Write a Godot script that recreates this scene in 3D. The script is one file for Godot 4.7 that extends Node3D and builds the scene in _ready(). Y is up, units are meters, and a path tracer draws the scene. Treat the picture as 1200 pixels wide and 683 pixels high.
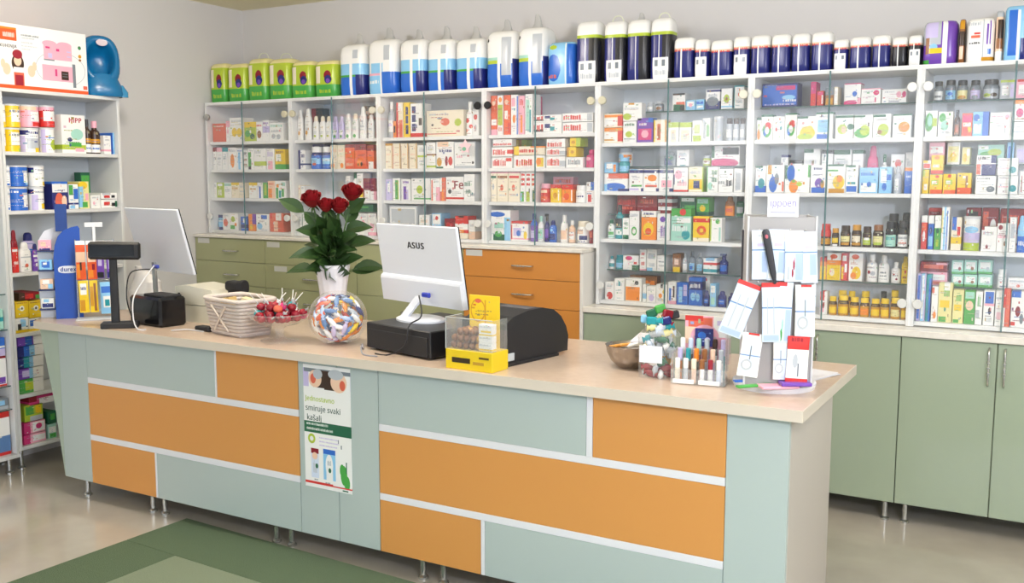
extends Node3D

# ---------------------------------------------------------------- palette and data
const PAL := {"w": "f3f3f0", "e": "f0e6cf", "s": "bcc2c8", "S": "7a838b", "k": "26262b", "K": "3e2a1e", "r": "d63530", "R": "8a1626", "o": "f18d2c", "O": "e65c2a", "y": "f0cc26", "Y": "ebe2a0", "l": "b4c93c", "g": "4da84c", "G": "1f6647", "m": "a6d8c8", "t": "2797a0", "c": "8fc9ee", "b": "2f6ccc", "B": "242a72", "v": "7549b0", "V": "cabfe6", "p": "f2b0c2", "P": "d63a7c", "n": "956035", "a": "cf9425", "f": "f2cdb0", "d": "e0684e", "q": "d6e2f4", "Q": "b3c8ea", "u": "5f86ba", "x": "9c2234"}
const ITEMS := [
["b",-5.143,.123,1.872,.126,.1,-4.89,0,0,"","medicine_carton","carton","coral red carton, top shelf, leftmost glass cabinet",""],
["b",-5.06,.033,1.872,.141,.1,-4.89,0,1,"","medicine_carton","carton","narrow white carton with pink top, top shelf, leftmost glass cabinet",""],
["b",-4.975,.128,1.872,.161,.1,-4.89,0,2,"","medicine_carton","carton","white carton with two yellow discs, top shelf, leftmost glass cabinet",""],
["b",-4.85,.106,1.872,.129,.1,-4.89,0,3,"","medicine_carton","carton","lime green carton with leafy print, top shelf, leftmost glass cabinet",""],
["b",-4.766,.054,1.872,.127,.1,-4.89,0,4,"","medicine_carton","carton","small white carton with brown fruit print, top shelf, leftmost glass cabinet",""],
["b",-4.706,.058,1.872,.136,.1,-4.89,0,5,"","medicine_carton","carton","white carton with lilac middle band, top shelf, leftmost glass cabinet",""],
["b",-4.611,.125,1.872,.117,.1,-4.89,0,6,"","medicine_carton","carton","wide white carton with faint grey print, top shelf, leftmost glass cabinet",""],
["b",-5.194,.034,1.682,.153,.1,-4.89,0,7,"","medicine_carton","carton","slim white carton with maroon top, second shelf, leftmost glass cabinet",""],
["b",-5.149,.05,1.682,.152,.1,-4.89,0,8,"","medicine_carton","carton","slim white carton with pink top, second shelf, leftmost glass cabinet",""],
["b",-5.095,.05,1.682,.151,.1,-4.89,0,9,"","medicine_carton","carton","slim white carton with teal top, second shelf, leftmost glass cabinet",""],
["b",-5.023,.083,1.682,.15,.1,-4.89,0,10,"","medicine_carton","carton","white carton with orange figure, second shelf, leftmost glass cabinet",""],
["b",-4.953,.051,1.682,.143,.1,-4.89,0,11,"","medicine_carton","carton","white carton with blue vertical stripe, second shelf, leftmost glass cabinet",""],
["b",-4.9,.04,1.682,.131,.1,-4.89,0,12,"","medicine_carton","carton","narrow white carton with grey text, second shelf, leftmost glass cabinet",""],
["b",-4.85,.052,1.682,.142,.1,-4.89,0,13,"","medicine_carton","carton","white carton with green left half, second shelf, leftmost glass cabinet",""],
["b",-4.768,.106,1.682,.14,.1,-4.89,0,14,"","medicine_carton","carton","white carton with green lower band, second shelf, leftmost glass cabinet",""],
["b",-4.673,.069,1.682,.139,.1,-4.89,0,15,"","medicine_carton","carton","white carton with pink base, second shelf, leftmost glass cabinet",""],
["b",-4.585,.091,1.682,.132,.1,-4.89,0,16,"","medicine_carton","carton","yellow carton with green base, second shelf, leftmost glass cabinet",""],
["b",-5.198,.025,1.487,.105,.1,-4.89,0,17,"","medicine_carton","carton","thin plain white carton, third shelf, leftmost glass cabinet",""],
["b",-5.149,.068,1.487,.105,.1,-4.89,0,18,"","medicine_carton","carton","lime green carton, third shelf, leftmost glass cabinet",""],
["b",-5.079,.067,1.487,.106,.1,-4.89,0,19,"","medicine_carton","carton","white carton with mint header, third shelf, leftmost glass cabinet",""],
["b",-5.008,.071,1.487,.106,.1,-4.89,0,20,"","medicine_carton","carton","cream carton with yellow top, third shelf, leftmost glass cabinet",""],
["b",-4.942,.056,1.487,.106,.1,-4.89,0,21,"","medicine_carton","carton","plain cream carton, third shelf, leftmost glass cabinet",""],
["b",-4.84,.075,1.487,.106,.1,-4.89,0,22,"","medicine_carton","carton","white carton with golden header, third shelf, leftmost glass cabinet",""],
["b",-4.775,.049,1.487,.106,.1,-4.89,0,23,"","medicine_carton","carton","white carton with blue centre stripe, third shelf, leftmost glass cabinet",""],
["b",-4.727,.041,1.487,.106,.1,-4.89,0,24,"","medicine_carton","carton","narrow green carton, third shelf, leftmost glass cabinet",""],
["b",-4.671,.063,1.487,.118,.1,-4.89,0,25,"","medicine_carton","carton","peach carton with orange patch, third shelf, leftmost glass cabinet",""],
["b",-4.588,.098,1.487,.118,.1,-4.89,0,26,"","medicine_carton","carton","white carton with green speckles, third shelf, leftmost glass cabinet",""],
["t",-5.178,.067,1.262,.104,.067,-4.89,0,27,"B","cream_tube","tube","pale blue tube with navy cap, bottom shelf, leftmost glass cabinet",""],
["b",-5.104,.064,1.262,.118,.1,-4.89,0,28,"","medicine_carton","carton","white carton with red circle, bottom shelf, leftmost glass cabinet",""],
["b",-5.028,.08,1.262,.119,.1,-4.89,0,29,"","medicine_carton","carton","white carton with green print, bottom shelf, leftmost glass cabinet",""],
["b",-4.934,.06,1.262,.097,.1,-4.89,0,30,"","medicine_carton","carton","bright blue carton, bottom shelf, leftmost glass cabinet",""],
["b",-4.857,.068,1.262,.116,.1,-4.89,0,31,"","medicine_carton","carton","orange and violet carton, bottom shelf, leftmost glass cabinet",""],
["b",-4.76,.118,1.262,.118,.1,-4.89,0,32,"","medicine_carton","carton","white carton with blue corner, bottom shelf, leftmost glass cabinet",""],
["b",-4.632,.123,1.262,.126,.1,-4.89,0,33,"","medicine_carton","carton","coral and white carton, bottom shelf, leftmost glass cabinet",""],
["b",-4.377,.096,1.872,.212,.07,-5.03,0,34,"","medicine_carton","carton","dark red and black carton behind white bottles, top shelf, second glass cabinet",""],
["b",-3.934,.103,1.872,.213,.07,-5.03,0,35,"","medicine_carton","carton","dark brown carton behind white bottles, top shelf, second glass cabinet",""],
["f",-4.408,.045,1.872,.194,.028,-4.89,0,36,"w","lotion_bottle","bottle","tall white lotion bottle with domed cap, top shelf, second glass cabinet",""],
["f",-4.343,.055,1.872,.202,.034,-4.89,0,36,"w","lotion_bottle","bottle","tall white lotion bottle with slim cap, top shelf, second glass cabinet",""],
["f",-4.276,.047,1.872,.151,.029,-4.89,0,37,"e","lotion_bottle","bottle","short white lotion bottle, first from left, top shelf, second glass cabinet","alike top shelf second glass cabinet"],
["f",-4.22,.05,1.872,.149,.031,-4.89,0,37,"e","lotion_bottle","bottle","short white lotion bottle, second from left, top shelf, second glass cabinet","alike top shelf second glass cabinet"],
["f",-4.169,.046,1.872,.147,.029,-4.89,0,37,"e","lotion_bottle","bottle","short white lotion bottle, third from left, top shelf, second glass cabinet","alike top shelf second glass cabinet"],
["f",-4.114,.049,1.872,.146,.031,-4.89,0,38,"V","lotion_bottle","bottle","pale lilac lotion bottle, first from left, top shelf, second glass cabinet","alike top shelf second glass cabinet"],
["f",-4.062,.042,1.872,.144,.026,-4.89,0,38,"V","lotion_bottle","bottle","pale lilac lotion bottle, second from left, top shelf, second glass cabinet","alike top shelf second glass cabinet"],
["f",-4.009,.048,1.872,.158,.03,-4.89,0,39,"w","lotion_bottle","bottle","white lotion bottle with green leaf, first from left, top shelf, second glass cabinet","alike top shelf second glass cabinet"],
["f",-3.952,.051,1.872,.157,.032,-4.89,0,39,"e","lotion_bottle","bottle","white lotion bottle with green leaf, second from left, top shelf, second glass cabinet","alike top shelf second glass cabinet"],
["f",-3.89,.051,1.872,.197,.032,-4.89,0,40,"w","lotion_bottle","bottle","tallest white lotion bottle on the right, top shelf, second glass cabinet",""],
["f",-3.825,.047,1.872,.147,.029,-4.89,0,41,"w","lotion_bottle","bottle","white lotion bottle beside the hinge, top shelf, second glass cabinet",""],
["b",-4.376,.096,1.682,.167,.07,-5.03,0,42,"","medicine_carton","carton","navy carton behind blue jars, second shelf, second glass cabinet",""],
["b",-4.394,.059,1.682,.124,.1,-4.89,0,43,"","medicine_carton","carton","white carton with navy side stripe, second shelf, second glass cabinet",""],
["j",-4.295,.087,1.682,.144,.087,-4.89,0,44,"w","pill_jar","jar","blue jar with white cap, first from left, second shelf, second glass cabinet","alike second shelf second glass cabinet"],
["j",-4.201,.086,1.682,.143,.086,-4.89,0,45,"w","pill_jar","jar","blue jar with white cap, second from left, second shelf, second glass cabinet","alike second shelf second glass cabinet"],
["b",-4.123,.057,1.682,.152,.1,-4.89,0,46,"","medicine_carton","carton","cream carton with orange spot, first from left, second shelf, second glass cabinet","alike second shelf second glass cabinet"],
["b",-4.063,.057,1.682,.151,.1,-4.89,0,47,"","medicine_carton","carton","cream carton with orange spot, second from left, second shelf, second glass cabinet","alike second shelf second glass cabinet"],
["b",-3.993,.076,1.682,.155,.1,-4.89,0,48,"","medicine_carton","carton","bright orange carton, second shelf, second glass cabinet",""],
["b",-3.906,.092,1.682,.154,.1,-4.89,0,49,"","medicine_carton","carton","bright orange carton with maroon top, second shelf, second glass cabinet",""],
["b",-3.826,.054,1.682,.147,.1,-4.89,0,50,"","medicine_carton","carton","narrow orange carton, second shelf, second glass cabinet",""],
["b",-4.422,.018,1.487,.09,.1,-4.89,0,51,"","medicine_carton","carton","cream carton left of the roses, third shelf, second glass cabinet",""],
["b",-4.393,.033,1.487,.085,.1,-4.89,0,52,"","medicine_carton","carton","white and pink carton left of the roses, third shelf, second glass cabinet",""],
["b",-4.012,.035,1.487,.151,.1,-4.89,0,53,"","medicine_carton","carton","narrow white carton right of the roses, third shelf, second glass cabinet",""],
["o",-3.966,.048,1.487,.172,.048,-4.89,0,54,"G","medicine_bottle","bottle","white bottle with dark green cap, third shelf, second glass cabinet",""],
["b",-3.915,.048,1.487,.167,.1,-4.89,0,55,"","medicine_carton","carton","white carton with yellow base, third shelf, second glass cabinet",""],
["b",-3.863,.051,1.487,.135,.1,-4.89,0,56,"","medicine_carton","carton","maroon and white carton, third shelf, second glass cabinet",""],
["b",-3.81,.047,1.487,.135,.1,-4.89,0,57,"","medicine_carton","carton","maroon carton with pale lower half, third shelf, second glass cabinet",""],
["b",-4.42,.023,1.262,.123,.1,-4.89,0,58,"","medicine_carton","carton","white carton with dark green border, first from left, bottom shelf, second glass cabinet","alike bottom shelf second glass cabinet"],
["b",-4.369,.07,1.262,.125,.1,-4.89,0,58,"","medicine_carton","carton","white carton with dark green border, second from left, bottom shelf, second glass cabinet","alike bottom shelf second glass cabinet"],
["b",-3.967,.08,1.262,.143,.1,-4.89,0,59,"","medicine_carton","carton","white carton under the green box, bottom shelf, second glass cabinet",""],
["b",-3.892,.065,1.262,.139,.1,-4.89,0,60,"","medicine_carton","carton","white carton with pink blot, bottom shelf, second glass cabinet",""],
["b",-3.823,.064,1.262,.14,.1,-4.89,0,61,"","medicine_carton","carton","white carton with pink base, bottom shelf, second glass cabinet",""],
["b",-3.906,.186,1.41,.049,.1,-4.89,0,62,"","medicine_carton","carton","flat dark green carton lying on others, bottom shelf, second glass cabinet",""],
["o",-3.672,.046,1.872,.22,.046,-4.89,0,63,"w","medicine_bottle","bottle","clear grey bottle with pale label, top shelf, third glass cabinet",""],
["b",-3.637,.021,1.872,.1,.1,-4.89,0,64,"","medicine_carton","carton","small orange carton, top shelf, third glass cabinet",""],
["b",-3.597,.052,1.872,.212,.1,-4.89,0,65,"","medicine_carton","carton","red and cream carton, top shelf, third glass cabinet",""],
["b",-3.544,.049,1.872,.21,.1,-4.89,0,66,"","medicine_carton","carton","yellow carton with blue vertical lettering blocks, top shelf, third glass cabinet",""],
["b",-3.472,.088,1.872,.202,.1,-4.89,0,67,"","medicine_carton","carton","white carton with blue vertical lettering blocks, top shelf, third glass cabinet",""],
["b",-3.263,.263,1.872,.154,.1,-4.89,0,68,"","medicine_carton","carton","large cream carton with fruit print, top shelf, third glass cabinet",""],
["o",-3.098,.053,1.872,.198,.053,-4.89,0,69,"w","medicine_bottle","bottle","white bottle with red flowers, top shelf, third glass cabinet",""],
["b",-3.048,.041,1.872,.152,.1,-4.89,0,70,"","medicine_carton","carton","narrow white carton by black hinge, top shelf, third glass cabinet",""],
["b",-3.683,.054,1.682,.155,.1,-4.89,0,71,"","medicine_carton","carton","cream carton with golden edge, second shelf, third glass cabinet",""],
["b",-3.624,.059,1.682,.154,.1,-4.89,0,72,"","medicine_carton","carton","cream carton with red left edge, second shelf, third glass cabinet",""],
["b",-3.564,.055,1.682,.153,.1,-4.89,0,73,"","medicine_carton","carton","cream carton with brown left edge, second shelf, third glass cabinet",""],
["b",-3.501,.062,1.682,.152,.1,-4.89,0,74,"","medicine_carton","carton","cream carton with amber right edge, second shelf, third glass cabinet",""],
["b",-3.435,.063,1.682,.141,.1,-4.89,0,75,"","medicine_carton","carton","pale white carton with thin green line, second shelf, third glass cabinet",""],
["b",-3.367,.066,1.682,.155,.1,-4.89,0,76,"","medicine_carton","carton","white carton with thin brown line, second shelf, third glass cabinet",""],
["b",-3.265,.126,1.682,.158,.1,-4.89,0,77,"","medicine_carton","carton","white carton with small coloured pictures, second shelf, third glass cabinet",""],
["b",-3.124,.15,1.682,.155,.1,-4.89,0,78,"","medicine_carton","carton","pale grey carton behind the star sticker, second shelf, third glass cabinet",""],
["b",-3.686,.048,1.487,.129,.1,-4.89,0,79,"","medicine_carton","carton","pale lavender carton, third shelf, third glass cabinet",""],
["b",-3.629,.056,1.487,.135,.1,-4.89,0,80,"","medicine_carton","carton","white carton with green centre stripe, third shelf, third glass cabinet",""],
["b",-3.556,.071,1.487,.129,.1,-4.89,0,81,"","medicine_carton","carton","white carton with purple stripe, third shelf, third glass cabinet",""],
["b",-3.444,.14,1.487,.135,.1,-4.89,0,82,"","medicine_carton","carton","wide white carton with green heart shape, third shelf, third glass cabinet",""],
["b",-3.338,.066,1.487,.135,.1,-4.89,0,83,"","medicine_carton","carton","white carton with coral stripe, third shelf, third glass cabinet",""],
["b",-3.283,.041,1.487,.14,.1,-4.89,0,84,"","medicine_carton","carton","orange red and white carton, third shelf, third glass cabinet",""],
["b",-3.197,.125,1.487,.145,.1,-4.89,0,85,"","medicine_carton","carton","white carton with dark red lettering, third shelf, third glass cabinet",""],
["b",-3.094,.075,1.487,.16,.1,-4.89,0,86,"","medicine_carton","carton","white carton with dark green lettering, third shelf, third glass cabinet",""],
["b",-3.579,.215,1.262,.192,.1,-4.89,0,87,"","medicine_carton","carton","clear plastic box above the monitor, bottom shelf, third glass cabinet",""],
["b",-3.421,.076,1.262,.137,.1,-4.89,0,88,"","medicine_carton","carton","white carton above the monitor, bottom shelf, third glass cabinet",""],
["b",-3.33,.069,1.262,.149,.1,-4.89,0,89,"","medicine_carton","carton","pale blue carton above the monitor, bottom shelf, third glass cabinet",""],
["b",-3.235,.071,1.262,.119,.1,-4.89,0,90,"","medicine_carton","carton","dark red carton above the monitor, bottom shelf, third glass cabinet",""],
["b",-3.151,.091,1.262,.136,.1,-4.89,0,91,"","medicine_carton","carton","red carton with white lower band, bottom shelf, third glass cabinet",""],
["b",-3.077,.045,1.262,.113,.1,-4.89,0,92,"","medicine_carton","carton","small white and peach carton, bottom shelf, third glass cabinet",""],
["b",-2.775,.119,1.872,.225,.07,-5.03,0,93,"","medicine_carton","carton","magenta carton behind toothpaste boxes, top shelf, fourth glass cabinet",""],
["b",-2.922,.042,1.872,.225,.1,-4.89,0,94,"","medicine_carton","carton","tall orange carton, top shelf, fourth glass cabinet",""],
["b",-2.88,.038,1.872,.225,.1,-4.89,0,95,"","medicine_carton","carton","tall white carton with green stripe, top shelf, fourth glass cabinet",""],
["b",-2.834,.045,1.872,.225,.1,-4.89,0,96,"","medicine_carton","carton","tall red and orange carton, top shelf, fourth glass cabinet",""],
["b",-2.785,.048,1.872,.225,.1,-4.89,0,97,"","medicine_carton","carton","tall white carton with blue edge, top shelf, fourth glass cabinet",""],
["b",-2.739,.039,1.872,.217,.1,-4.89,0,98,"","medicine_carton","carton","tall pink carton, top shelf, fourth glass cabinet",""],
["b",-2.692,.049,1.872,.225,.1,-4.89,0,99,"","medicine_carton","carton","tall white and teal carton, top shelf, fourth glass cabinet",""],
["p",-2.572,.179,1.872,.064,.05,-4.89,0,100,"","toothpaste_box","box","white toothpaste box, lower left of the pile, top shelf, fourth glass cabinet",""],
["p",-2.382,.189,1.872,.059,.05,-4.89,0,101,"","toothpaste_box","box","white toothpaste box, lower right of the pile, top shelf, fourth glass cabinet",""],
["p",-2.572,.179,1.937,.04,.05,-4.89,0,100,"","toothpaste_box","box","white toothpaste box, upper left of the pile, top shelf, fourth glass cabinet",""],
["p",-2.383,.188,1.934,.047,.05,-4.89,0,101,"","toothpaste_box","box","white toothpaste box, upper right of the pile, top shelf, fourth glass cabinet",""],
["b",-2.859,.043,1.682,.167,.07,-5.03,0,102,"","medicine_carton","carton","yellow carton standing behind toothpaste, second shelf, fourth glass cabinet",""],
["b",-2.808,.052,1.682,.167,.07,-5.03,0,103,"","medicine_carton","carton","olive yellow carton standing behind toothpaste, second shelf, fourth glass cabinet",""],
["p",-2.869,.138,1.682,.062,.05,-4.89,0,104,"","toothpaste_box","box","white toothpaste box, bottom of the left pile, second shelf, fourth glass cabinet",""],
["p",-2.869,.138,1.747,.055,.05,-4.89,0,105,"","toothpaste_box","box","white toothpaste box, middle of the left pile, second shelf, fourth glass cabinet",""],
["p",-2.869,.137,1.806,.042,.05,-4.89,0,106,"","toothpaste_box","box","white toothpaste box, top of the left pile, second shelf, fourth glass cabinet",""],
["p",-2.689,.2,1.682,.07,.05,-4.89,0,107,"","toothpaste_box","box","white toothpaste box, bottom of the middle pile, second shelf, fourth glass cabinet",""],
["p",-2.689,.2,1.755,.049,.05,-4.89,0,108,"","toothpaste_box","box","cream toothpaste box, top of the middle pile, second shelf, fourth glass cabinet",""],
["p",-2.519,.119,1.682,.063,.05,-4.89,0,109,"","toothpaste_box","box","white toothpaste box, bottom of the right pile, second shelf, fourth glass cabinet",""],
["p",-2.519,.119,1.748,.044,.05,-4.89,0,109,"","toothpaste_box","box","white toothpaste box, middle of the right pile, second shelf, fourth glass cabinet",""],
["p",-2.519,.118,1.795,.048,.05,-4.89,0,110,"","toothpaste_box","box","white toothpaste box, top of the right pile, second shelf, fourth glass cabinet",""],
["p",-2.401,.106,1.682,.057,.05,-4.89,0,111,"","toothpaste_box","box","white box under yellow cartons, second shelf, fourth glass cabinet",""],
["b",-2.42,.058,1.742,.053,.1,-4.89,0,112,"","medicine_carton","carton","yellow carton, lower of the right pair, second shelf, fourth glass cabinet",""],
["b",-2.398,.066,1.798,.048,.1,-4.89,0,113,"","medicine_carton","carton","yellow carton, upper of the right pair, second shelf, fourth glass cabinet",""],
["o",-2.309,.065,1.682,.098,.065,-4.89,0,114,"P","medicine_bottle","bottle","hot pink rounded bottle, second shelf, fourth glass cabinet",""],
["b",-2.542,.13,1.487,.144,.07,-5.03,0,115,"","medicine_carton","carton","pink carton behind yellow and orange packs, third shelf, fourth glass cabinet",""],
["b",-2.925,.04,1.487,.172,.1,-4.89,0,116,"","medicine_carton","carton","cream carton with green band, third shelf, fourth glass cabinet",""],
["b",-2.865,.075,1.487,.172,.1,-4.89,0,117,"","medicine_carton","carton","cream carton with olive band, third shelf, fourth glass cabinet",""],
["b",-2.787,.075,1.487,.172,.1,-4.89,0,118,"","medicine_carton","carton","cream carton with red band, third shelf, fourth glass cabinet",""],
["b",-2.729,.033,1.487,.172,.1,-4.89,0,119,"","medicine_carton","carton","white carton with red marks and green base, third shelf, fourth glass cabinet",""],
["b",-2.694,.032,1.487,.172,.1,-4.89,0,120,"","medicine_carton","carton","white carton with red marks and lime base, third shelf, fourth glass cabinet",""],
["b",-2.66,.033,1.487,.172,.1,-4.89,0,121,"","medicine_carton","carton","white carton with red marks and dark green base, third shelf, fourth glass cabinet",""],
["j",-2.594,.066,1.487,.106,.066,-4.89,0,122,"p","pill_jar","jar","red jar with pale lid, third shelf, fourth glass cabinet",""],
["b",-2.516,.068,1.487,.101,.1,-4.89,0,123,"","medicine_carton","carton","yellow pack with red top, third shelf, fourth glass cabinet",""],
["b",-2.445,.069,1.487,.101,.1,-4.89,0,124,"","medicine_carton","carton","orange pack with red top, third shelf, fourth glass cabinet",""],
["j",-2.368,.074,1.487,.097,.074,-4.89,0,125,"w","pill_jar","jar","white tub with small blue mark, third shelf, fourth glass cabinet",""],
["b",-2.3,.052,1.487,.116,.1,-4.89,0,126,"","medicine_carton","carton","white carton with blue and red marks, third shelf, fourth glass cabinet",""],
["b",-2.878,.133,1.262,.176,.1,-4.89,0,127,"","medicine_carton","carton","large white carton with blue and green print, bottom shelf, fourth glass cabinet",""],
["b",-2.751,.11,1.262,.114,.1,-4.89,0,128,"","medicine_carton","carton","white carton with red frame, bottom shelf, fourth glass cabinet",""],
["o",-2.665,.045,1.262,.16,.045,-4.89,0,129,"B","medicine_bottle","bottle","violet bottle with blue cap, bottom shelf, fourth glass cabinet",""],
["o",-2.618,.039,1.262,.146,.039,-4.89,0,130,"m","medicine_bottle","bottle","white bottle with pale green label, bottom shelf, fourth glass cabinet",""],
["s",-2.578,.03,1.262,.162,.03,-4.89,0,131,"k","spray_bottle","bottle","navy spray bottle, bottom shelf, fourth glass cabinet",""],
["f",-2.538,.044,1.262,.124,.027,-4.89,0,132,"B","lotion_bottle","bottle","blue bottle with rounded shoulders, bottom shelf, fourth glass cabinet",""],
["o",-2.471,.048,1.262,.154,.048,-4.89,0,133,"w","medicine_bottle","bottle","white bottle with slim neck, bottom shelf, fourth glass cabinet",""],
["o",-2.421,.04,1.262,.126,.04,-4.89,0,134,"w","medicine_bottle","bottle","pale pink bottle, bottom shelf, fourth glass cabinet",""],
["j",-2.357,.077,1.262,.123,.077,-4.89,0,135,"e","pill_jar","jar","white jar with blue emblem, bottom shelf, fourth glass cabinet",""],
["j",-2.293,.042,1.262,.11,.042,-4.89,0,136,"n","pill_jar","jar","small red brown jar, bottom shelf, fourth glass cabinet",""],
["j",-1.992,.037,1.98,.048,.037,-4.965,0,137,"s","pill_jar","jar","small clear jar, uppermost pane shelf, fifth glass cabinet",""],
["j",-1.942,.049,1.98,.055,.049,-4.965,0,138,"s","pill_jar","jar","small smoky jar, uppermost pane shelf, fifth glass cabinet",""],
["b",-1.825,.071,1.98,.09,.09,-4.965,0,139,"","supplement_carton","carton","white carton with black top and dark base, uppermost pane shelf, fifth glass cabinet",""],
["b",-1.76,.052,1.98,.052,.09,-4.965,0,140,"","supplement_carton","carton","small pale blue carton, uppermost pane shelf, fifth glass cabinet",""],
["b",-1.709,.046,1.98,.054,.09,-4.965,0,141,"","supplement_carton","carton","small sky blue carton, uppermost pane shelf, fifth glass cabinet",""],
["b",-1.64,.076,1.98,.104,.09,-4.965,0,142,"","supplement_carton","carton","white carton with dark purple base, uppermost pane shelf, fifth glass cabinet",""],
["b",-1.566,.059,1.98,.105,.09,-4.965,0,143,"","supplement_carton","carton","white carton with olive wreath, uppermost pane shelf, fifth glass cabinet",""],
["b",-1.501,.053,1.98,.117,.09,-4.965,0,144,"","supplement_carton","carton","white carton with teal border, uppermost pane shelf, fifth glass cabinet",""],
["b",-2.169,.108,1.814,.081,.058,-4.89,0,145,"","supplement_carton","carton","cream and orange carton, lower of the pair, top shelf, fifth glass cabinet",""],
["b",-2.17,.107,1.897,.074,.058,-4.89,0,146,"","supplement_carton","carton","cream and orange carton, upper of the pair, top shelf, fifth glass cabinet",""],
["b",-2.072,.077,1.814,.112,.058,-4.89,0,147,"","supplement_carton","carton","white carton with leaf picture, lower of the pair, top shelf, fifth glass cabinet",""],
["b",-2.058,.108,1.929,.095,.058,-4.89,0,148,"","supplement_carton","carton","white carton with gold tab, upper of the pair, top shelf, fifth glass cabinet",""],
["b",-1.984,.09,1.814,.128,.058,-4.89,0,149,"","supplement_carton","carton","purple and magenta carton, top shelf, fifth glass cabinet",""],
["b",-1.899,.072,1.814,.116,.058,-4.89,0,150,"","supplement_carton","carton","yellow edged carton, top shelf, fifth glass cabinet",""],
["b",-1.824,.058,1.814,.101,.058,-4.89,0,151,"","supplement_carton","carton","white carton with lime top, first from left, top shelf, fifth glass cabinet","alike top shelf fifth glass cabinet"],
["b",-1.759,.065,1.814,.099,.058,-4.89,0,152,"","supplement_carton","carton","white carton with lime top, second from left, top shelf, fifth glass cabinet","alike top shelf fifth glass cabinet"],
["b",-1.695,.053,1.814,.106,.058,-4.89,0,153,"","supplement_carton","carton","white carton with lime base, top shelf, fifth glass cabinet",""],
["b",-1.647,.041,1.814,.117,.058,-4.89,0,154,"","supplement_carton","carton","white carton with grey stripe, top shelf, fifth glass cabinet",""],
["n",-1.588,.05,1.814,.124,.05,-4.89,0,155,"s","metal_tin","tin","shiny silver tin, top shelf, fifth glass cabinet",""],
["j",-1.528,.035,1.814,.114,.035,-4.89,0,156,"K","pill_jar","jar","small clear jar with dark lid, first from left, top shelf, fifth glass cabinet","alike top shelf fifth glass cabinet"],
["j",-1.493,.034,1.814,.113,.034,-4.89,0,156,"K","pill_jar","jar","small clear jar with dark lid, second from left, top shelf, fifth glass cabinet","alike top shelf fifth glass cabinet"],
["j",-1.459,.031,1.814,.112,.031,-4.89,0,156,"K","pill_jar","jar","small clear jar with dark lid, third from left, top shelf, fifth glass cabinet","alike top shelf fifth glass cabinet"],
["j",-2.141,.081,1.688,.103,.081,-4.965,0,157,"s","pill_jar","jar","white tub with orange patch, second pane shelf, fifth glass cabinet",""],
["f",-1.871,.072,1.688,.079,.045,-4.965,0,158,"S","lotion_bottle","bottle","dark grey bottle, second pane shelf, fifth glass cabinet",""],
["b",-1.796,.069,1.688,.086,.09,-4.965,0,159,"","supplement_carton","carton","plain white carton, second pane shelf, fifth glass cabinet",""],
["j",-1.67,.046,1.688,.054,.046,-4.965,0,160,"s","pill_jar","jar","small olive jar, second pane shelf, fifth glass cabinet",""],
["b",-1.564,.15,1.688,.103,.09,-4.965,0,161,"","supplement_carton","carton","wide carton with magenta wave and black square, second pane shelf, fifth glass cabinet",""],
["b",-2.149,.139,1.553,.096,.058,-4.89,0,162,"","supplement_carton","carton","wide carton with blue base, second shelf, fifth glass cabinet",""],
["b",-2.183,.071,1.652,.056,.058,-4.89,0,163,"","supplement_carton","carton","small blue carton, left on top of wide one, second shelf, fifth glass cabinet",""],
["j",-2.111,.06,1.652,.083,.058,-4.89,0,164,"c","pill_jar","jar","small teal tub on top of wide carton, second shelf, fifth glass cabinet",""],
["b",-2.031,.081,1.553,.118,.058,-4.89,0,165,"","supplement_carton","carton","white carton with navy header and green line, second shelf, fifth glass cabinet",""],
["b",-1.946,.085,1.553,.118,.058,-4.89,0,166,"","supplement_carton","carton","white carton with navy header and orange spot, second shelf, fifth glass cabinet",""],
["b",-1.861,.079,1.553,.118,.058,-4.89,0,167,"","supplement_carton","carton","white carton with navy header and pink patch, second shelf, fifth glass cabinet",""],
["b",-1.779,.078,1.553,.126,.058,-4.89,0,168,"","supplement_carton","carton","white carton with pink spot and red base, second shelf, fifth glass cabinet",""],
["b",-1.696,.079,1.553,.13,.058,-4.89,0,169,"","supplement_carton","carton","cream carton with yellow band and blue square, second shelf, fifth glass cabinet",""],
["b",-1.608,.061,1.553,.129,.058,-4.89,0,170,"","supplement_carton","carton","white carton with green edge, second shelf, fifth glass cabinet",""],
["b",-1.537,.076,1.553,.129,.058,-4.89,0,171,"","supplement_carton","carton","white carton with grey lettering, second shelf, fifth glass cabinet",""],
["b",-1.472,.044,1.553,.12,.058,-4.89,0,172,"","supplement_carton","carton","white glossy carton by the divider, second shelf, fifth glass cabinet",""],
["b",-2.116,.114,1.428,.102,.09,-4.965,0,173,"","supplement_carton","carton","dark red carton, left of the pair, third pane shelf, fifth glass cabinet",""],
["b",-1.996,.117,1.428,.102,.09,-4.965,0,174,"","supplement_carton","carton","dark red carton, right of the pair, third pane shelf, fifth glass cabinet",""],
["b",-1.892,.08,1.428,.097,.09,-4.965,0,175,"","supplement_carton","carton","dark red and white striped carton, third pane shelf, fifth glass cabinet",""],
["b",-1.763,.086,1.428,.094,.09,-4.965,0,176,"","supplement_carton","carton","dark green carton, third pane shelf, fifth glass cabinet",""],
["b",-1.681,.07,1.428,.095,.09,-4.965,0,177,"","supplement_carton","carton","green carton with yellow spot, third pane shelf, fifth glass cabinet",""],
["f",-1.538,.05,1.428,.102,.031,-4.965,0,178,"n","lotion_bottle","bottle","brown and orange bottle, third pane shelf, fifth glass cabinet",""],
["j",-1.484,.041,1.428,.102,.041,-4.965,0,179,"k","pill_jar","jar","small dark green jar, third pane shelf, fifth glass cabinet",""],
["o",-2.179,.041,1.294,.104,.041,-4.89,0,180,"G","medicine_bottle","bottle","small white bottle with green label, third shelf, fifth glass cabinet",""],
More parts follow.
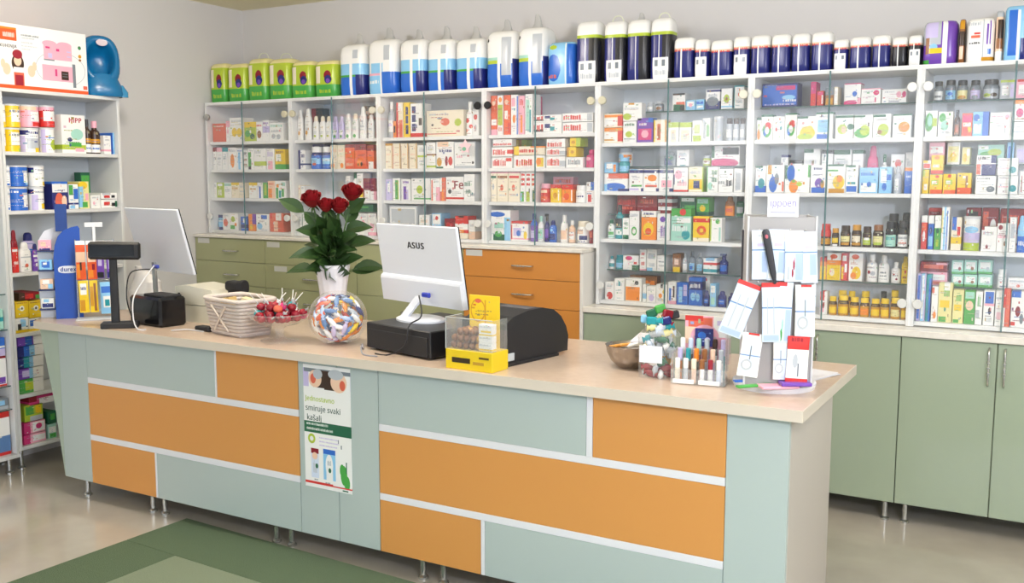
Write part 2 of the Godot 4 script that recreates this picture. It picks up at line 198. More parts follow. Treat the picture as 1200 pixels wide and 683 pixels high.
["o",-2.133,.048,1.294,.184,.048,-4.89,0,181,"k","medicine_bottle","bottle","dark teal bottle with black cap, third shelf, fifth glass cabinet",""],
["b",-2.087,.038,1.294,.115,.058,-4.89,0,182,"","supplement_carton","carton","white carton with green emblem base, third shelf, fifth glass cabinet",""],
["b",-2.038,.057,1.294,.153,.058,-4.89,0,183,"","supplement_carton","carton","white carton with green ring emblem, third shelf, fifth glass cabinet",""],
["b",-1.955,.088,1.294,.154,.058,-4.89,0,184,"","supplement_carton","carton","orange and white carton with fruit picture, third shelf, fifth glass cabinet",""],
["b",-1.87,.072,1.294,.142,.058,-4.89,0,185,"","supplement_carton","carton","white carton with violet dots, third shelf, fifth glass cabinet",""],
["b",-1.772,.111,1.294,.171,.058,-4.89,0,186,"","supplement_carton","carton","mint and white carton with green top, third shelf, fifth glass cabinet",""],
["b",-1.662,.088,1.294,.132,.058,-4.89,0,187,"","supplement_carton","carton","yellow carton with red band and orange sun, third shelf, fifth glass cabinet",""],
["b",-1.582,.064,1.294,.125,.058,-4.89,0,188,"","supplement_carton","carton","white carton with pale green edge, third shelf, fifth glass cabinet",""],
["o",-2.206,.034,1.12,.07,.034,-4.965,0,189,"t","medicine_bottle","bottle","small white and teal bottle, lowest pane shelf, fifth glass cabinet",""],
["j",-2.16,.049,1.12,.077,.049,-4.965,0,190,"t","pill_jar","jar","teal tub, lowest pane shelf, fifth glass cabinet",""],
["b",-2.087,.092,1.12,.079,.09,-4.965,0,191,"","supplement_carton","carton","white carton with pink spot, lowest pane shelf, fifth glass cabinet",""],
["b",-2.014,.039,1.12,.115,.09,-4.965,0,192,"","supplement_carton","carton","slim white carton with red marks, lowest pane shelf, fifth glass cabinet",""],
["b",-1.963,.057,1.12,.117,.09,-4.965,0,193,"","supplement_carton","carton","pale white carton, lowest pane shelf, fifth glass cabinet",""],
["b",-1.907,.049,1.12,.086,.09,-4.965,0,194,"","supplement_carton","carton","small white carton with grey line, lowest pane shelf, fifth glass cabinet",""],
["b",-1.82,.046,1.12,.099,.09,-4.965,0,195,"","supplement_carton","carton","brown carton with yellow base, lowest pane shelf, fifth glass cabinet",""],
["o",-1.776,.029,1.12,.105,.029,-4.965,0,196,"s","medicine_bottle","bottle","slim silver bottle, lowest pane shelf, fifth glass cabinet",""],
["o",-1.738,.038,1.12,.116,.038,-4.965,0,197,"S","medicine_bottle","bottle","grey blue bottle, lowest pane shelf, fifth glass cabinet",""],
["o",-1.695,.038,1.12,.108,.038,-4.965,0,198,"s","medicine_bottle","bottle","grey blue bottle with pale label, lowest pane shelf, fifth glass cabinet",""],
["b",-1.633,.075,1.12,.083,.09,-4.965,0,199,"","supplement_carton","carton","white carton with red and teal bands, lowest pane shelf, fifth glass cabinet",""],
["s",-1.564,.046,1.12,.109,.046,-4.965,0,200,"B","spray_bottle","bottle","dark blue spray bottle, lowest pane shelf, fifth glass cabinet",""],
["b",-2.024,.162,.955,.131,.058,-5,0,201,"","supplement_carton","carton","flat brown and orange carton at the back, bottom shelf, fifth glass cabinet",""],
["b",-1.707,.129,.955,.154,.058,-5,0,202,"","supplement_carton","carton","white carton with red lettering at the back, bottom shelf, fifth glass cabinet",""],
["b",-2.179,.054,.955,.099,.058,-4.89,0,203,"","supplement_carton","carton","white carton with red patch, bottom shelf, fifth glass cabinet",""],
["b",-2.12,.058,.955,.121,.058,-4.89,0,204,"","supplement_carton","carton","plain white carton with teal tick, bottom shelf, fifth glass cabinet",""],
["b",-2.036,.095,.955,.126,.058,-4.89,0,205,"","supplement_carton","carton","white carton with large orange square, bottom shelf, fifth glass cabinet",""],
["b",-1.973,.02,.955,.096,.058,-4.89,0,206,"","supplement_carton","carton","very narrow white carton, bottom shelf, fifth glass cabinet",""],
["b",-1.933,.054,.955,.089,.058,-4.89,0,207,"","supplement_carton","carton","white carton with lilac blot, bottom shelf, fifth glass cabinet",""],
["b",-1.873,.063,.955,.102,.058,-4.89,0,208,"","supplement_carton","carton","white carton with orange dots, bottom shelf, fifth glass cabinet",""],
["b",-1.814,.046,.955,.119,.058,-4.89,0,209,"","supplement_carton","carton","white carton with blue and black stripes, bottom shelf, fifth glass cabinet",""],
["b",-1.757,.062,.955,.117,.058,-4.89,0,210,"","supplement_carton","carton","blue carton with pale stripes, bottom shelf, fifth glass cabinet",""],
["b",-1.685,.075,.955,.148,.058,-4.89,0,211,"","supplement_carton","carton","blue carton with navy band, bottom shelf, fifth glass cabinet",""],
["f",-1.625,.032,.955,.083,.02,-4.89,0,212,"B","lotion_bottle","bottle","small navy bottle, bottom shelf, fifth glass cabinet",""],
["b",-1.589,.032,.955,.121,.058,-4.89,0,213,"","supplement_carton","carton","pale cyan carton, bottom shelf, fifth glass cabinet",""],
["f",-1.542,.046,.955,.084,.028,-4.89,0,212,"B","lotion_bottle","bottle","wide navy bottle, bottom shelf, fifth glass cabinet",""],
["f",-1.487,.047,.955,.078,.029,-4.89,0,214,"B","lotion_bottle","bottle","navy bottle beside the rotating stand, bottom shelf, fifth glass cabinet",""],
["b",-1.293,.18,1.98,.117,.09,-4.965,0,215,"","supplement_carton","carton","large blue carton with pink tag, uppermost pane shelf, sixth glass cabinet",""],
["b",-1.128,.027,1.98,.117,.09,-4.965,0,216,"","supplement_carton","carton","tall narrow crimson carton, uppermost pane shelf, sixth glass cabinet",""],
["b",-1.094,.033,1.98,.071,.09,-4.965,0,217,"","supplement_carton","carton","short red carton, uppermost pane shelf, sixth glass cabinet",""],
["b",-1.05,.04,1.98,.086,.09,-4.965,0,218,"","supplement_carton","carton","grey and brown carton, uppermost pane shelf, sixth glass cabinet",""],
["b",-1.019,.019,1.98,.088,.09,-4.965,0,219,"","supplement_carton","carton","narrow ivory carton, uppermost pane shelf, sixth glass cabinet",""],
["b",-.942,.078,1.98,.101,.09,-4.965,0,220,"","supplement_carton","carton","white carton with pink wavy base, uppermost pane shelf, sixth glass cabinet",""],
["b",-.856,.09,1.98,.073,.09,-4.965,0,221,"","supplement_carton","carton","white carton with pink flower on the right, uppermost pane shelf, sixth glass cabinet",""],
["b",-.751,.111,1.98,.064,.09,-4.965,0,222,"","supplement_carton","carton","wide white carton with two pink dots, uppermost pane shelf, sixth glass cabinet",""],
["b",-1.373,.022,1.814,.109,.058,-4.89,0,223,"","supplement_carton","carton","white carton with orange and green rings, top shelf, sixth glass cabinet",""],
["b",-1.332,.058,1.814,.125,.058,-4.89,0,224,"","supplement_carton","carton","white carton with rainbow ring, top shelf, sixth glass cabinet",""],
["b",-1.273,.057,1.814,.114,.058,-4.89,0,225,"","supplement_carton","carton","white carton with two small dots, top shelf, sixth glass cabinet",""],
["b",-1.214,.057,1.814,.129,.058,-4.89,0,226,"","supplement_carton","carton","white carton with rainbow swirl, top shelf, sixth glass cabinet",""],
["b",-1.139,.089,1.814,.11,.058,-4.89,0,227,"","supplement_carton","carton","white carton with yellow mango, top shelf, sixth glass cabinet",""],
["b",-1.054,.081,1.814,.128,.058,-4.89,0,228,"","supplement_carton","carton","white carton with blue landscape, top shelf, sixth glass cabinet",""],
["b",-.959,.083,1.814,.112,.058,-4.89,0,229,"","supplement_carton","carton","white carton with cut green fruit, top shelf, sixth glass cabinet",""],
["b",-.872,.084,1.814,.11,.058,-4.89,0,230,"","supplement_carton","carton","white carton with green apple, top shelf, sixth glass cabinet",""],
["b",-.788,.08,1.814,.111,.058,-4.89,0,231,"","supplement_carton","carton","white carton with green grapes, top shelf, sixth glass cabinet",""],
["b",-.697,.086,1.814,.108,.058,-4.89,0,232,"","supplement_carton","carton","white carton with orange fruit and grey edge, top shelf, sixth glass cabinet",""],
["b",-1.267,.037,1.553,.189,.058,-5,0,233,"","supplement_carton","carton","narrow white carton at the back, second shelf, sixth glass cabinet",""],
["b",-1.21,.064,1.553,.162,.058,-5,0,234,"","supplement_carton","carton","white carton with black top at the back, second shelf, sixth glass cabinet",""],
["b",-1.131,.08,1.553,.217,.058,-5,0,235,"","supplement_carton","carton","white carton with purple berries at the back, second shelf, sixth glass cabinet",""],
["b",-1.056,.054,1.553,.211,.058,-5,0,236,"","supplement_carton","carton","white carton with dark top at the back, second shelf, sixth glass cabinet",""],
["b",-.982,.085,1.553,.21,.058,-5,0,237,"","supplement_carton","carton","white carton with red slice at the back, second shelf, sixth glass cabinet",""],
["b",-.91,.052,1.553,.209,.058,-5,0,238,"","supplement_carton","carton","white carton with green top and pink blot at the back, second shelf, sixth glass cabinet",""],
["f",-.842,.053,1.553,.229,.033,-5,0,239,"P","lotion_bottle","bottle","magenta bottle at the back, second shelf, sixth glass cabinet",""],
["o",-.788,.031,1.553,.187,.031,-5,0,240,"G","medicine_bottle","bottle","white bottle with green label at the back, second shelf, sixth glass cabinet",""],
["b",-.726,.062,1.553,.186,.058,-5,0,241,"","supplement_carton","carton","white carton with red flower at the back, second shelf, sixth glass cabinet",""],
["b",-.674,.034,1.553,.194,.058,-5,0,242,"","supplement_carton","carton","white carton with orange base at the back, second shelf, sixth glass cabinet",""],
["b",-1.357,.054,1.553,.132,.058,-4.89,0,243,"","supplement_carton","carton","white carton with blue mountain, second shelf, sixth glass cabinet",""],
["b",-1.283,.089,1.553,.136,.058,-4.89,0,244,"","supplement_carton","carton","white carton with blue fan, second shelf, sixth glass cabinet",""],
["b",-1.174,.121,1.553,.135,.058,-4.89,0,245,"","supplement_carton","carton","wide white carton with orange pumpkin, second shelf, sixth glass cabinet",""],
["b",-1.071,.077,1.553,.134,.058,-4.89,0,246,"","supplement_carton","carton","white carton with blue flowers, second shelf, sixth glass cabinet",""],
["b",-.987,.083,1.553,.138,.058,-4.89,0,247,"","supplement_carton","carton","white carton with yellow ginger, second shelf, sixth glass cabinet",""],
["b",-.915,.057,1.553,.133,.058,-4.89,0,248,"","supplement_carton","carton","white carton with blue water, second shelf, sixth glass cabinet",""],
["b",-.837,.085,1.553,.121,.058,-4.89,0,249,"","supplement_carton","carton","wide pale blue carton with blue drop, second shelf, sixth glass cabinet",""],
["b",-.762,.057,1.553,.124,.058,-4.89,0,250,"","supplement_carton","carton","light blue carton, second shelf, sixth glass cabinet",""],
["o",-.708,.036,1.553,.128,.036,-4.89,0,251,"s","medicine_bottle","bottle","silver tube bottle, second shelf, sixth glass cabinet",""],
["b",-.659,.036,1.553,.12,.058,-4.89,0,252,"","supplement_carton","carton","blue carton with orange top, second shelf, sixth glass cabinet",""],
["j",-.735,.051,1.294,.159,.051,-5,0,253,"k","pill_jar","jar","black capped jar behind the cyan label jar, third shelf, sixth glass cabinet",""],
["j",-.677,.042,1.294,.164,.042,-5,0,254,"k","pill_jar","jar","black capped jar behind the white label jar, third shelf, sixth glass cabinet",""],
["j",-1.03,.049,1.294,.107,.049,-4.89,0,255,"r","pill_jar","jar","honey jar with red lid, third shelf, sixth glass cabinet",""],
["j",-.983,.035,1.294,.087,.035,-4.89,0,256,"a","pill_jar","jar","small brown jar with gold label, third shelf, sixth glass cabinet",""],
["j",-.937,.048,1.294,.101,.048,-4.89,0,257,"K","pill_jar","jar","dark brown jar with cream label, next to the small one, third shelf, sixth glass cabinet",""],
["j",-.885,.047,1.294,.106,.047,-4.89,0,258,"a","pill_jar","jar","dark brown jar with ivory label, third shelf, sixth glass cabinet",""],
["j",-.836,.043,1.294,.099,.043,-4.89,0,259,"K","pill_jar","jar","dark brown jar with lime label, third shelf, sixth glass cabinet",""],
["j",-.786,.05,1.294,.108,.05,-4.89,0,260,"n","pill_jar","jar","brown jar with pale yellow label, third shelf, sixth glass cabinet",""],
["j",-.729,.05,1.294,.126,.05,-4.89,0,261,"k","pill_jar","jar","dark jar with cyan label, third shelf, sixth glass cabinet",""],
["j",-.675,.047,1.294,.131,.047,-4.89,0,262,"k","pill_jar","jar","dark jar with white label and red line, third shelf, sixth glass cabinet",""],
["b",-1.049,.032,1.12,.111,.09,-4.965,0,263,"","supplement_carton","carton","narrow orange carton by the rotating stand, lowest pane shelf, sixth glass cabinet",""],
["b",-.998,.068,1.12,.135,.09,-4.965,0,264,"","supplement_carton","carton","white and yellow carton with orange emblem, lowest pane shelf, sixth glass cabinet",""],
["b",-.947,.031,1.12,.136,.09,-4.965,0,265,"","supplement_carton","carton","narrow red carton with white stripes, lowest pane shelf, sixth glass cabinet",""],
["b",-.895,.068,1.12,.138,.09,-4.965,0,266,"","supplement_carton","carton","white carton with oranges picture, lowest pane shelf, sixth glass cabinet",""],
["o",-.819,.051,1.12,.133,.051,-4.965,0,267,"w","medicine_bottle","bottle","white supplement bottle with red dot, lowest pane shelf, sixth glass cabinet",""],
["o",-.764,.051,1.12,.131,.051,-4.965,0,268,"w","medicine_bottle","bottle","taller white supplement bottle, lowest pane shelf, sixth glass cabinet",""],
["o",-.708,.043,1.12,.1,.043,-4.965,0,269,"w","medicine_bottle","bottle","short white supplement bottle, lowest pane shelf, sixth glass cabinet",""],
["f",-.666,.033,1.12,.131,.02,-4.965,0,270,"y","lotion_bottle","bottle","yellow bottle by the divider, lowest pane shelf, sixth glass cabinet",""],
["j",-.96,.045,.955,.11,.045,-5,0,271,"y","pill_jar","jar","small amber jar in the back row, first from left, bottom shelf, sixth glass cabinet","alike bottom shelf sixth glass cabinet"],
["j",-.914,.037,.955,.109,.037,-5,0,271,"y","pill_jar","jar","small amber jar in the back row, second from left, bottom shelf, sixth glass cabinet","alike bottom shelf sixth glass cabinet"],
["j",-.85,.044,.955,.112,.044,-5,0,271,"y","pill_jar","jar","small amber jar in the back row, third from left, bottom shelf, sixth glass cabinet","alike bottom shelf sixth glass cabinet"],
["j",-.764,.032,.955,.117,.032,-5,0,271,"k","pill_jar","jar","small amber jar in the back row, fourth from left, bottom shelf, sixth glass cabinet","alike bottom shelf sixth glass cabinet"],
["j",-.713,.039,.955,.124,.039,-5,0,271,"y","pill_jar","jar","small amber jar in the back row, fifth from left, bottom shelf, sixth glass cabinet","alike bottom shelf sixth glass cabinet"],
["b",-1.025,.035,.955,.113,.058,-4.89,0,272,"","supplement_carton","carton","red and white carton by the rotating stand, bottom shelf, sixth glass cabinet",""],
["j",-.983,.039,.955,.09,.039,-4.89,0,273,"y","pill_jar","jar","small amber jar in the front row, first from left, bottom shelf, sixth glass cabinet","alike bottom shelf sixth glass cabinet"],
["j",-.934,.051,.955,.098,.051,-4.89,0,273,"y","pill_jar","jar","small amber jar in the front row, second from left, bottom shelf, sixth glass cabinet","alike bottom shelf sixth glass cabinet"],
["j",-.881,.044,.955,.092,.044,-4.89,0,273,"y","pill_jar","jar","small amber jar in the front row, third from left, bottom shelf, sixth glass cabinet","alike bottom shelf sixth glass cabinet"],
["j",-.834,.043,.955,.091,.043,-4.89,0,274,"y","pill_jar","jar","small amber jar in the front row, fourth from left, bottom shelf, sixth glass cabinet","alike bottom shelf sixth glass cabinet"],
["j",-.784,.043,.955,.09,.043,-4.89,0,273,"y","pill_jar","jar","small amber jar in the front row, fifth from left, bottom shelf, sixth glass cabinet","alike bottom shelf sixth glass cabinet"],
["j",-.74,.042,.955,.093,.042,-4.89,0,273,"y","pill_jar","jar","small amber jar in the front row, sixth from left, bottom shelf, sixth glass cabinet","alike bottom shelf sixth glass cabinet"],
["j",-.693,.044,.955,.1,.044,-4.89,0,275,"y","pill_jar","jar","small amber jar in the front row, seventh from left, bottom shelf, sixth glass cabinet","alike bottom shelf sixth glass cabinet"],
["j",-.654,.026,.955,.098,.026,-4.89,0,273,"k","pill_jar","jar","small amber jar in the front row, eighth from left, bottom shelf, sixth glass cabinet","alike bottom shelf sixth glass cabinet"],
["j",-.558,.04,1.98,.092,.04,-4.965,0,276,"k","pill_jar","jar","grey jar with white label, uppermost pane shelf, rightmost glass cabinet",""],
["j",-.507,.047,1.98,.096,.047,-4.965,0,277,"k","pill_jar","jar","grey jar with pale blue label, uppermost pane shelf, rightmost glass cabinet",""],
["j",-.457,.047,1.98,.093,.047,-4.965,0,278,"k","pill_jar","jar","grey jar with cream label, uppermost pane shelf, rightmost glass cabinet",""],
["j",-.403,.046,1.98,.09,.046,-4.965,0,279,"k","pill_jar","jar","grey jar with lilac label, uppermost pane shelf, rightmost glass cabinet",""],
["j",-.338,.07,1.98,.091,.07,-4.965,0,280,"k","pill_jar","jar","large grey jar with leaf label, uppermost pane shelf, rightmost glass cabinet",""],
["b",-.27,.06,1.98,.084,.09,-4.965,0,281,"","supplement_carton","carton","pale carton with lime lid, uppermost pane shelf, rightmost glass cabinet",""],
["b",-.208,.056,1.98,.084,.09,-4.965,0,282,"","supplement_carton","carton","pink carton with red top, uppermost pane shelf, rightmost glass cabinet",""],
["b",-.573,.052,1.814,.119,.058,-4.89,0,283,"","supplement_carton","carton","white carton with green swirl, top shelf, rightmost glass cabinet",""],
["b",-.512,.063,1.814,.113,.058,-4.89,0,284,"","supplement_carton","carton","white carton with pale green leaf, top shelf, rightmost glass cabinet",""],
["o",-.464,.027,1.814,.119,.027,-4.89,0,285,"k","medicine_bottle","bottle","slim dark brown bottle, top shelf, rightmost glass cabinet",""],
["b",-.422,.044,1.814,.103,.058,-4.89,0,286,"","supplement_carton","carton","coral pink carton, top shelf, rightmost glass cabinet",""],
["b",-.366,.066,1.814,.108,.058,-4.89,0,287,"","supplement_carton","carton","light blue carton with blue stripe, top shelf, rightmost glass cabinet",""],
["b",-.286,.085,1.814,.102,.058,-4.89,0,288,"","supplement_carton","carton","wide white carton, top shelf, rightmost glass cabinet",""],
["b",-.206,.057,1.814,.058,.058,-4.89,0,289,"","supplement_carton","carton","plain white carton by the right edge, lower, top shelf, rightmost glass cabinet",""],
["b",-.211,.057,1.875,.093,.058,-4.89,0,290,"","supplement_carton","carton","orange topped white carton by the right edge, upper, top shelf, rightmost glass cabinet",""],
["b",-.551,.066,1.688,.103,.09,-4.965,0,291,"","supplement_carton","carton","pale pink carton at the back, second pane shelf, rightmost glass cabinet",""],
["b",-.479,.054,1.688,.102,.09,-4.965,0,292,"","supplement_carton","carton","tall pale yellow carton, second pane shelf, rightmost glass cabinet",""],
["b",-.426,.034,1.688,.078,.09,-4.965,0,293,"","supplement_carton","carton","small pale yellow carton, second pane shelf, rightmost glass cabinet",""],
["b",-.322,.109,1.688,.088,.09,-4.965,0,294,"","supplement_carton","carton","wide pale carton with green leaves, second pane shelf, rightmost glass cabinet",""],
["b",-.243,.029,1.688,.098,.09,-4.965,0,295,"","supplement_carton","carton","narrow blue carton, second pane shelf, rightmost glass cabinet",""],
["b",-.198,.048,1.688,.082,.09,-4.965,0,296,"","supplement_carton","carton","pale grey carton, second pane shelf, rightmost glass cabinet",""],
["b",-.585,.028,1.553,.111,.058,-4.89,0,297,"","supplement_carton","carton","narrow yellow carton, second shelf, rightmost glass cabinet",""],
["b",-.54,.055,1.553,.088,.058,-4.89,0,298,"","supplement_carton","carton","yellow carton with orange base, first in the front row, second shelf, rightmost glass cabinet",""],
["b",-.483,.054,1.553,.091,.058,-4.89,0,299,"","supplement_carton","carton","yellow carton with orange base, second in the front row, second shelf, rightmost glass cabinet",""],
["b",-.421,.059,1.553,.095,.058,-4.89,0,300,"","supplement_carton","carton","yellow carton with orange base, third in the front row, second shelf, rightmost glass cabinet",""],
["b",-.582,.033,1.667,.039,.058,-4.89,0,301,"","supplement_carton","carton","red and white carton on the yellow pile, second shelf, rightmost glass cabinet",""],
["b",-.539,.051,1.644,.086,.058,-4.89,0,302,"","supplement_carton","carton","yellow carton with red base on the pile, second shelf, rightmost glass cabinet",""],
["b",-.332,.084,1.553,.081,.058,-4.89,0,303,"","supplement_carton","carton","white carton with grey seal, second shelf, rightmost glass cabinet",""],
["b",-.335,.08,1.637,.09,.058,-4.89,0,304,"","supplement_carton","carton","white and dark blue carton on top of white one, second shelf, rightmost glass cabinet",""],
["b",-.243,.082,1.553,.081,.058,-4.89,0,305,"","supplement_carton","carton","white carton with teal seal, lower of two, second shelf, rightmost glass cabinet",""],
["b",-.247,.082,1.637,.077,.058,-4.89,0,305,"","supplement_carton","carton","white carton with teal seal, upper of two, second shelf, rightmost glass cabinet",""],
["b",-.179,.034,1.553,.102,.058,-4.89,0,306,"","supplement_carton","carton","white carton at the right edge, second shelf, rightmost glass cabinet",""],
["b",-.549,.056,1.294,.19,.058,-5,0,307,"","supplement_carton","carton","red carton behind the three tubes, third shelf, rightmost glass cabinet",""],
["b",-.383,.063,1.294,.193,.058,-5,0,308,"","supplement_carton","carton","dark red carton at the back, first, third shelf, rightmost glass cabinet",""],
["b",-.312,.069,1.294,.194,.058,-5,0,309,"","supplement_carton","carton","dark red carton at the back, second, third shelf, rightmost glass cabinet",""],
["b",-.219,.104,1.294,.191,.058,-5,0,310,"","supplement_carton","carton","dark red carton at the back, third, third shelf, rightmost glass cabinet",""],
["b",-.58,.026,1.294,.157,.058,-4.89,0,311,"","supplement_carton","carton","slim red and white carton, third shelf, rightmost glass cabinet",""],
["b",-.551,.024,1.294,.157,.058,-4.89,0,312,"","supplement_carton","carton","slim blue and white carton, third shelf, rightmost glass cabinet",""],
["b",-.522,.027,1.294,.158,.058,-4.89,0,313,"","supplement_carton","carton","slim green and white carton, third shelf, rightmost glass cabinet",""],
["b",-.49,.033,1.294,.198,.058,-4.89,0,314,"","supplement_carton","carton","tall white carton with blue stripes, third shelf, rightmost glass cabinet",""],
["b",-.443,.043,1.294,.152,.058,-4.89,0,315,"","supplement_carton","carton","cream carton with colour patches, third shelf, rightmost glass cabinet",""],
["n",-.38,.072,1.294,.157,.058,-4.89,0,316,"w","metal_tin","tin","white tub with violet and green label, third shelf, rightmost glass cabinet",""],
["b",-.306,.063,1.294,.112,.058,-4.89,0,317,"","supplement_carton","carton","white carton with maroon corner, third shelf, rightmost glass cabinet",""],
["b",-.25,.048,1.294,.128,.058,-4.89,0,318,"","supplement_carton","carton","white carton with maroon seal, third shelf, rightmost glass cabinet",""],
["b",-.211,.027,1.294,.156,.058,-4.89,0,319,"","supplement_carton","carton","tall white carton near the right edge, third shelf, rightmost glass cabinet",""],
["f",-.176,.035,1.294,.164,.022,-4.89,0,320,"c","lotion_bottle","bottle","light and dark blue bottle, third shelf, rightmost glass cabinet",""],
["b",-.537,.119,1.12,.063,.09,-4.965,0,321,"","supplement_carton","carton","flat pink pack, lower, lowest pane shelf, rightmost glass cabinet",""],
["b",-.539,.119,1.185,.045,.09,-4.965,0,322,"","supplement_carton","carton","flat dark red pack, upper, lowest pane shelf, rightmost glass cabinet",""],
["b",-.433,.051,1.12,.056,.09,-4.965,0,323,"","supplement_carton","carton","mint carton, lower row left, lowest pane shelf, rightmost glass cabinet",""],
["b",-.377,.054,1.12,.058,.09,-4.965,0,324,"","supplement_carton","carton","mint carton, lower row middle, lowest pane shelf, rightmost glass cabinet",""],
["b",-.316,.06,1.12,.061,.09,-4.965,0,325,"","supplement_carton","carton","mint carton, lower row right, lowest pane shelf, rightmost glass cabinet",""],
["b",-.436,.051,1.178,.064,.09,-4.965,0,326,"","supplement_carton","carton","mint carton, upper row left, lowest pane shelf, rightmost glass cabinet",""],
["b",-.38,.054,1.181,.064,.09,-4.965,0,327,"","supplement_carton","carton","mint carton, upper row middle, lowest pane shelf, rightmost glass cabinet",""],
["b",-.319,.06,1.184,.063,.09,-4.965,0,328,"","supplement_carton","carton","mint carton, upper row right, lowest pane shelf, rightmost glass cabinet",""],
["j",-.248,.039,1.12,.088,.039,-4.965,0,329,"w","pill_jar","jar","white mug shaped tub, lowest pane shelf, rightmost glass cabinet",""],
["b",-.182,.079,1.12,.052,.09,-4.965,0,330,"","supplement_carton","carton","low white carton near the right edge, lowest pane shelf, rightmost glass cabinet",""],
["b",-.59,.017,.955,.223,.058,-4.89,0,331,"","supplement_carton","carton","lavender booklet carton, bottom shelf, rightmost glass cabinet",""],
["b",-.57,.021,.955,.224,.058,-4.89,0,332,"","supplement_carton","carton","pale blue booklet carton, bottom shelf, rightmost glass cabinet",""],
["b",-.548,.02,.955,.221,.058,-4.89,0,333,"","supplement_carton","carton","teal and blue booklet carton, bottom shelf, rightmost glass cabinet",""],
["b",-.519,.028,.955,.167,.058,-4.89,0,334,"","supplement_carton","carton","white carton with orange seal, bottom shelf, rightmost glass cabinet",""],
["b",-.474,.06,.955,.185,.058,-4.89,0,335,"","supplement_carton","carton","pale yellow carton with leaves, taller, bottom shelf, rightmost glass cabinet",""],
["b",-.418,.046,.955,.156,.058,-4.89,0,336,"","supplement_carton","carton","pale yellow carton with leaves, shorter, bottom shelf, rightmost glass cabinet",""],
["b",-.37,.045,.955,.155,.058,-4.89,0,337,"","supplement_carton","carton","green carton with peach spot, bottom shelf, rightmost glass cabinet",""],
["b",-.331,.03,.955,.153,.058,-4.89,0,338,"","supplement_carton","carton","white carton with green marks, bottom shelf, rightmost glass cabinet",""],
["b",-.29,.045,.955,.16,.058,-4.89,0,339,"","supplement_carton","carton","white carton with blue top, bottom shelf, rightmost glass cabinet",""],
["b",-.248,.031,.955,.162,.058,-4.89,0,340,"","supplement_carton","carton","plain white carton left of the red one, bottom shelf, rightmost glass cabinet",""],
["b",-.217,.028,.955,.172,.058,-4.89,0,341,"","supplement_carton","carton","tall red carton, bottom shelf, rightmost glass cabinet",""],
["b",-.168,.063,.955,.163,.058,-4.89,0,342,"","supplement_carton","carton","white carton with blue top and maroon ring, bottom shelf, rightmost glass cabinet",""],
["n",-3.213,.028,1.764,.126,.028,-4.985,1,343,"s","formula_tin","tin","cream and yellow formula tin, lower, nearest, first shelf of white open shelving",""],
["n",-3.279,.094,1.764,.129,.094,-4.985,1,344,"s","formula_tin","tin","yellow formula tin, lower row, first shelf of white open shelving",""],
["n",-3.387,.113,1.764,.133,.113,-4.985,1,345,"s","formula_tin","tin","white formula tin with navy corner, first shelf of white open shelving",""],
["n",-3.491,.085,1.764,.138,.085,-4.985,1,346,"s","formula_tin","tin","white formula tin with green disc, first shelf of white open shelving",""],
["n",-3.219,.031,1.893,.122,.031,-4.985,1,343,"s","formula_tin","tin","cream and yellow formula tin, upper, nearest, first shelf of white open shelving",""],
["n",-3.287,.094,1.896,.124,.094,-4.985,1,347,"s","formula_tin","tin","yellow formula tin, upper row, first shelf of white open shelving",""],
["n",-3.395,.113,1.901,.121,.113,-4.985,1,348,"s","formula_tin","tin","pink and red formula tin, wide, first shelf of white open shelving",""],
["n",-3.498,.085,1.906,.119,.085,-4.985,1,349,"s","formula_tin","tin","red and white formula tin, narrow, first shelf of white open shelving",""],
["b",-3.636,.155,1.764,.217,.1,-4.985,1,350,"","baby_food_carton","carton","large white formula carton with green hill, first shelf of white open shelving",""],
["o",-3.738,.04,1.764,.198,.04,-4.985,1,351,"k","medicine_bottle","bottle","brown syrup bottle with dark cap, first shelf of white open shelving",""],
["o",-3.795,.064,1.764,.191,.064,-4.985,1,351,"p","medicine_bottle","bottle","brown syrup bottle with pink top, first shelf of white open shelving",""],
["b",-3.859,.05,1.764,.109,.16,-4.985,1,352,"","baby_food_carton","carton","small white carton, upper open shelf, first shelf of white open shelving",""],
["b",-3.902,.015,1.764,.127,.16,-4.985,1,353,"","baby_food_carton","carton","small light blue carton, upper open shelf, first shelf of white open shelving",""],
["n",-3.219,.029,1.445,.128,.029,-4.985,1,354,"s","formula_tin","tin","white formula tin behind the post, lower, second shelf of white open shelving",""],
["n",-3.299,.12,1.445,.128,.12,-4.985,1,355,"s","formula_tin","tin","blue formula tin, lower row, second shelf of white open shelving",""],
["n",-3.407,.086,1.445,.127,.086,-4.985,1,356,"s","formula_tin","tin","white formula tin with yellow patch, lower row, second shelf of white open shelving",""],
["n",-3.226,.029,1.577,.112,.029,-4.985,1,354,"s","formula_tin","tin","white formula tin behind the post, upper, second shelf of white open shelving",""],
["n",-3.306,.12,1.576,.114,.12,-4.985,1,357,"s","formula_tin","tin","blue formula tin, upper row, second shelf of white open shelving",""],
["n",-3.414,.086,1.575,.116,.086,-4.985,1,358,"s","formula_tin","tin","white formula tin with yellow patch, upper row, second shelf of white open shelving",""],
["b",-3.529,.102,1.445,.157,.11,-4.985,1,359,"","baby_food_carton","carton","navy baby food carton with orange figure, second shelf of white open shelving",""],
["b",-3.615,.061,1.445,.142,.11,-4.985,1,360,"","baby_food_carton","carton","white baby food carton with green and blue patches, second shelf of white open shelving",""],
["b",-3.685,.065,1.445,.157,.11,-4.985,1,361,"","baby_food_carton","carton","yellow arched baby food carton, second shelf of white open shelving",""],
["b",-3.794,.064,1.445,.211,.06,-5.115,1,362,"","baby_food_carton","carton","dark green carton standing at the back, second shelf of white open shelving",""],
["b",-3.759,.064,1.445,.077,.11,-4.985,1,363,"","baby_food_carton","carton","small white carton, middle open shelf, second shelf of white open shelving",""],
["b",-3.852,.114,1.445,.05,.11,-4.985,1,364,"","baby_food_carton","carton","flat box with dark red dots, lower of two, second shelf of white open shelving",""],
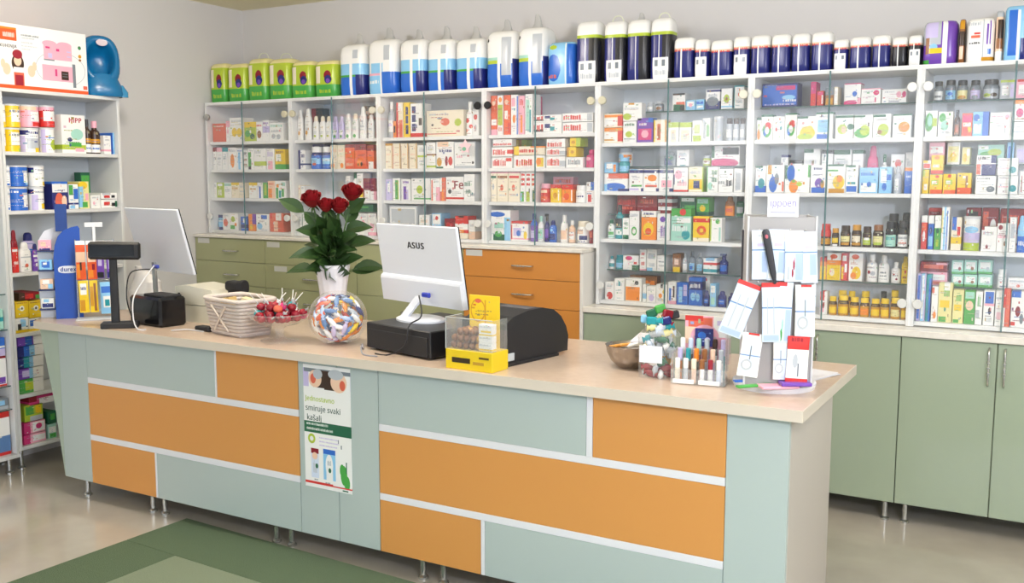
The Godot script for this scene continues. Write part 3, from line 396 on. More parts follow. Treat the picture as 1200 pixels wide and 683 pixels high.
["b",-3.853,.112,1.498,.036,.11,-4.985,1,365,"","baby_food_carton","carton","flat box with dark red dots, upper of two, second shelf of white open shelving",""],
["f",-3.239,.04,1.106,.233,.024,-4.985,1,366,"R","lotion_bottle","bottle","red shampoo bottle with maroon cap, third shelf of white open shelving",""],
["f",-3.302,.071,1.106,.164,.042,-4.985,1,367,"w","lotion_bottle","bottle","white shampoo bottle with red seal, third shelf of white open shelving",""],
["f",-3.361,.039,1.106,.152,.023,-4.985,1,368,"B","lotion_bottle","bottle","lavender shampoo bottle, third shelf of white open shelving",""],
["f",-3.413,.078,1.106,.208,.06,-5.105,1,369,"B","lotion_bottle","bottle","pale violet bottle at the back, third shelf of white open shelving",""],
["b",-3.252,.078,.772,.081,.16,-4.985,1,370,"","baby_food_carton","carton","yellow and white diaper carton, lower left, fourth shelf of white open shelving",""],
["b",-3.336,.085,.772,.071,.16,-4.985,1,371,"","baby_food_carton","carton","yellow and white diaper carton, lower right, fourth shelf of white open shelving",""],
["b",-3.258,.078,.856,.09,.16,-4.985,1,372,"","baby_food_carton","carton","yellow carton with round face print, left, fourth shelf of white open shelving",""],
["b",-3.342,.085,.846,.096,.16,-4.985,1,372,"","baby_food_carton","carton","yellow carton with round face print, right, fourth shelf of white open shelving",""],
["b",-3.305,.122,.949,.041,.16,-4.985,1,373,"","baby_food_carton","carton","flat dark red pack on yellow cartons, fourth shelf of white open shelving",""],
["b",-3.284,.158,.43,.077,.16,-4.985,1,374,"","pad_pack","pack","green and white pad pack, bottom of pile, fifth shelf of white open shelving",""],
["b",-3.287,.158,.51,.058,.16,-4.985,1,375,"","pad_pack","pack","violet and white pad pack, second in pile, fifth shelf of white open shelving",""],
["b",-3.291,.158,.573,.058,.16,-4.985,1,376,"","pad_pack","pack","teal and white pad pack, third in pile, fifth shelf of white open shelving",""],
["b",-3.295,.158,.635,.058,.16,-4.985,1,377,"","pad_pack","pack","navy and white pad pack, fourth in pile, fifth shelf of white open shelving",""],
["b",-3.299,.158,.697,.053,.16,-4.985,1,378,"","pad_pack","pack","violet and blue pad pack, top of pile, fifth shelf of white open shelving",""],
["b",-3.292,.134,.139,.053,.16,-4.985,1,379,"","tissue_pack","pack","pink tissue pack, bottom, lowest shelf of white open shelving",""],
["b",-3.294,.129,.196,.064,.16,-4.985,1,380,"","tissue_pack","pack","pink tissue pack with rose dot, lowest shelf of white open shelving",""],
["b",-3.292,.113,.266,.093,.16,-4.985,1,381,"","tissue_pack","pack","lime green tissue pack, lowest shelf of white open shelving",""],
["b",-3.4,.053,.139,.083,.16,-4.985,1,382,"","tissue_pack","pack","mint tissue pack, lowest shelf of white open shelving",""],
["b",-3.404,.053,.225,.07,.16,-4.985,1,383,"","tissue_pack","pack","dark green tissue pack, lowest shelf of white open shelving",""],
["b",-3.345,.151,.352,.049,.16,-4.985,1,384,"","tissue_pack","pack","magenta and white pack on top, lowest shelf of white open shelving",""],
]
const ARTS := [
"d ~w15,12,85,20",
"w p0,0,100,30 ~p20,40,80,60",
"w *y35,60,18,18 *y70,62,18,18 ~s15,10,85,20",
"l y0,0,100,30 *g30,60,22,18 *G70,75,20,14 *w55,50,8,8",
"w *n50,65,35,20 ~r10,15,90,25",
"w V0,30,100,60 ~v10,10,90,20",
"w ~m10,10,90,25 ~s15,40,85,52 *s30,75,14,14 *s65,78,14,14",
"w R0,0,100,20 ~s20,45,80,55",
"w p0,0,100,20 ~s20,45,80,55",
"w t0,0,100,20 ~s20,45,80,55",
"w *o50,60,22,30 ~s15,10,85,22",
"w c20,20,60,100 ~b10,8,90,16",
"w ~S10,10,80,25 ~n10,45,80,55 ~n10,70,80,80",
"w g0,20,55,85 k5,85,50,100",
"w l0,62,100,82 ~s10,10,60,25",
"w p20,60,80,100 ~V15,15,85,40",
"y g0,75,100,100 w10,25,60,60 ~n15,10,85,20",
"w ~s20,10,80,30",
"l w15,8,80,25 ~w20,40,70,85",
"w m0,8,100,25 ~s15,40,85,60",
"e y0,0,100,18 ~a15,30,85,45",
"e ~s15,20,85,35 ~s15,55,85,62",
"w y0,0,100,20 ~a15,35,85,48",
"w b35,25,65,100",
"g l30,10,80,80",
"f o10,45,60,95 ~d15,10,85,25",
"w g10,40,30,100 t35,55,55,95 g60,45,80,90 o15,20,35,38 m60,10,90,30",
"c B0,0,100,25 ~w15,45,85,55",
"w *d45,55,32,22 ~s15,10,85,20",
"w *l40,35,22,16 g10,70,60,92 *o70,65,12,10",
"b B0,55,100,80 w40,15,65,45",
"o v55,0,100,60 *y40,75,22,15",
"w b40,8,85,30 *c30,70,20,18 *k22,52,6,5",
"d w45,0,85,40 f30,45,60,95 r0,0,20,30",
"R k40,0,100,60",
"K R0,50,100,100 ~f20,15,80,25",
"w *a40,70,18,8 ~s25,50,75,58",
"w *l45,80,20,6 ~s25,55,75,62",
"V w20,50,80,75 *g50,85,20,8",
"w *g50,85,22,9 ~s25,45,75,55",
"w ~s25,45,75,55 ~s25,60,75,66",
"w ~s25,45,75,55",
"B w20,10,60,25",
"w B0,0,30,100 B0,70,100,78 ~B40,20,90,40",
"b B0,0,100,20 c15,35,85,70 *d55,70,12,8",
"b B0,0,100,20 c15,35,85,70 ~w20,40,80,52",
"e *o35,85,22,10 ~f15,15,85,30",
"e *o60,85,22,10 ~f15,15,85,30",
"O R0,0,100,15 ~f15,75,85,88",
"O R0,0,100,25 *o40,75,22,12 *K60,80,10,8",
"O R0,0,100,25 w20,70,90,100",
"e ~d20,20,80,30",
"w p0,60,100,100 ~s20,10,80,25",
"w ~s20,20,80,40",
"w e10,30,90,75 ~s20,40,80,60",
"w y0,70,100,90 ~s20,20,80,35",
"R w20,55,100,100",
"R w0,60,60,100 p60,60,100,100",
"w G0,0,8,100 G0,85,100,92 ~s20,20,80,40",
"w ~s20,20,80,40 p0,70,100,85",
"w *p50,55,25,25 ~s20,10,80,20",
"w *p50,60,25,20 p0,85,100,100 ~s20,10,80,20",
"G g20,30,80,50",
"s w15,40,85,80 ~V25,50,75,60",
"o k20,30,80,70",
"e r0,0,30,100 w30,5,80,25 d40,50,90,100",
"y B35,15,75,35 B35,40,75,60 B35,65,75,90",
"w B15,10,45,30 B15,35,45,55 B15,60,45,82 r0,88,100,100 K70,45,95,65",
"e *d52,45,12,14 *l85,48,9,14 *k18,55,3,4 r5,88,80,91 ~s10,12,60,20",
"w *r40,45,18,8 *r70,65,14,7 *d30,80,14,7",
"w *r50,30,30,10 *s50,70,20,12",
"e a0,0,100,10 a88,10,96,100 ~f15,40,70,48",
"e d0,10,9,100 a90,0,98,100 ~f25,40,75,48",
"e n0,10,9,100 a90,0,98,100 ~f25,40,75,48",
"e n0,10,9,100 a86,0,97,100 ~f25,40,75,48",
"w l0,45,100,52 ~s20,15,80,30 ~s20,65,80,72",
"w n0,45,100,50 l0,88,100,96 ~s20,15,80,30",
"w f10,0,70,20 ~B20,30,90,40 *a20,75,14,16 *R60,72,8,18 *r82,72,12,16 G0,93,40,100",
"s w5,5,95,90 *k88,78,5,5 ~p15,50,40,60",
"V w30,10,70,60 ~b20,10,60,20",
"w g35,10,70,95 l70,10,80,95",
"w v25,35,55,95 V55,50,75,95 ~v20,10,80,20",
"w *l45,50,16,18 *k72,50,5,6 g15,88,100,94",
"w d10,10,25,100 p60,40,100,100 ~s40,10,90,20",
"d w0,0,35,60 o35,50,70,100",
"w *k25,60,10,9 r0,84,100,92 ~s10,12,30,20",
"w ~G10,30,60,45 ~G20,55,70,70 ~S60,70,98,80",
"s w6,6,94,60 s10,12,90,55",
"w ~f20,20,80,35 t0,75,100,90",
"c w10,5,90,45 *r55,20,15,8 t5,70,95,95",
"R ~r20,20,80,40",
"r w0,35,100,60 o15,60,70,75 e0,75,100,100 k30,0,70,8",
"w f0,60,100,100 ~s20,20,80,35",
"P w10,15,60,30 r60,20,95,60",
"O *f45,20,25,6 w10,60,90,75 p0,85,100,100",
"w l10,25,90,75 *o50,12,30,6 ~d20,80,80,90",
"O *f40,18,25,6 w15,40,60,60 r60,70,95,95",
"w b80,5,95,100 p10,10,60,30 *o45,60,20,10",
"p o35,50,65,95 ~r20,10,80,25",
"w m15,15,60,90 t60,40,80,95",
"w ~r4,15,35,80 B42,15,60,50 ~k4,60,36,80 t60,40,75,75",
"w ~r6,20,60,75 s80,10,95,90",
"y a0,0,25,100 *a60,40,20,15",
"l a0,0,35,100 y60,20,90,90",
"w ~r8,25,70,80 r70,10,95,40",
"w ~r8,25,70,80 r75,30,100,70",
"w S0,0,8,100 ~r10,55,95,85",
"w ~r10,30,60,80 y75,20,95,90 *o82,50,8,30",
"e y0,0,18,100 ~r20,30,75,70 o55,0,100,18",
"w ~r8,20,70,80 s70,40,100,90",
"w ~r8,40,80,90",
"w ~S15,20,85,70",
"y a0,0,25,100 *a60,50,18,18",
"y l60,0,100,100 *a35,50,18,18",
"P *p40,40,18,12",
"p e10,30,90,60 ~d15,10,85,25",
"e p0,0,100,6 G8,14,92,22 *s45,50,16,10 ~s20,75,80,80",
"e p0,0,100,6 n8,14,92,22 *d45,52,14,10 ~s20,75,80,80",
"e p0,0,100,6 r8,14,92,22 *d45,52,14,10 ~s20,75,80,80",
"w r15,8,85,14 r15,22,85,30 r15,38,85,46 g10,65,70,98 c0,70,30,95",
"w r15,8,85,14 r15,22,85,30 r15,38,85,46 l10,65,80,98 K60,55,80,70",
"w r15,8,85,14 r15,22,85,30 r15,38,85,46 G30,60,90,98 y60,70,90,90",
"r f15,15,70,35 *O45,70,28,18",
"y r0,0,100,22 w70,30,80,90 *a45,60,20,16",
"o r0,0,100,28 *O45,65,25,18 w85,30,95,90",
"w ~B30,45,70,58",
"w b50,0,90,40 r20,60,60,95 ~B10,50,60,58",
"w *b35,15,38,8 c68,25,98,100 G15,80,70,100 *g40,78,18,10 m20,45,65,60",
"w r0,0,100,14 p0,85,100,92 V15,35,60,75 *b45,60,12,15 *y85,70,10,20 r0,20,8,90",
"v b10,0,90,30 V20,50,70,85",
"w m20,40,80,85 ~g30,50,70,60",
"B v20,40,80,80",
"b B10,50,90,85 *c40,30,20,8",
"w f20,45,80,85",
"f w15,40,85,80 ~d25,50,75,60",
"w f10,20,60,45 B40,55,80,80 ~B30,85,70,93",
"R d0,20,60,60",
"s w20,30,80,70",
"S s20,30,80,80 *n55,60,20,20",
"w k5,0,95,12 d30,50,95,70 G10,65,90,100 k60,70,95,100",
"c w15,15,85,60 *p50,50,20,20",
"c b10,20,90,45 w15,60,85,80",
"w B10,5,100,15 B0,60,100,100 *S50,60,40,22 ~s20,25,80,40",
"w *l50,50,25,20 *n50,50,10,9 c0,85,100,92",
"w t0,0,10,100 t10,0,100,8 *d55,40,14,8 ~s20,60,80,75",
"e o5,0,100,25 r75,20,100,90 w5,30,70,90 a5,75,60,85",
"e o5,10,100,28 r75,20,100,90 w5,35,70,90",
"w ~G15,10,85,22 *l45,60,25,14 s10,80,90,86",
"w a30,0,60,12 ~s10,25,80,40 *l25,75,22,18",
"v P10,45,90,90 ~w15,20,60,32 *p50,65,22,16 b70,0,100,20",
"e y0,0,14,100 a86,0,100,100 d30,20,55,90 ~n35,25,50,85",
"w l0,0,100,28 e25,40,75,100 ~s35,50,65,90",
"w l0,0,100,28 e15,40,85,100 ~s35,50,65,90",
"w l10,72,90,100 ~l25,15,75,60",
"w s15,15,45,90 ~g55,20,90,80",
"s w20,0,35,100",
"s w20,35,70,80",
"w o40,20,90,55 *c30,30,25,15 ~d15,60,85,75",
"S B10,30,70,90 *G60,30,20,20",
"w ~s20,20,80,40 ~B30,50,70,58 t30,92,70,98",
"l w20,30,80,75 *n50,45,15,12",
"w G0,0,12,60 k40,10,95,45 *P45,85,50,22 P5,75,30,100",
"w d20,0,100,30 *b45,75,45,22 B60,85,100,100 c0,60,15,100",
"c w20,10,70,60 o75,20,95,90",
"t c10,40,90,85",
"w B0,5,100,18 c10,0,60,5 g20,70,90,78 B85,85,100,100 V0,85,70,95",
"w B0,5,100,18 *o60,40,30,14 d15,70,90,80 B85,85,100,100",
"w B0,5,100,18 k30,8,60,16 p20,50,90,80 B75,85,100,100",
"w *p35,30,25,18 r0,92,100,100 B0,30,10,70 ~p30,55,90,75",
"e y0,50,100,90 B35,55,75,85 l92,0,100,100 ~s15,15,85,30",
"w g0,0,12,100 ~G45,15,90,32 ~G45,42,90,60 *m35,75,20,14",
"w S10,0,100,10 ~S5,55,45,68 ~k55,50,95,75",
"w s20,20,80,90",
"R ~r10,20,90,50 ~d15,60,80,75",
"R ~d20,20,80,45 w30,10,45,15",
"R w0,15,100,35 w0,55,100,75",
"G w10,5,90,25 g30,45,95,95",
"g m10,10,90,35 *y50,60,22,18 G0,80,100,100",
"o n0,0,100,35 d15,50,85,75",
"G s20,40,80,80",
"w g20,55,80,75 m10,80,90,92",
"t k20,25,80,60 w20,65,80,85",
"w G10,80,95,100 ~G20,20,80,32 ~g20,45,80,52",
"w *g50,70,28,15 *w50,70,18,9 ~s15,10,85,20",
"o w0,0,100,22 *y50,62,34,22 *O50,70,20,12 K0,0,6,100 ~B20,6,80,14",
"w *v45,22,22,10 ~v30,45,70,85",
"m g0,0,100,25 *r60,12,16,10 w30,30,95,45 *t75,80,20,14 ~w10,50,80,70",
"y r0,10,100,25 *O55,55,28,18 *y55,55,12,8 e0,85,100,100",
"w l0,5,15,95 *g65,15,18,10 m75,40,90,95",
"w t10,45,90,80",
"t c15,40,85,85",
"w *P40,20,22,14 G60,65,100,100 r70,45,90,60",
"w ~r25,15,75,28 ~r25,55,75,75 p0,92,100,100",
"w s15,20,85,45 ~s20,60,80,80 c0,85,60,100",
"w ~S20,35,80,45 ~S20,60,80,66",
"n f25,30,75,60 y10,72,90,100",
"s w20,45,80,85",
"S c20,45,80,85 b35,60,65,80",
"S c20,45,80,85",
"w r0,30,100,45 t0,70,100,90 c20,0,80,20",
"B b20,40,80,80",
"n o10,20,90,60 f30,60,80,90",
"w ~r10,10,90,22 B0,40,30,80",
"w *r55,75,32,20 ~s20,15,80,30",
"w ~s20,20,80,35 t40,15,60,35",
"w o5,38,88,96 *k70,20,12,9",
"w c0,50,100,80",
"w *V55,70,28,20 ~s20,20,80,30",
"w *o40,60,16,12 *y70,40,12,10 k40,0,60,20 ~s20,80,80,88",
"w b15,30,40,95 k60,20,80,70 p0,85,100,100",
"b c20,20,50,90 V60,10,90,60",
"b B0,15,100,45 ~w15,22,85,38 *c35,68,18,14 *c70,70,14,14",
"B b20,40,80,75 ~w25,50,75,58",
"c w15,10,85,40 m20,60,80,90",
"B b20,40,80,75",
"B b5,10,95,92 P40,12,92,30 *c75,60,18,10 ~w60,68,95,78 ~V10,86,90,92",
"P r10,50,90,100",
"r P10,10,90,30 w70,30,90,90",
"n S0,0,100,45 a10,60,90,95",
"e w10,10,90,90",
"w P0,0,100,6 *b65,50,14,12 *P40,92,40,12 p80,70,100,100",
"w p0,0,100,8 *P78,30,14,16 ~s15,15,60,28 P70,60,76,90",
"w ~s15,15,50,25 *p70,40,10,22 *P90,40,8,22 B30,88,70,92",
"w G0,0,100,10 *o50,75,34,22 *l50,40,22,14 *w50,42,12,8",
"w G0,0,100,10 *g50,62,36,26 *r60,45,28,14 *b35,70,14,14 *w52,62,18,14",
"w *r30,55,9,8 *t70,50,9,8 ~s20,20,80,30",
"w G0,0,100,8 *g50,60,34,26 *r62,42,26,14 *b35,70,14,14 *w52,60,18,14",
"w G0,0,60,10 *y58,72,40,28 *l45,88,40,14 *y70,55,18,14",
"w G0,0,100,9 c15,30,80,75 b10,82,80,100 ~s20,14,80,22",
"w G0,4,100,14 *l40,60,26,20 *f48,62,14,14 *G85,50,18,12",
"w G0,4,60,12 *g45,78,40,20 *l60,66,26,22 K75,35,82,50",
"w G0,4,70,14 *l60,65,30,24 *n40,75,12,10 ~s15,20,80,28",
"w G0,0,100,8 *a60,55,28,22 *o64,55,20,15 S94,0,100,100 ~p10,18,60,26",
"w B0,0,100,8 s20,30,80,90",
"w k0,0,100,12",
"w G0,0,60,10 *v55,60,14,12 *R85,55,10,10 ~s10,25,80,35",
"w k0,0,100,10 *s50,60,25,20 m10,70,90,90",
"w G0,0,90,12 *d60,75,30,16 ~s10,25,80,35",
"w G0,0,100,10 *s60,60,20,16 d40,80,80,95",
"P p15,40,60,80 *V60,60,20,14",
"w g15,45,85,80",
"w *r55,25,22,10 ~s20,50,80,62",
"w o0,80,100,100 ~s20,20,80,35",
"w G0,0,70,8 b0,75,100,100 *t60,65,30,18 ~s10,15,70,22",
"w a10,0,30,35 *b40,70,22,28 *S60,50,12,20 d88,60,98,95",
"w G0,0,12,50 *b26,30,16,30 *o38,76,18,24 *l60,68,12,8 g92,0,100,45",
"w *v55,65,25,18 b10,80,90,100 *a75,68,12,14 ~B20,10,70,18",
"w G0,0,90,8 *y65,62,32,24 *o70,50,16,12 a10,85,95,100 g0,20,60,26",
"w G0,0,80,8 b10,75,90,95 t20,60,80,68 ~s15,15,70,25",
"c w10,60,90,95 *b55,65,12,10 ~b10,18,80,32",
"c w15,10,60,60 *b45,75,18,14 b60,30,95,50",
"s w25,35,60,85",
"b o0,0,100,14 ~w20,30,80,40",
"k c15,55,85,90",
"k w15,55,85,90",
"K a10,55,90,90 r0,0,100,45",
"K y20,40,80,75 w25,85,75,100",
"K Y15,35,85,70 a20,75,80,90",
"K e20,35,80,70 a15,75,85,90",
"K l20,45,80,85 w30,40,70,55",
"K Y15,35,85,80 l25,70,75,85",
"k m10,35,90,92 ~t20,45,80,60",
"k w10,35,90,92 ~S20,45,80,55 ~d20,70,80,78",
"o y10,40,90,100 r0,0,100,20",
"w *O50,14,25,8 o0,28,100,45 y5,45,95,100 *e40,70,18,14",
"r w20,10,80,30 y10,50,40,95 w55,40,90,70",
"w *O50,14,25,8 r0,0,8,100 *y60,70,30,22 *o40,80,20,12",
"w *R35,55,10,8 *s60,60,16,10 ~s30,30,70,40",
"w ~S30,50,70,58 ~S30,66,70,72",
"w ~S30,50,70,58 *R60,75,8,6",
"y *r60,45,12,8 ~R25,65,75,75",
"a K0,0,100,28 y20,45,80,80",
"w r0,0,60,40 p10,60,60,90 *R50,60,16,12",
"a K0,0,100,26 y15,42,85,85",
"a K0,0,100,26 o15,42,85,85",
"a K0,0,100,26 Y15,42,85,85",
"S w12,35,88,90 ~k25,60,75,75",
"S c12,35,88,90 *b50,55,16,10",
"S Y12,35,88,90 *a50,78,25,12",
"S V12,35,88,90 *S50,78,20,12",
"S s12,30,88,90 *l35,70,16,12 *K65,68,14,12",
"s l0,0,100,14 w15,30,60,80 V70,25,90,90",
"p r10,0,100,14 w20,30,80,80",
"w *g35,45,34,34 *m40,40,20,20 l60,30,95,60",
"w *g30,25,22,18 *m45,55,25,20 ~s20,80,80,88",
"K n25,45,75,90 ~d35,50,65,80",
"d P10,10,90,40 w15,42,85,58 *y75,70,18,12 *r40,80,25,16",
"c b62,0,100,100 *b25,25,18,14 w10,50,55,90",
"w ~p10,15,60,22 *p80,20,10,8 s70,50,74,95",
"w s0,70,100,78 ~s20,30,80,40",
"w o0,0,100,20 *P50,60,25,20 ~n20,85,80,92",
"p w10,20,90,50 d0,85,100,100",
"w Y10,20,90,90 *y50,65,25,18",
"Y *y40,60,25,25 w60,10,95,50",
"m *g35,55,28,20 *l65,40,25,18 w5,5,40,25",
"c b20,20,80,90",
"s V15,20,85,90",
"y l0,0,40,30 w30,60,80,85",
"y O10,78,100,100 l15,30,70,55 w20,35,60,50 *r60,12,14,8",
"y O10,80,100,100 l20,30,75,55 w25,35,60,50 *r50,12,14,8",
"y O0,70,100,100 w40,15,70,28 n60,15,75,70",
"w r10,40,90,90 y0,0,60,30",
"y r0,80,100,100 *o50,15,22,10 w20,50,70,65",
"w ~S10,10,70,20 ~s10,28,60,35 *S75,72,20,16",
"w B30,45,100,100 d5,45,25,95 w5,5,65,25 ~k10,8,60,22 B75,0,100,40",
"w ~S10,8,60,15 *t75,68,18,18 ~p5,55,60,62",
"w R20,20,30,90 ~s40,20,90,40",
"r R10,10,90,40 w10,60,90,90",
"R k20,10,80,50 ~w20,60,80,70",
"R d10,10,40,60 *w70,45,18,18",
"R ~d10,15,90,45 w0,60,100,100",
"r w0,0,100,22 *w50,60,20,16 O20,25,80,45",
"b w0,0,100,25 *B50,45,25,10 c15,60,85,90",
"g w0,0,100,38 *G50,45,25,8 l30,70,70,90",
"w c30,0,55,100 b65,10,80,100 Y0,10,20,60",
"e b10,0,50,40 r60,30,90,55 y0,60,100,80",
"w V10,45,95,75 l10,75,90,100 *c50,35,30,10",
"w ~s10,20,80,35 R0,0,20,15 *R40,80,8,8",
"w *R30,15,18,8 ~p10,40,90,52 *n70,70,10,8",
"w s20,20,80,60",
"b c10,0,90,45 ~w20,60,80,75",
"p w10,20,90,60 d10,70,80,90",
"R d15,30,85,70 p60,10,100,30",
"m g0,80,100,100 w15,20,85,65 *R70,60,12,12",
"m g0,80,100,100 w15,20,85,65 *n65,60,12,12",
"m g0,80,100,100 w15,20,85,65 *s70,60,12,12",
"m g0,84,100,100 w15,15,85,65 *R70,60,12,12",
"m g0,84,100,100 w15,15,85,65 *n65,60,12,12",
"m g0,84,100,100 w15,15,85,65 *s70,60,12,12",
"w ~B40,80,90,90",
"w ~s10,20,90,40 *d55,70,10,12",
"V b20,5,80,95",
"c w20,5,60,95 V70,0,100,100",
"t b60,10,100,100",
"w *o55,80,25,10 d0,5,40,20",
"Y y15,45,80,62 g10,85,60,98 ~g40,15,80,35 w40,0,80,20",
"Y y15,45,80,62 g10,88,60,98 ~g30,15,80,35",
"g m10,5,90,25 *f50,45,35,14",
"w ~g30,10,70,45 s10,55,60,80",
"w b15,5,90,38 p10,38,100,45 *k60,58,14,10 ~s20,75,80,90",
"w s10,20,90,25 ~p20,60,80,80",
"r d40,0,90,100 w0,50,25,100",
"w b0,0,60,18 *R45,55,16,14 *S70,75,12,14 r0,85,30,95",
"e y0,75,100,100 ~S20,20,90,28 w20,35,90,70",
"y w35,15,95,70 ~S30,20,95,30 y0,75,100,100 l60,85,95,100",
"w B5,5,35,25 ~B35,10,95,20 s30,40,90,85 y55,80,95,100 V0,30,25,100",
"w b5,35,95,38 *l70,65,22,22 V10,0,30,100",
"y w35,20,95,75 ~S30,20,95,32 y0,80,100,100",
"p w40,25,95,70 r45,75,100,95 f0,0,60,20",
"r p0,0,100,20 w20,20,90,70 ~R20,16,95,22",
"w l0,78,100,90 g30,72,80,82 *B35,64,10,5 *m65,50,25,14 p55,86,90,95",
"K a0,45,100,60 w5,65,95,95 ~b20,75,80,83",
"w p0,75,100,85 ~s20,20,80,30",
"c b0,0,20,100",
"w s0,20,100,30 b0,85,60,95",
"b w55,30,95,85 s50,20,100,28 ~w10,10,40,20",
"w B0,5,25,25 y55,70,100,95 s30,15,90,22 V15,30,40,100",
"b w55,30,95,80 s50,20,100,28 c60,80,100,92",
"w B0,5,25,30 y60,75,100,95 s40,15,90,22",
"B w5,8,95,40 *d45,70,25,30 *f75,70,16,20 b0,0,100,10",
"w g5,5,45,45 b50,20,95,60 B0,75,100,82 c10,85,60,98",
"Y *y40,15,45,14 c0,20,40,95 g30,75,80,95 p60,45,90,70",
"G g10,10,90,90",
"w *p35,60,12,12 ~s20,15,80,25",
"w r20,30,55,70 k65,40,85,80 G85,20,100,90",
"w r20,40,55,80 k65,40,85,80 s10,0,60,30",
"r R0,0,100,25 w10,30,80,38 ~w20,65,80,75",
"w *d50,72,14,8 s10,35,90,40 ~s30,88,70,92",
"v w10,25,90,35 *w50,70,16,8 V20,45,80,55",
"V b20,30,60,70",
"w c40,10,80,60 k20,40,45,80 y0,80,100,100",
"w b10,15,45,60 k60,40,85,80 y0,80,100,100",
"y *w50,45,18,16 *k50,45,7,7 ~a10,8,90,16",
"R r30,20,70,80 K0,0,30,100 g80,40,100,90",
"g l30,20,60,80 w60,0,100,100",
"v V20,20,50,80 c45,0,65,100 w60,0,100,100",
"t B0,0,25,100 c45,0,65,100 w60,0,100,100",
"B b25,0,45,100 c45,0,65,100 w65,0,100,100",
"v b30,0,55,100 w60,0,100,100",
"p P0,0,30,100 w40,20,95,80",
"p P0,0,30,100 w40,10,95,90 *P70,45,14,25",
"l g10,10,50,60 s30,70,95,100 y60,10,90,60",
"m w10,20,90,60 g20,65,90,95",
"G g30,20,80,70",
"P w40,30,100,100 R0,0,30,60",
"l Y0,0,100,14 e8,18,34,62 g8,66,100,100 *R66,42,15,12 *B68,52,15,11 *v68,56,9,6 ~l30,78,80,88",
"w c0,40,100,62 g0,60,100,64 b0,64,100,100 B70,60,100,100 w48,10,58,100 s60,14,78,30",
"w c20,45,60,66 p0,62,100,66 c0,66,52,100 b52,60,100,100 w50,10,56,100 s62,14,80,40 ~w15,74,45,80",
"w l0,52,50,58 m0,48,50,52 b0,58,100,100 w46,0,55,100 s58,14,88,78 *k14,18,4,3 B90,50,100,100",
"c *b30,60,26,30 *l28,14,14,5 w70,5,74,100 b76,8,100,100 ~d5,76,40,84",
"k w0,0,100,26 l0,24,100,29 B0,29,100,100 k60,29,100,100 w44,29,48,100 w18,64,86,100 S28,68,42,78 S60,68,74,78 ~s28,84,80,92",
"k w0,0,100,26 l0,24,100,29 B0,29,100,100 k60,29,100,100 w44,29,48,100",
"B w0,0,100,32 f0,28,100,34 ~r10,30,90,36 B0,38,100,100 w40,30,48,100",
"B w0,0,100,32 f0,28,100,34 ~r10,30,90,36 B0,38,100,100 w40,30,48,100 w12,48,88,100 S22,54,36,66 S62,54,78,66",
"k w0,0,100,32 f0,28,100,34 ~r10,30,90,36 k0,38,100,100 w40,30,48,100",
"k w0,0,100,32 f0,28,100,34 ~r10,30,90,36 k0,38,100,100 w40,30,48,100 w12,48,88,100 S22,54,36,66 S62,54,78,66",
"v s0,0,55,55 V10,5,45,40 *c35,60,12,8 y20,62,60,74 n12,40,22,75 w58,0,72,100 g0,88,22,100",
"n K0,30,100,60 f20,62,80,90 a10,5,90,25",
"w ~s10,10,50,18 d20,40,50,46 r30,34,50,38 s60,5,64,95 ~v72,8,88,60 b76,70,88,82 a58,88,100,96 ~k15,54,50,58",
"f K30,20,100,55 n20,55,100,75 s0,0,100,15 w0,80,100,100",
"c b20,10,60,90 w55,10,66,100 B70,60,100,100",
]
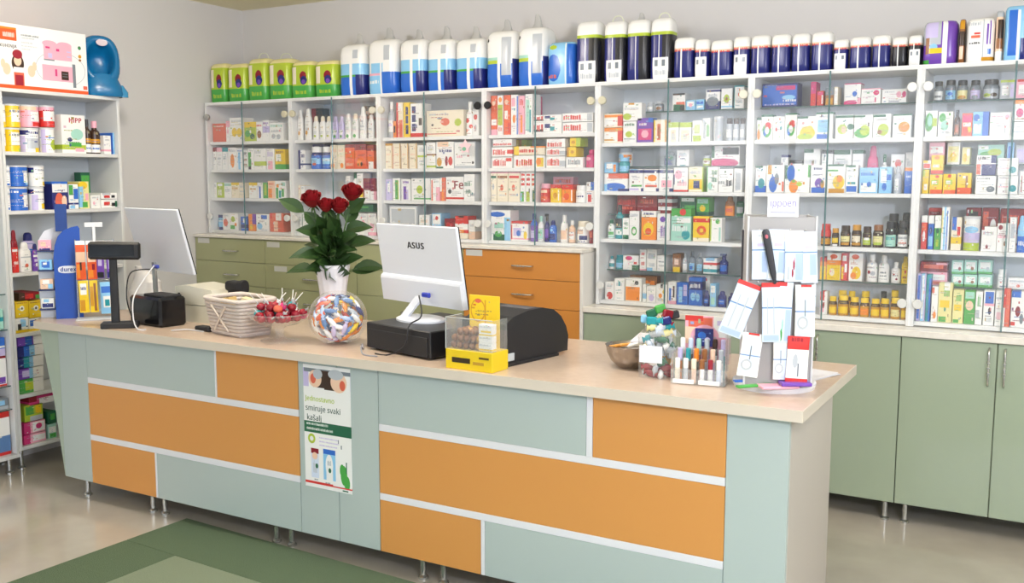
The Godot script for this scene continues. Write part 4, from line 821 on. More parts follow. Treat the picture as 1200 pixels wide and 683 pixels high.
const BAGS := [
[-5.164,.148,.271,0,385,"lime and green diaper pack with berry print, first from left, on top of glass cabinets","green diaper packs on the cabinet tops"],
[-4.986,.176,.261,0,385,"lime and green diaper pack with berry print, second from left, on top of glass cabinets","green diaper packs on the cabinet tops"],
[-4.797,.175,.284,.034,385,"lime and green diaper pack with berry print, third from left, on top of glass cabinets","green diaper packs on the cabinet tops"],
[-4.602,.192,.272,.033,385,"lime and green diaper pack with berry print, fourth from left, on top of glass cabinets","green diaper packs on the cabinet tops"],
[-4.406,.179,.244,0,385,"lime and green diaper pack with berry print, fifth from left, on top of glass cabinets","green diaper packs on the cabinet tops"],
[-4.202,.184,.237,0,385,"lime and green diaper pack with berry print, sixth from left, on top of glass cabinets","green diaper packs on the cabinet tops"],
[-3.986,.209,.324,.073,386,"tall white and blue incontinence pack, first from left, on top of glass cabinets","tall blue packs on the cabinet tops"],
[-3.75,.227,.339,.077,387,"tall white and blue incontinence pack with red wave, on top of glass cabinets","tall blue packs on the cabinet tops"],
[-3.519,.196,.323,.065,386,"tall white and blue incontinence pack, second from left, on top of glass cabinets","tall blue packs on the cabinet tops"],
[-3.315,.193,.309,.084,386,"tall white and blue incontinence pack, third from left, on top of glass cabinets","tall blue packs on the cabinet tops"],
[-3.109,.201,.299,.078,386,"tall white and blue incontinence pack, fourth from left, on top of glass cabinets","tall blue packs on the cabinet tops"],
[-2.895,.199,.327,.072,388,"tall white and blue incontinence pack with grey panel, first from left, on cabinet tops","tall blue packs on the cabinet tops"],
[-2.691,.187,.331,.08,388,"tall white and blue incontinence pack with grey panel, second from left, on cabinet tops","tall blue packs on the cabinet tops"],
[-2.505,.173,.238,0,389,"light blue diaper pack with small green leaf, on top of glass cabinets",""],
[-2.34,.144,.336,0,390,"tall navy and white pack with white price tag, first from left, on cabinet tops","tall navy packs on the cabinet tops"],
[-2.179,.127,.324,.027,390,"tall navy and white pack with white price tag, second from left, on cabinet tops","tall navy packs on the cabinet tops"],
[-2.044,.127,.322,.04,391,"tall navy and white pack, on top of glass cabinets","tall navy packs on the cabinet tops"],
[-1.912,.123,.32,.026,390,"tall navy and white pack with white price tag, third from left, on cabinet tops","tall navy packs on the cabinet tops"],
[-1.787,.109,.211,0,392,"short navy and white pack, first from left, on top of glass cabinets","short navy packs on the cabinet tops"],
[-1.689,.078,.195,0,393,"short navy and white pack with white price tag, first from left, on cabinet tops","short navy packs on the cabinet tops"],
[-1.586,.114,.184,0,392,"short navy and white pack, second from left, on top of glass cabinets","short navy packs on the cabinet tops"],
[-1.482,.085,.194,0,393,"short navy and white pack with white price tag, second from left, on cabinet tops","short navy packs on the cabinet tops"],
[-1.385,.097,.195,0,392,"short navy and white pack, third from left, on top of glass cabinets","short navy packs on the cabinet tops"],
[-1.283,.095,.192,0,392,"short navy and white pack, fourth from left, on top of glass cabinets","short navy packs on the cabinet tops"],
[-1.186,.089,.189,0,392,"short navy and white pack, fifth from left, on top of glass cabinets","short navy packs on the cabinet tops"],
[-1.085,.101,.189,0,392,"short navy and white pack, sixth from left, on top of glass cabinets","short navy packs on the cabinet tops"],
[-.995,.069,.147,0,393,"short navy and white pack with white price tag, third from left, on cabinet tops","short navy packs on the cabinet tops"],
[-.906,.097,.153,0,392,"short navy and white pack, seventh from left, on top of glass cabinets","short navy packs on the cabinet tops"],
[-.811,.082,.154,0,392,"short navy and white pack, eighth from left, on top of glass cabinets","short navy packs on the cabinet tops"],
[-.729,.069,.14,0,394,"short black and white pack, on top of glass cabinets","short black packs on the cabinet tops"],
[-.661,.061,.143,0,395,"short black and white pack with white price tag, on top of glass cabinets","short black packs on the cabinet tops"],
[-.556,.148,.2,0,396,"purple diaper pack with yellow ribbon print, on top of glass cabinets",""],
[-.464,.026,.2,0,397,"narrow tan diaper pack with dark print, on top of glass cabinets",""],
[-.389,.118,.198,0,398,"white boxed diaper pack with violet side lettering, on top of glass cabinets",""],
[-.313,.031,.225,0,399,"narrow peach diaper pack with dark brown print, on top of glass cabinets",""],
[-.246,.097,.241,0,400,"light blue diaper pack with white stripe, rightmost, on top of glass cabinets",""],
]

const CELL_W := 78
const CELL_H := 102
const COLS := 26

var names := {}
var mats := {}
var cells := {}
var atlas := Image.create(2048, 2048, false, Image.FORMAT_RGB8)
var print_matt: StandardMaterial3D
var print_gloss: StandardMaterial3D
var cell := Rect2(0, 0, 1, 1)
var flute := 0.0
var rng := RandomNumberGenerator.new()

# ---------------------------------------------------------------- helpers: nodes
func numbered(called: String) -> String:
	var c: int = names.get(called, 0)
	names[called] = c + 1
	return called if c == 0 else "%s_%03d" % [called, c]

func tag(o: Node3D, label: String, category: String, group := "") -> Node3D:
	o.set_meta("label", label)
	o.set_meta("category", category)
	if group != "":
		o.set_meta("group", group)
	return o

func thing(called: String, label: String, category: String, at := Vector3.ZERO, turn := 0.0, group := "") -> Node3D:
	var o := Node3D.new()
	o.name = numbered(called)
	add_child(o)
	o.position = at
	o.rotation.y = turn
	tag(o, label, category, group)
	return o

func new_st() -> SurfaceTool:
	var st := SurfaceTool.new()
	st.begin(Mesh.PRIMITIVE_TRIANGLES)
	return st

func part(called: String, st: SurfaceTool, m: Material, parent: Node3D, label := "") -> MeshInstance3D:
	var o := MeshInstance3D.new()
	o.name = called
	o.mesh = st.commit()
	o.material_override = m
	parent.add_child(o, true)
	if label != "":
		o.set_meta("label", label)
	return o

func put(called: String, mesh: Mesh, m: Material, parent: Node3D, at := Vector3.ZERO) -> MeshInstance3D:
	var o := MeshInstance3D.new()
	o.name = called
	o.mesh = mesh
	o.material_override = m
	parent.add_child(o, true)
	o.position = at
	return o

func solo(called: String, st: SurfaceTool, m: Material, label: String, category: String, at := Vector3.ZERO, turn := 0.0, group := "") -> MeshInstance3D:
	var o := part(numbered(called), st, m, self)
	o.position = at
	o.rotation.y = turn
	tag(o, label, category, group)
	return o

func structure(called: String, st: SurfaceTool, m: Material, parent: Node3D = self) -> MeshInstance3D:
	var o := part(called, st, m, parent)
	if parent == self:
		o.set_meta("kind", "structure")
	return o

# ---------------------------------------------------------------- helpers: materials
func mat(c: String, rough := 0.5, metal := 0.0, coat := 0.0) -> StandardMaterial3D:
	var key := "%s/%s/%s/%s" % [c, rough, metal, coat]
	if not mats.has(key):
		var m := StandardMaterial3D.new()
		m.albedo_color = Color(c)
		m.roughness = rough
		m.metallic = metal
		if coat > 0.0:
			m.clearcoat_enabled = true
			m.clearcoat = coat
			m.clearcoat_roughness = 0.06
		mats[key] = m
	return mats[key]

func pal(c: String, rough := 0.4) -> StandardMaterial3D:
	return mat(PAL[c], rough)

func clear_glass(c: String, alpha: float) -> StandardMaterial3D:
	var key := "glass/%s/%s" % [c, alpha]
	if not mats.has(key):
		var m := StandardMaterial3D.new()
		m.transparency = BaseMaterial3D.TRANSPARENCY_ALPHA
		m.albedo_color = Color(Color(c), alpha)
		m.roughness = 0.0
		mats[key] = m
	return mats[key]

func noisy(c0: String, c1: String, freq: float, scale: float, rough: float, bump := 0.0, coat := 0.0) -> StandardMaterial3D:
	var n := FastNoiseLite.new()
	n.seed = 11
	n.frequency = freq
	n.fractal_octaves = 4
	var t := NoiseTexture2D.new()
	t.width = 512
	t.height = 512
	t.seamless = true
	t.noise = n
	var gr := Gradient.new()
	gr.set_color(0, Color(c0))
	gr.set_color(1, Color(c1))
	t.color_ramp = gr
	var m := StandardMaterial3D.new()
	m.albedo_texture = t
	m.uv1_triplanar = true
	m.uv1_world_triplanar = true
	m.uv1_scale = Vector3.ONE * scale
	m.roughness = rough
	if bump > 0.0:
		var h := NoiseTexture2D.new()
		h.width = 512
		h.height = 512
		h.seamless = true
		h.noise = n
		h.as_normal_map = true
		h.bump_strength = bump * 20.0
		m.normal_enabled = true
		m.normal_texture = h
	if coat > 0.0:
		m.clearcoat_enabled = true
		m.clearcoat = coat
		m.clearcoat_roughness = 0.05
	return m

# ---------------------------------------------------------------- helpers: printed artwork (flat print of packaging)
func paint(a: String, img: Image, box: Rect2i, dice: RandomNumberGenerator) -> void:
	var ops := a.split(" ", false)
	img.fill_rect(box, Color(PAL[ops[0]]))
	for i in range(1, ops.size()):
		var s: String = ops[i]
		var kind := "r"
		if s[0] in ["*", "~"]:
			kind = s[0]
			s = s.substr(1)
		var col := Color(PAL[s[0]])
		var v := s.substr(1).split_floats(",")
		var x0 := box.position.x + int(v[0] * box.size.x / 100.0)
		var y0 := box.position.y + int(v[1] * box.size.y / 100.0)
		if kind == "*":
			var rx: float = v[2] * box.size.x / 100.0
			var ry: float = v[3] * box.size.y / 100.0
			for yy in range(int(-ry), int(ry) + 1):
				var hw := rx * sqrt(maxf(0.0, 1.0 - (yy * yy) / maxf(ry * ry, 0.01)))
				var q := Rect2i(int(x0 - hw), y0 + yy, maxi(1, int(2 * hw)), 1).intersection(box)
				if q.has_area():
					img.fill_rect(q, col)
			continue
		var x1 := box.position.x + int(v[2] * box.size.x / 100.0)
		var y1 := box.position.y + int(v[3] * box.size.y / 100.0)
		if kind == "r":
			var q := Rect2i(x0, y0, maxi(1, x1 - x0), maxi(1, y1 - y0)).intersection(box)
			img.fill_rect(q, col)
		else:
			var x := x0
			while x < x1:
				var w := dice.randi_range(2, 5)
				var top := y0 + dice.randi_range(0, maxi(0, (y1 - y0) / 4))
				var q := Rect2i(x, top, mini(w, x1 - x), maxi(1, y1 - top)).intersection(box)
				if q.has_area():
					img.fill_rect(q, col)
				x += w + dice.randi_range(1, 3)

func use_print(a: String, fine := true) -> void:
	if not cells.has(a):
		var n := cells.size()
		var at := Vector2i((n % COLS) * CELL_W, (n / COLS) * CELL_H)
		var dice := RandomNumberGenerator.new()
		dice.seed = 100 + n
		var room := Rect2i(at, Vector2i(CELL_W, CELL_H))
		paint(a, atlas, room, dice)
		if fine:
			fine_print(a, room, dice)
		cells[a] = Rect2((at.x + 1.5) / 2048.0, (at.y + 1.5) / 2048.0, (CELL_W - 3) / 2048.0, (CELL_H - 3) / 2048.0)
	cell = cells[a]

# small lines and specks of print, too small to read
func fine_print(a: String, room: Rect2i, dice: RandomNumberGenerator) -> void:
	var used := []
	for op in a.split(" ", false):
		used.append(PAL[op[1] if op[0] in ["*", "~"] else op[0]])
	for i in 5:
		var y := room.position.y + dice.randi_range(6, room.size.y - 10)
		var x := room.position.x + dice.randi_range(5, 30)
		var end := x + dice.randi_range(18, 42)
		var ink := Color(used[dice.randi_range(0, used.size() - 1)]).lerp(Color("6a6e78"), 0.4)
		while x < mini(end, room.end.x - 4):
			var w := dice.randi_range(2, 6)
			atlas.fill_rect(Rect2i(x, y, w, 2).intersection(room), ink)
			x += w + 2
	for i in 4:
		var c := Color(used[dice.randi_range(0, used.size() - 1)]).lerp(Color(PAL[["w", "s", "u", "g", "a", "r"][dice.randi_range(0, 5)]]), 0.5)
		var q := Rect2i(room.position.x + dice.randi_range(5, room.size.x - 16), room.position.y + dice.randi_range(6, room.size.y - 18), dice.randi_range(3, 10), dice.randi_range(3, 9))
		atlas.fill_rect(q.intersection(room), c)

func uv_at(u: float, v: float) -> Vector2:
	return cell.position + Vector2(clampf(u, 0, 1), clampf(v, 0, 1)) * cell.size

# ---------------------------------------------------------------- helpers: shapes (front faces run clockwise)
func vert(st: SurfaceTool, p: Vector3, n: Vector3, uv := Vector2.ZERO) -> void:
	st.set_normal(n)
	st.set_uv(uv)
	st.add_vertex(p)

func tri(st: SurfaceTool, p: Array, n: Array, uv: Array) -> void:
	var cr: Vector3 = (p[1] - p[0]).cross(p[2] - p[0])
	var order := [0, 1, 2] if cr.dot(n[0] + n[1] + n[2]) < 0.0 else [0, 2, 1]
	for i in order:
		vert(st, p[i], n[i], uv[i])

func face(st: SurfaceTool, pts: Array, out_dir: Vector3, uvs := []) -> void:
	var n: Vector3 = (pts[1] - pts[0]).cross(pts[2] - pts[0])
	if n.length() < 1e-12 and pts.size() > 3:
		n = (pts[2] - pts[0]).cross(pts[3] - pts[0])
	n = n.normalized()
	if n.dot(out_dir) < 0.0:
		n = -n
	for i in range(1, pts.size() - 1):
		var u := [Vector2.ZERO, Vector2.ZERO, Vector2.ZERO]
		if uvs.size() > 0:
			u = [uvs[0], uvs[i], uvs[i + 1]]
		tri(st, [pts[0], pts[i], pts[i + 1]], [n, n, n], u)

# a box with chamfered edges; its print lies on x and y
func bx(st: SurfaceTool, c: Vector3, s: Vector3, b := 0.001, xf := Transform3D.IDENTITY) -> void:
	var h := s * 0.5
	b = minf(b, minf(h.x, minf(h.y, h.z)) * 0.9)
	var P := func(sx: int, sy: int, sz: int, ax: int) -> Vector3:
		var q := Vector3(sx * h.x, sy * h.y, sz * h.z)
		if ax != 0: q.x -= sx * b
		if ax != 1: q.y -= sy * b
		if ax != 2: q.z -= sz * b
		return q
	var emit := func(pts: Array, o: Vector3) -> void:
		var uvs := []
		var w := []
		for q: Vector3 in pts:
			uvs.append(uv_at(q.x / s.x + 0.5, 0.5 - q.y / s.y))
			w.append(xf * (c + q))
		face(st, w, xf.basis * o, uvs)
	for d in [-1, 1]:
		emit.call([P.call(d, -1, -1, 0), P.call(d, 1, -1, 0), P.call(d, 1, 1, 0), P.call(d, -1, 1, 0)], Vector3(d, 0, 0))
		emit.call([P.call(-1, d, -1, 1), P.call(1, d, -1, 1), P.call(1, d, 1, 1), P.call(-1, d, 1, 1)], Vector3(0, d, 0))
		emit.call([P.call(-1, -1, d, 2), P.call(1, -1, d, 2), P.call(1, 1, d, 2), P.call(-1, 1, d, 2)], Vector3(0, 0, d))
	for p in [-1, 1]:
		for q in [-1, 1]:
			emit.call([P.call(-1, p, q, 1), P.call(1, p, q, 1), P.call(1, p, q, 2), P.call(-1, p, q, 2)], Vector3(0, p, q))
			emit.call([P.call(p, -1, q, 0), P.call(p, 1, q, 0), P.call(p, 1, q, 2), P.call(p, -1, q, 2)], Vector3(p, 0, q))
			emit.call([P.call(p, q, -1, 0), P.call(p, q, 1, 0), P.call(p, q, 1, 1), P.call(p, q, -1, 1)], Vector3(p, q, 0))
			for r in [-1, 1]:
				emit.call([P.call(p, q, r, 0), P.call(p, q, r, 1), P.call(p, q, r, 2)], Vector3(p, q, r))

func span(st: SurfaceTool, lo: Vector3, hi: Vector3, b := 0.001) -> void:
	bx(st, (lo + hi) * 0.5, (hi - lo).abs(), b)

func se(v: float, p: float) -> float:
	return signf(v) * pow(absf(v), 2.0 / p)

func ring_point(r: Array, a: float, xf: Transform3D) -> Vector3:
	var p: float = r[3] if r.size() > 3 else 2.0
	var f := 1.0 + flute * cos(14.0 * a)
	var ox: float = r[4] if r.size() > 4 else 0.0
	var oz: float = r[5] if r.size() > 5 else 0.0
	return xf * Vector3(ox + r[1] * se(sin(a), p) * f, r[0], oz + r[2] * se(cos(a), p) * f)

# rings: [y, half width, half depth, squareness, offset x, offset z]
func loft(st: SurfaceTool, rings: Array, seg := 16, smooth := false, xf := Transform3D.IDENTITY, caps := true) -> void:
	var y0: float = rings[0][0]
	var hh: float = rings[rings.size() - 1][0] - y0
	if absf(hh) < 1e-6:
		hh = 1.0
	var P := []
	var U := []
	for r in rings:
		var row := []
		var urow := []
		for k in seg + 1:
			var a := -PI + TAU * k / seg
			row.append(ring_point(r, a, xf))
			var t := absf(a) / PI
			var u := 0.5 + 0.5 * signf(a) * (t * 2.0 if t < 0.5 else 2.0 - t * 2.0)
			if r.size() > 3 and r[3] > 2.5:
				u = 0.5 + 0.5 * se(sin(a), r[3])
			urow.append(uv_at(u, 1.0 - (r[0] - y0) / hh))
		P.append(row)
		U.append(urow)
	var N := []
	for i in rings.size() - 1:
		var row := []
		for k in seg + 1:
			var around: Vector3 = P[i][(k + 1) % seg if k == seg else k + 1] - P[i][k - 1 if k > 0 else seg - 1]
			if around.length() < 1e-7:
				around = P[i + 1][1 if k == seg else k + 1] - P[i + 1][k - 1 if k > 0 else seg - 1]
			var up: Vector3 = P[i + 1][k] - P[i][k]
			row.append(up.cross(around).normalized() * -1.0)
		N.append(row)
	var mid: Vector3 = xf * Vector3(rings[0][4] if rings[0].size() > 4 else 0.0, y0, rings[0][5] if rings[0].size() > 5 else 0.0)
	# which way is out: compare one normal with the direction away from the axis
	var sgn := 1.0
	var score := 0.0
	for i in rings.size() - 1:
		var cen := Vector3.ZERO
		for k in seg:
			cen += P[i][k]
		cen /= seg
		score += (N[i][0] as Vector3).dot(P[i][0] - cen)
	if score < 0.0:
		sgn = -1.0
	for i in rings.size() - 1:
		for k in seg:
			var n00: Vector3 = N[i][k]
			var n01: Vector3 = N[i][k + 1]
			var n10: Vector3 = n00
			var n11: Vector3 = n01
			if smooth:
				if i + 1 < N.size():
					n10 = (N[i][k] + N[i + 1][k]).normalized()
					n11 = (N[i][k + 1] + N[i + 1][k + 1]).normalized()
				if i > 0:
					n00 = (N[i][k] + N[i - 1][k]).normalized()
					n01 = (N[i][k + 1] + N[i - 1][k + 1]).normalized()
			var a: Vector3 = P[i][k]
			var b: Vector3 = P[i][k + 1]
			var c: Vector3 = P[i + 1][k + 1]
			var d: Vector3 = P[i + 1][k]
			if (a - b).length() > 1e-6:
				tri(st, [a, b, c], [n00 * sgn, n01 * sgn, n11 * sgn], [U[i][k], U[i][k + 1], U[i + 1][k + 1]])
			if (c - d).length() > 1e-6:
				tri(st, [a, c, d], [n00 * sgn, n11 * sgn, n10 * sgn], [U[i][k], U[i + 1][k + 1], U[i + 1][k]])
	if caps:
		for e in [0, rings.size() - 1]:
			var cen := Vector3.ZERO
			for k in seg:
				cen += P[e][k]
			cen /= seg
			if (P[e][0] - cen).length() < 1e-4:
				continue
			var o: Vector3 = xf.basis.y.normalized() * (-1.0 if e == 0 else 1.0)
			for k in seg:
				tri(st, [cen, P[e][k], P[e][k + 1]], [o, o, o], [U[e][k], U[e][k], U[e][k + 1]])

func tube(st: SurfaceTool, pts: Array, r: float, seg := 8) -> void:
	var rows := []
	var nrm := []
	var side := Vector3.ZERO
	for i in pts.size():
		var t: Vector3 = (pts[mini(i + 1, pts.size() - 1)] - pts[maxi(i - 1, 0)]).normalized()
		if side == Vector3.ZERO:
			side = t.cross(Vector3.UP if absf(t.y) < 0.9 else Vector3.RIGHT).normalized()
		side = (side - t * side.dot(t)).normalized()
		var up := t.cross(side)
		var row := []
		var nr := []
		for k in seg + 1:
			var a := TAU * k / seg
			var o := side * cos(a) + up * sin(a)
			row.append(pts[i] + o * r)
			nr.append(o)
		rows.append(row)
		nrm.append(nr)
	for i in pts.size() - 1:
		for k in seg:
			tri(st, [rows[i][k], rows[i][k + 1], rows[i + 1][k + 1]], [nrm[i][k], nrm[i][k + 1], nrm[i + 1][k + 1]], [Vector2.ZERO, Vector2.ZERO, Vector2.ZERO])
			tri(st, [rows[i][k], rows[i + 1][k + 1], rows[i + 1][k]], [nrm[i][k], nrm[i + 1][k + 1], nrm[i + 1][k]], [Vector2.ZERO, Vector2.ZERO, Vector2.ZERO])
	for e in [0, pts.size() - 1]:
		var o: Vector3 = (pts[0] - pts[1]) if e == 0 else (pts[pts.size() - 1] - pts[pts.size() - 2])
		for k in seg:
			tri(st, [pts[e], rows[e][k], rows[e][k + 1]], [o.normalized(), o.normalized(), o.normalized()], [Vector2.ZERO, Vector2.ZERO, Vector2.ZERO])

func curve_points(ctrl: Array, n := 12) -> Array:
	var c := Curve3D.new()
	for i in ctrl.size():
		var t: Vector3 = (ctrl[mini(i + 1, ctrl.size() - 1)] - ctrl[maxi(i - 1, 0)]) * 0.18
		c.add_point(ctrl[i], -t, t)
	var out := []
	for i in n + 1:
		out.append(c.sample_baked(c.get_baked_length() * i / n, true))
	return out

# polygon in x, y drawn out along z
func prism(st: SurfaceTool, poly: PackedVector2Array, z0: float, z1: float, xf := Transform3D.IDENTITY) -> void:
	var lo := poly[0]
	var hi := poly[0]
	for p in poly:
		lo = lo.min(p)
		hi = hi.max(p)
	var uvf := func(p: Vector2) -> Vector2:
		return uv_at((p.x - lo.x) / maxf(hi.x - lo.x, 1e-5), 1.0 - (p.y - lo.y) / maxf(hi.y - lo.y, 1e-5))
	var idx := Geometry2D.triangulate_polygon(poly)
	for e in [[z0, -1.0], [z1, 1.0]]:
		for i in range(0, idx.size(), 3):
			var pts := []
			var uvs := []
			for j in 3:
				var p := poly[idx[i + j]]
				pts.append(xf * Vector3(p.x, p.y, e[0]))
				uvs.append(uvf.call(p))
			face(st, pts, xf.basis * Vector3(0, 0, e[1] * signf(z1 - z0)), uvs)
	var ccw := not Geometry2D.is_polygon_clockwise(poly)
	for i in poly.size():
		var p := poly[i]
		var q := poly[(i + 1) % poly.size()]
		var o := Vector3(q.y - p.y, p.x - q.x, 0) * (1.0 if ccw else -1.0)
		face(st, [xf * Vector3(p.x, p.y, z0), xf * Vector3(q.x, q.y, z0), xf * Vector3(q.x, q.y, z1), xf * Vector3(p.x, p.y, z1)], xf.basis * o, [uvf.call(p), uvf.call(q), uvf.call(q), uvf.call(p)])

func ball(st: SurfaceTool, c: Vector3, r: Vector3, seg := 12, rows := 7) -> void:
	var rings := []
	for i in rows + 1:
		var a := -PI / 2 + PI * i / rows
		rings.append([c.y + r.y * sin(a), maxf(r.x * cos(a), 0.00001), maxf(r.z * cos(a), 0.00001), 2.0, c.x, c.z])
	loft(st, rings, seg, true, Transform3D.IDENTITY, false)

func lettering(text: String, height: float, m: Material, parent: Node3D, at: Vector3, turn := Vector3.ZERO, bold := true, squeeze := 1.0, font_name := "Droid Sans") -> MeshInstance3D:
	var f := SystemFont.new()
	f.font_names = PackedStringArray([font_name])
	if bold:
		f.font_weight = 700
	var t := TextMesh.new()
	t.font = f
	t.text = text
	t.font_size = 64
	t.pixel_size = height / 47.0
	t.depth = 0.0012
	t.curve_step = 4.0
	t.horizontal_alignment = HORIZONTAL_ALIGNMENT_CENTER
	var o := put("lettering", t, m, parent, at)
	o.rotation = turn
	o.scale.x = squeeze
	return o

# ---------------------------------------------------------------- products
func product(e: Array) -> void:
	var k: String = e[0]
	var w: float = e[2]
	var h: float = e[4]
	var d: float = e[5]
	var at := Vector3(e[1], e[3] + 0.0006, e[6] - d * 0.5)
	var turn := 0.0
	if e[7] == 1:
		at = Vector3(e[6] - d * 0.5, e[3] + 0.0006, e[1])
		turn = PI / 2
	use_print(ARTS[e[8]])
	var lid: String = e[9] if e[9] != "" else "w"
	var a := w * 0.5 - 0.0004
	var b := d * 0.5
	if k == "b" or k == "p":
		var st := new_st()
		bx(st, Vector3(0, h * 0.5, 0), Vector3(a * 2, h, d), 0.0012)
		var box := solo(e[10], st, print_matt, e[12], e[11], at, turn, e[13])
		if e[12].begins_with("large white formula carton"):
			lettering("HiPP", h * 0.13, mat("b03a4a", 0.4), box, Vector3(0.012, h * 0.86, d * 0.5 + 0.0004))
		if e[12].begins_with("white carton with dark red lettering, third"):
			lettering("Fe", h * 0.34, mat("8a2c34", 0.4), box, Vector3(a * 0.45, h * 0.66, d * 0.5 + 0.0004))
		return
	var o := thing(e[10], e[12], e[11], at, turn, e[13])
	var body := new_st()
	var cap := new_st()
	var bm: Material = print_gloss
	if k == "j":
		loft(body, [[0, a * 0.9, b * 0.9], [h * 0.03, a, b], [h * 0.62, a, b], [h * 0.7, a * 0.93, b * 0.93], [h * 0.76, a * 0.78, b * 0.78]], 14)
		loft(cap, [[h * 0.75, a * 0.86, b * 0.86], [h * 0.96, a * 0.86, b * 0.86], [h, a * 0.8, b * 0.8]], 14)
		part("jar_body", body, bm, o)
		part("lid", cap, pal(lid, 0.35), o)
	elif k == "n":
		loft(body, [[0, a * 0.99, b * 0.99], [h * 0.02, a * 0.97, b * 0.97], [h * 0.93, a * 0.97, b * 0.97]], 20)
		loft(cap, [[h * 0.925, a, b], [h * 0.98, a, b], [h, a * 0.96, b * 0.96]], 20)
		part("tin_body", body, print_gloss, o)
		part("lid", cap, mat("d4d6d8", 0.3), o)
	elif k == "o":
		loft(body, [[0, a * 0.92, b * 0.92], [h * 0.02, a, b], [h * 0.6, a, b], [h * 0.68, a * 0.86, b * 0.86], [h * 0.74, a * 0.5, b * 0.5], [h * 0.8, a * 0.42, b * 0.42]], 14)
		loft(cap, [[h * 0.79, a * 0.52, b * 0.52], [h * 0.98, a * 0.5, b * 0.5], [h, a * 0.44, b * 0.44]], 12)
		part("bottle_body", body, bm, o)
		part("cap", cap, pal(lid, 0.35), o)
	elif k == "f":
		loft(body, [[0, a * 0.94, b * 0.9, 3.2], [h * 0.02, a, b, 3.2], [h * 0.62, a, b, 3.0], [h * 0.72, a * 0.9, b * 0.9, 2.6], [h * 0.78, a * 0.66, b * 0.7, 2.2]], 16)
		loft(cap, [[h * 0.775, a * 0.62, b * 0.72, 2.4], [h * 0.92, a * 0.58, b * 0.66, 2.4], [h * 0.98, a * 0.46, b * 0.52, 2.2], [h, a * 0.26, b * 0.3, 2.0]], 14)
		part("bottle_body", body, bm, o)
		part("cap", cap, pal(lid, 0.35), o)
	elif k == "t":
		loft(cap, [[0, a * 0.62, b * 0.62], [h * 0.2, a * 0.66, b * 0.66]], 12)
		loft(body, [[h * 0.19, a * 0.8, b * 0.8], [h * 0.3, a * 0.9, b * 0.75], [h * 0.95, a, b * 0.14, 3.0], [h, a, b * 0.1, 4.0]], 14)
		part("tube_body", body, bm, o)
		part("cap", cap, pal(lid, 0.35), o)
	elif k == "s":
		loft(body, [[0, a * 0.92, b * 0.92], [h * 0.02, a, b], [h * 0.58, a, b], [h * 0.7, a * 0.5, b * 0.5], [h * 0.74, a * 0.4, b * 0.4]], 14)
		loft(cap, [[h * 0.73, a * 0.5, b * 0.5], [h * 0.86, a * 0.5, b * 0.5], [h * 0.9, a * 0.3, b * 0.3]], 12)
		bx(cap, Vector3(-a * 0.2, h * 0.94, 0), Vector3(a * 1.5, h * 0.1, b * 0.8), 0.002)
		part("bottle_body", body, bm, o)
		part("spray_head", cap, pal(lid, 0.35), o)

func bag(e: Array) -> void:
	var w: float = e[1]
	var h: float = e[2]
	var d := clampf(w * 0.95, 0.11, 0.2)
	var o := thing("diaper_pack", e[5], "pack", Vector3(e[0], 2.1415, -4.90 - d * 0.5), 0.0, e[6])
	use_print(ARTS[e[4]], false)
	var a := w * 0.5 - 0.0004
	var b := d * 0.5
	var st := new_st()
	loft(st, [[0, a * 0.9, b * 0.84, 5.0], [h * 0.03, a * 0.97, b * 0.94, 4.6], [h * 0.2, a, b, 4.2], [h * 0.5, a * 0.985, b, 4.0], [h * 0.8, a, b * 0.98, 4.2], [h * 0.92, a * 0.97, b * 0.9, 4.0], [h * 0.98, a * 0.86, b * 0.7, 3.6], [h, a * 0.7, b * 0.4, 3.2]], 28, true)
	part("wrapped_body", st, print_gloss, o)
	if e[3] > 0.0:
		var t: float = e[3]
		var hs := new_st()
		if t > 0.035:
			loft(hs, [[h * 0.985, a * 0.42, b * 0.3, 3.0], [h + t * 0.35, a * 0.26, 0.006, 3.0, a * 0.05], [h + t * 0.8, a * 0.2, 0.004, 3.0, a * 0.02], [h + t, a * 0.1, 0.003, 2.0, -a * 0.03]], 12, true)
			part("twisted_top", hs, mat("b6b6b4", 0.3), o)
		else:
			tube(hs, curve_points([Vector3(-a * 0.6, h * 0.97, 0), Vector3(-a * 0.3, h + t, 0), Vector3(a * 0.3, h + t, 0), Vector3(a * 0.6, h * 0.97, 0)], 10), 0.003, 6)
			part("carry_handle", hs, mat("dfe3c8", 0.3), o)

# ---------------------------------------------------------------- furniture builders
func leg(parent: Node3D, x: float, z: float, top: float, mirror_y := 0.0) -> void:
	var st := new_st()
	loft(st, [[0, 0.021, 0.021], [0.008, 0.021, 0.021], [0.016, 0.012, 0.012], [top - 0.006, 0.012, 0.012], [top, 0.018, 0.018]], 14)
	var o := part("leg", st, mat("c8c9c6", 0.22, 0.9), parent)
	o.position = Vector3(x, 0, z) - Vector3(parent.position.x, 0, parent.position.z)

func board(called: String, parent: Node3D, lo: Vector3, hi: Vector3, m: Material, b := 0.0015, label := "") -> MeshInstance3D:
	var st := new_st()
	span(st, lo - parent.position, hi - parent.position, b)
	return part(called, st, m, parent, label)

func hinge(parent: Node3D, at: Vector3, m: Material) -> void:
	var st := new_st()
	loft(st, [[-0.012, 0.02, 0.02], [0.004, 0.023, 0.023], [0.010, 0.020, 0.020]], 16, false, Transform3D(Basis(Vector3.RIGHT, PI / 2), at))
	part("hinge", st, m, parent)

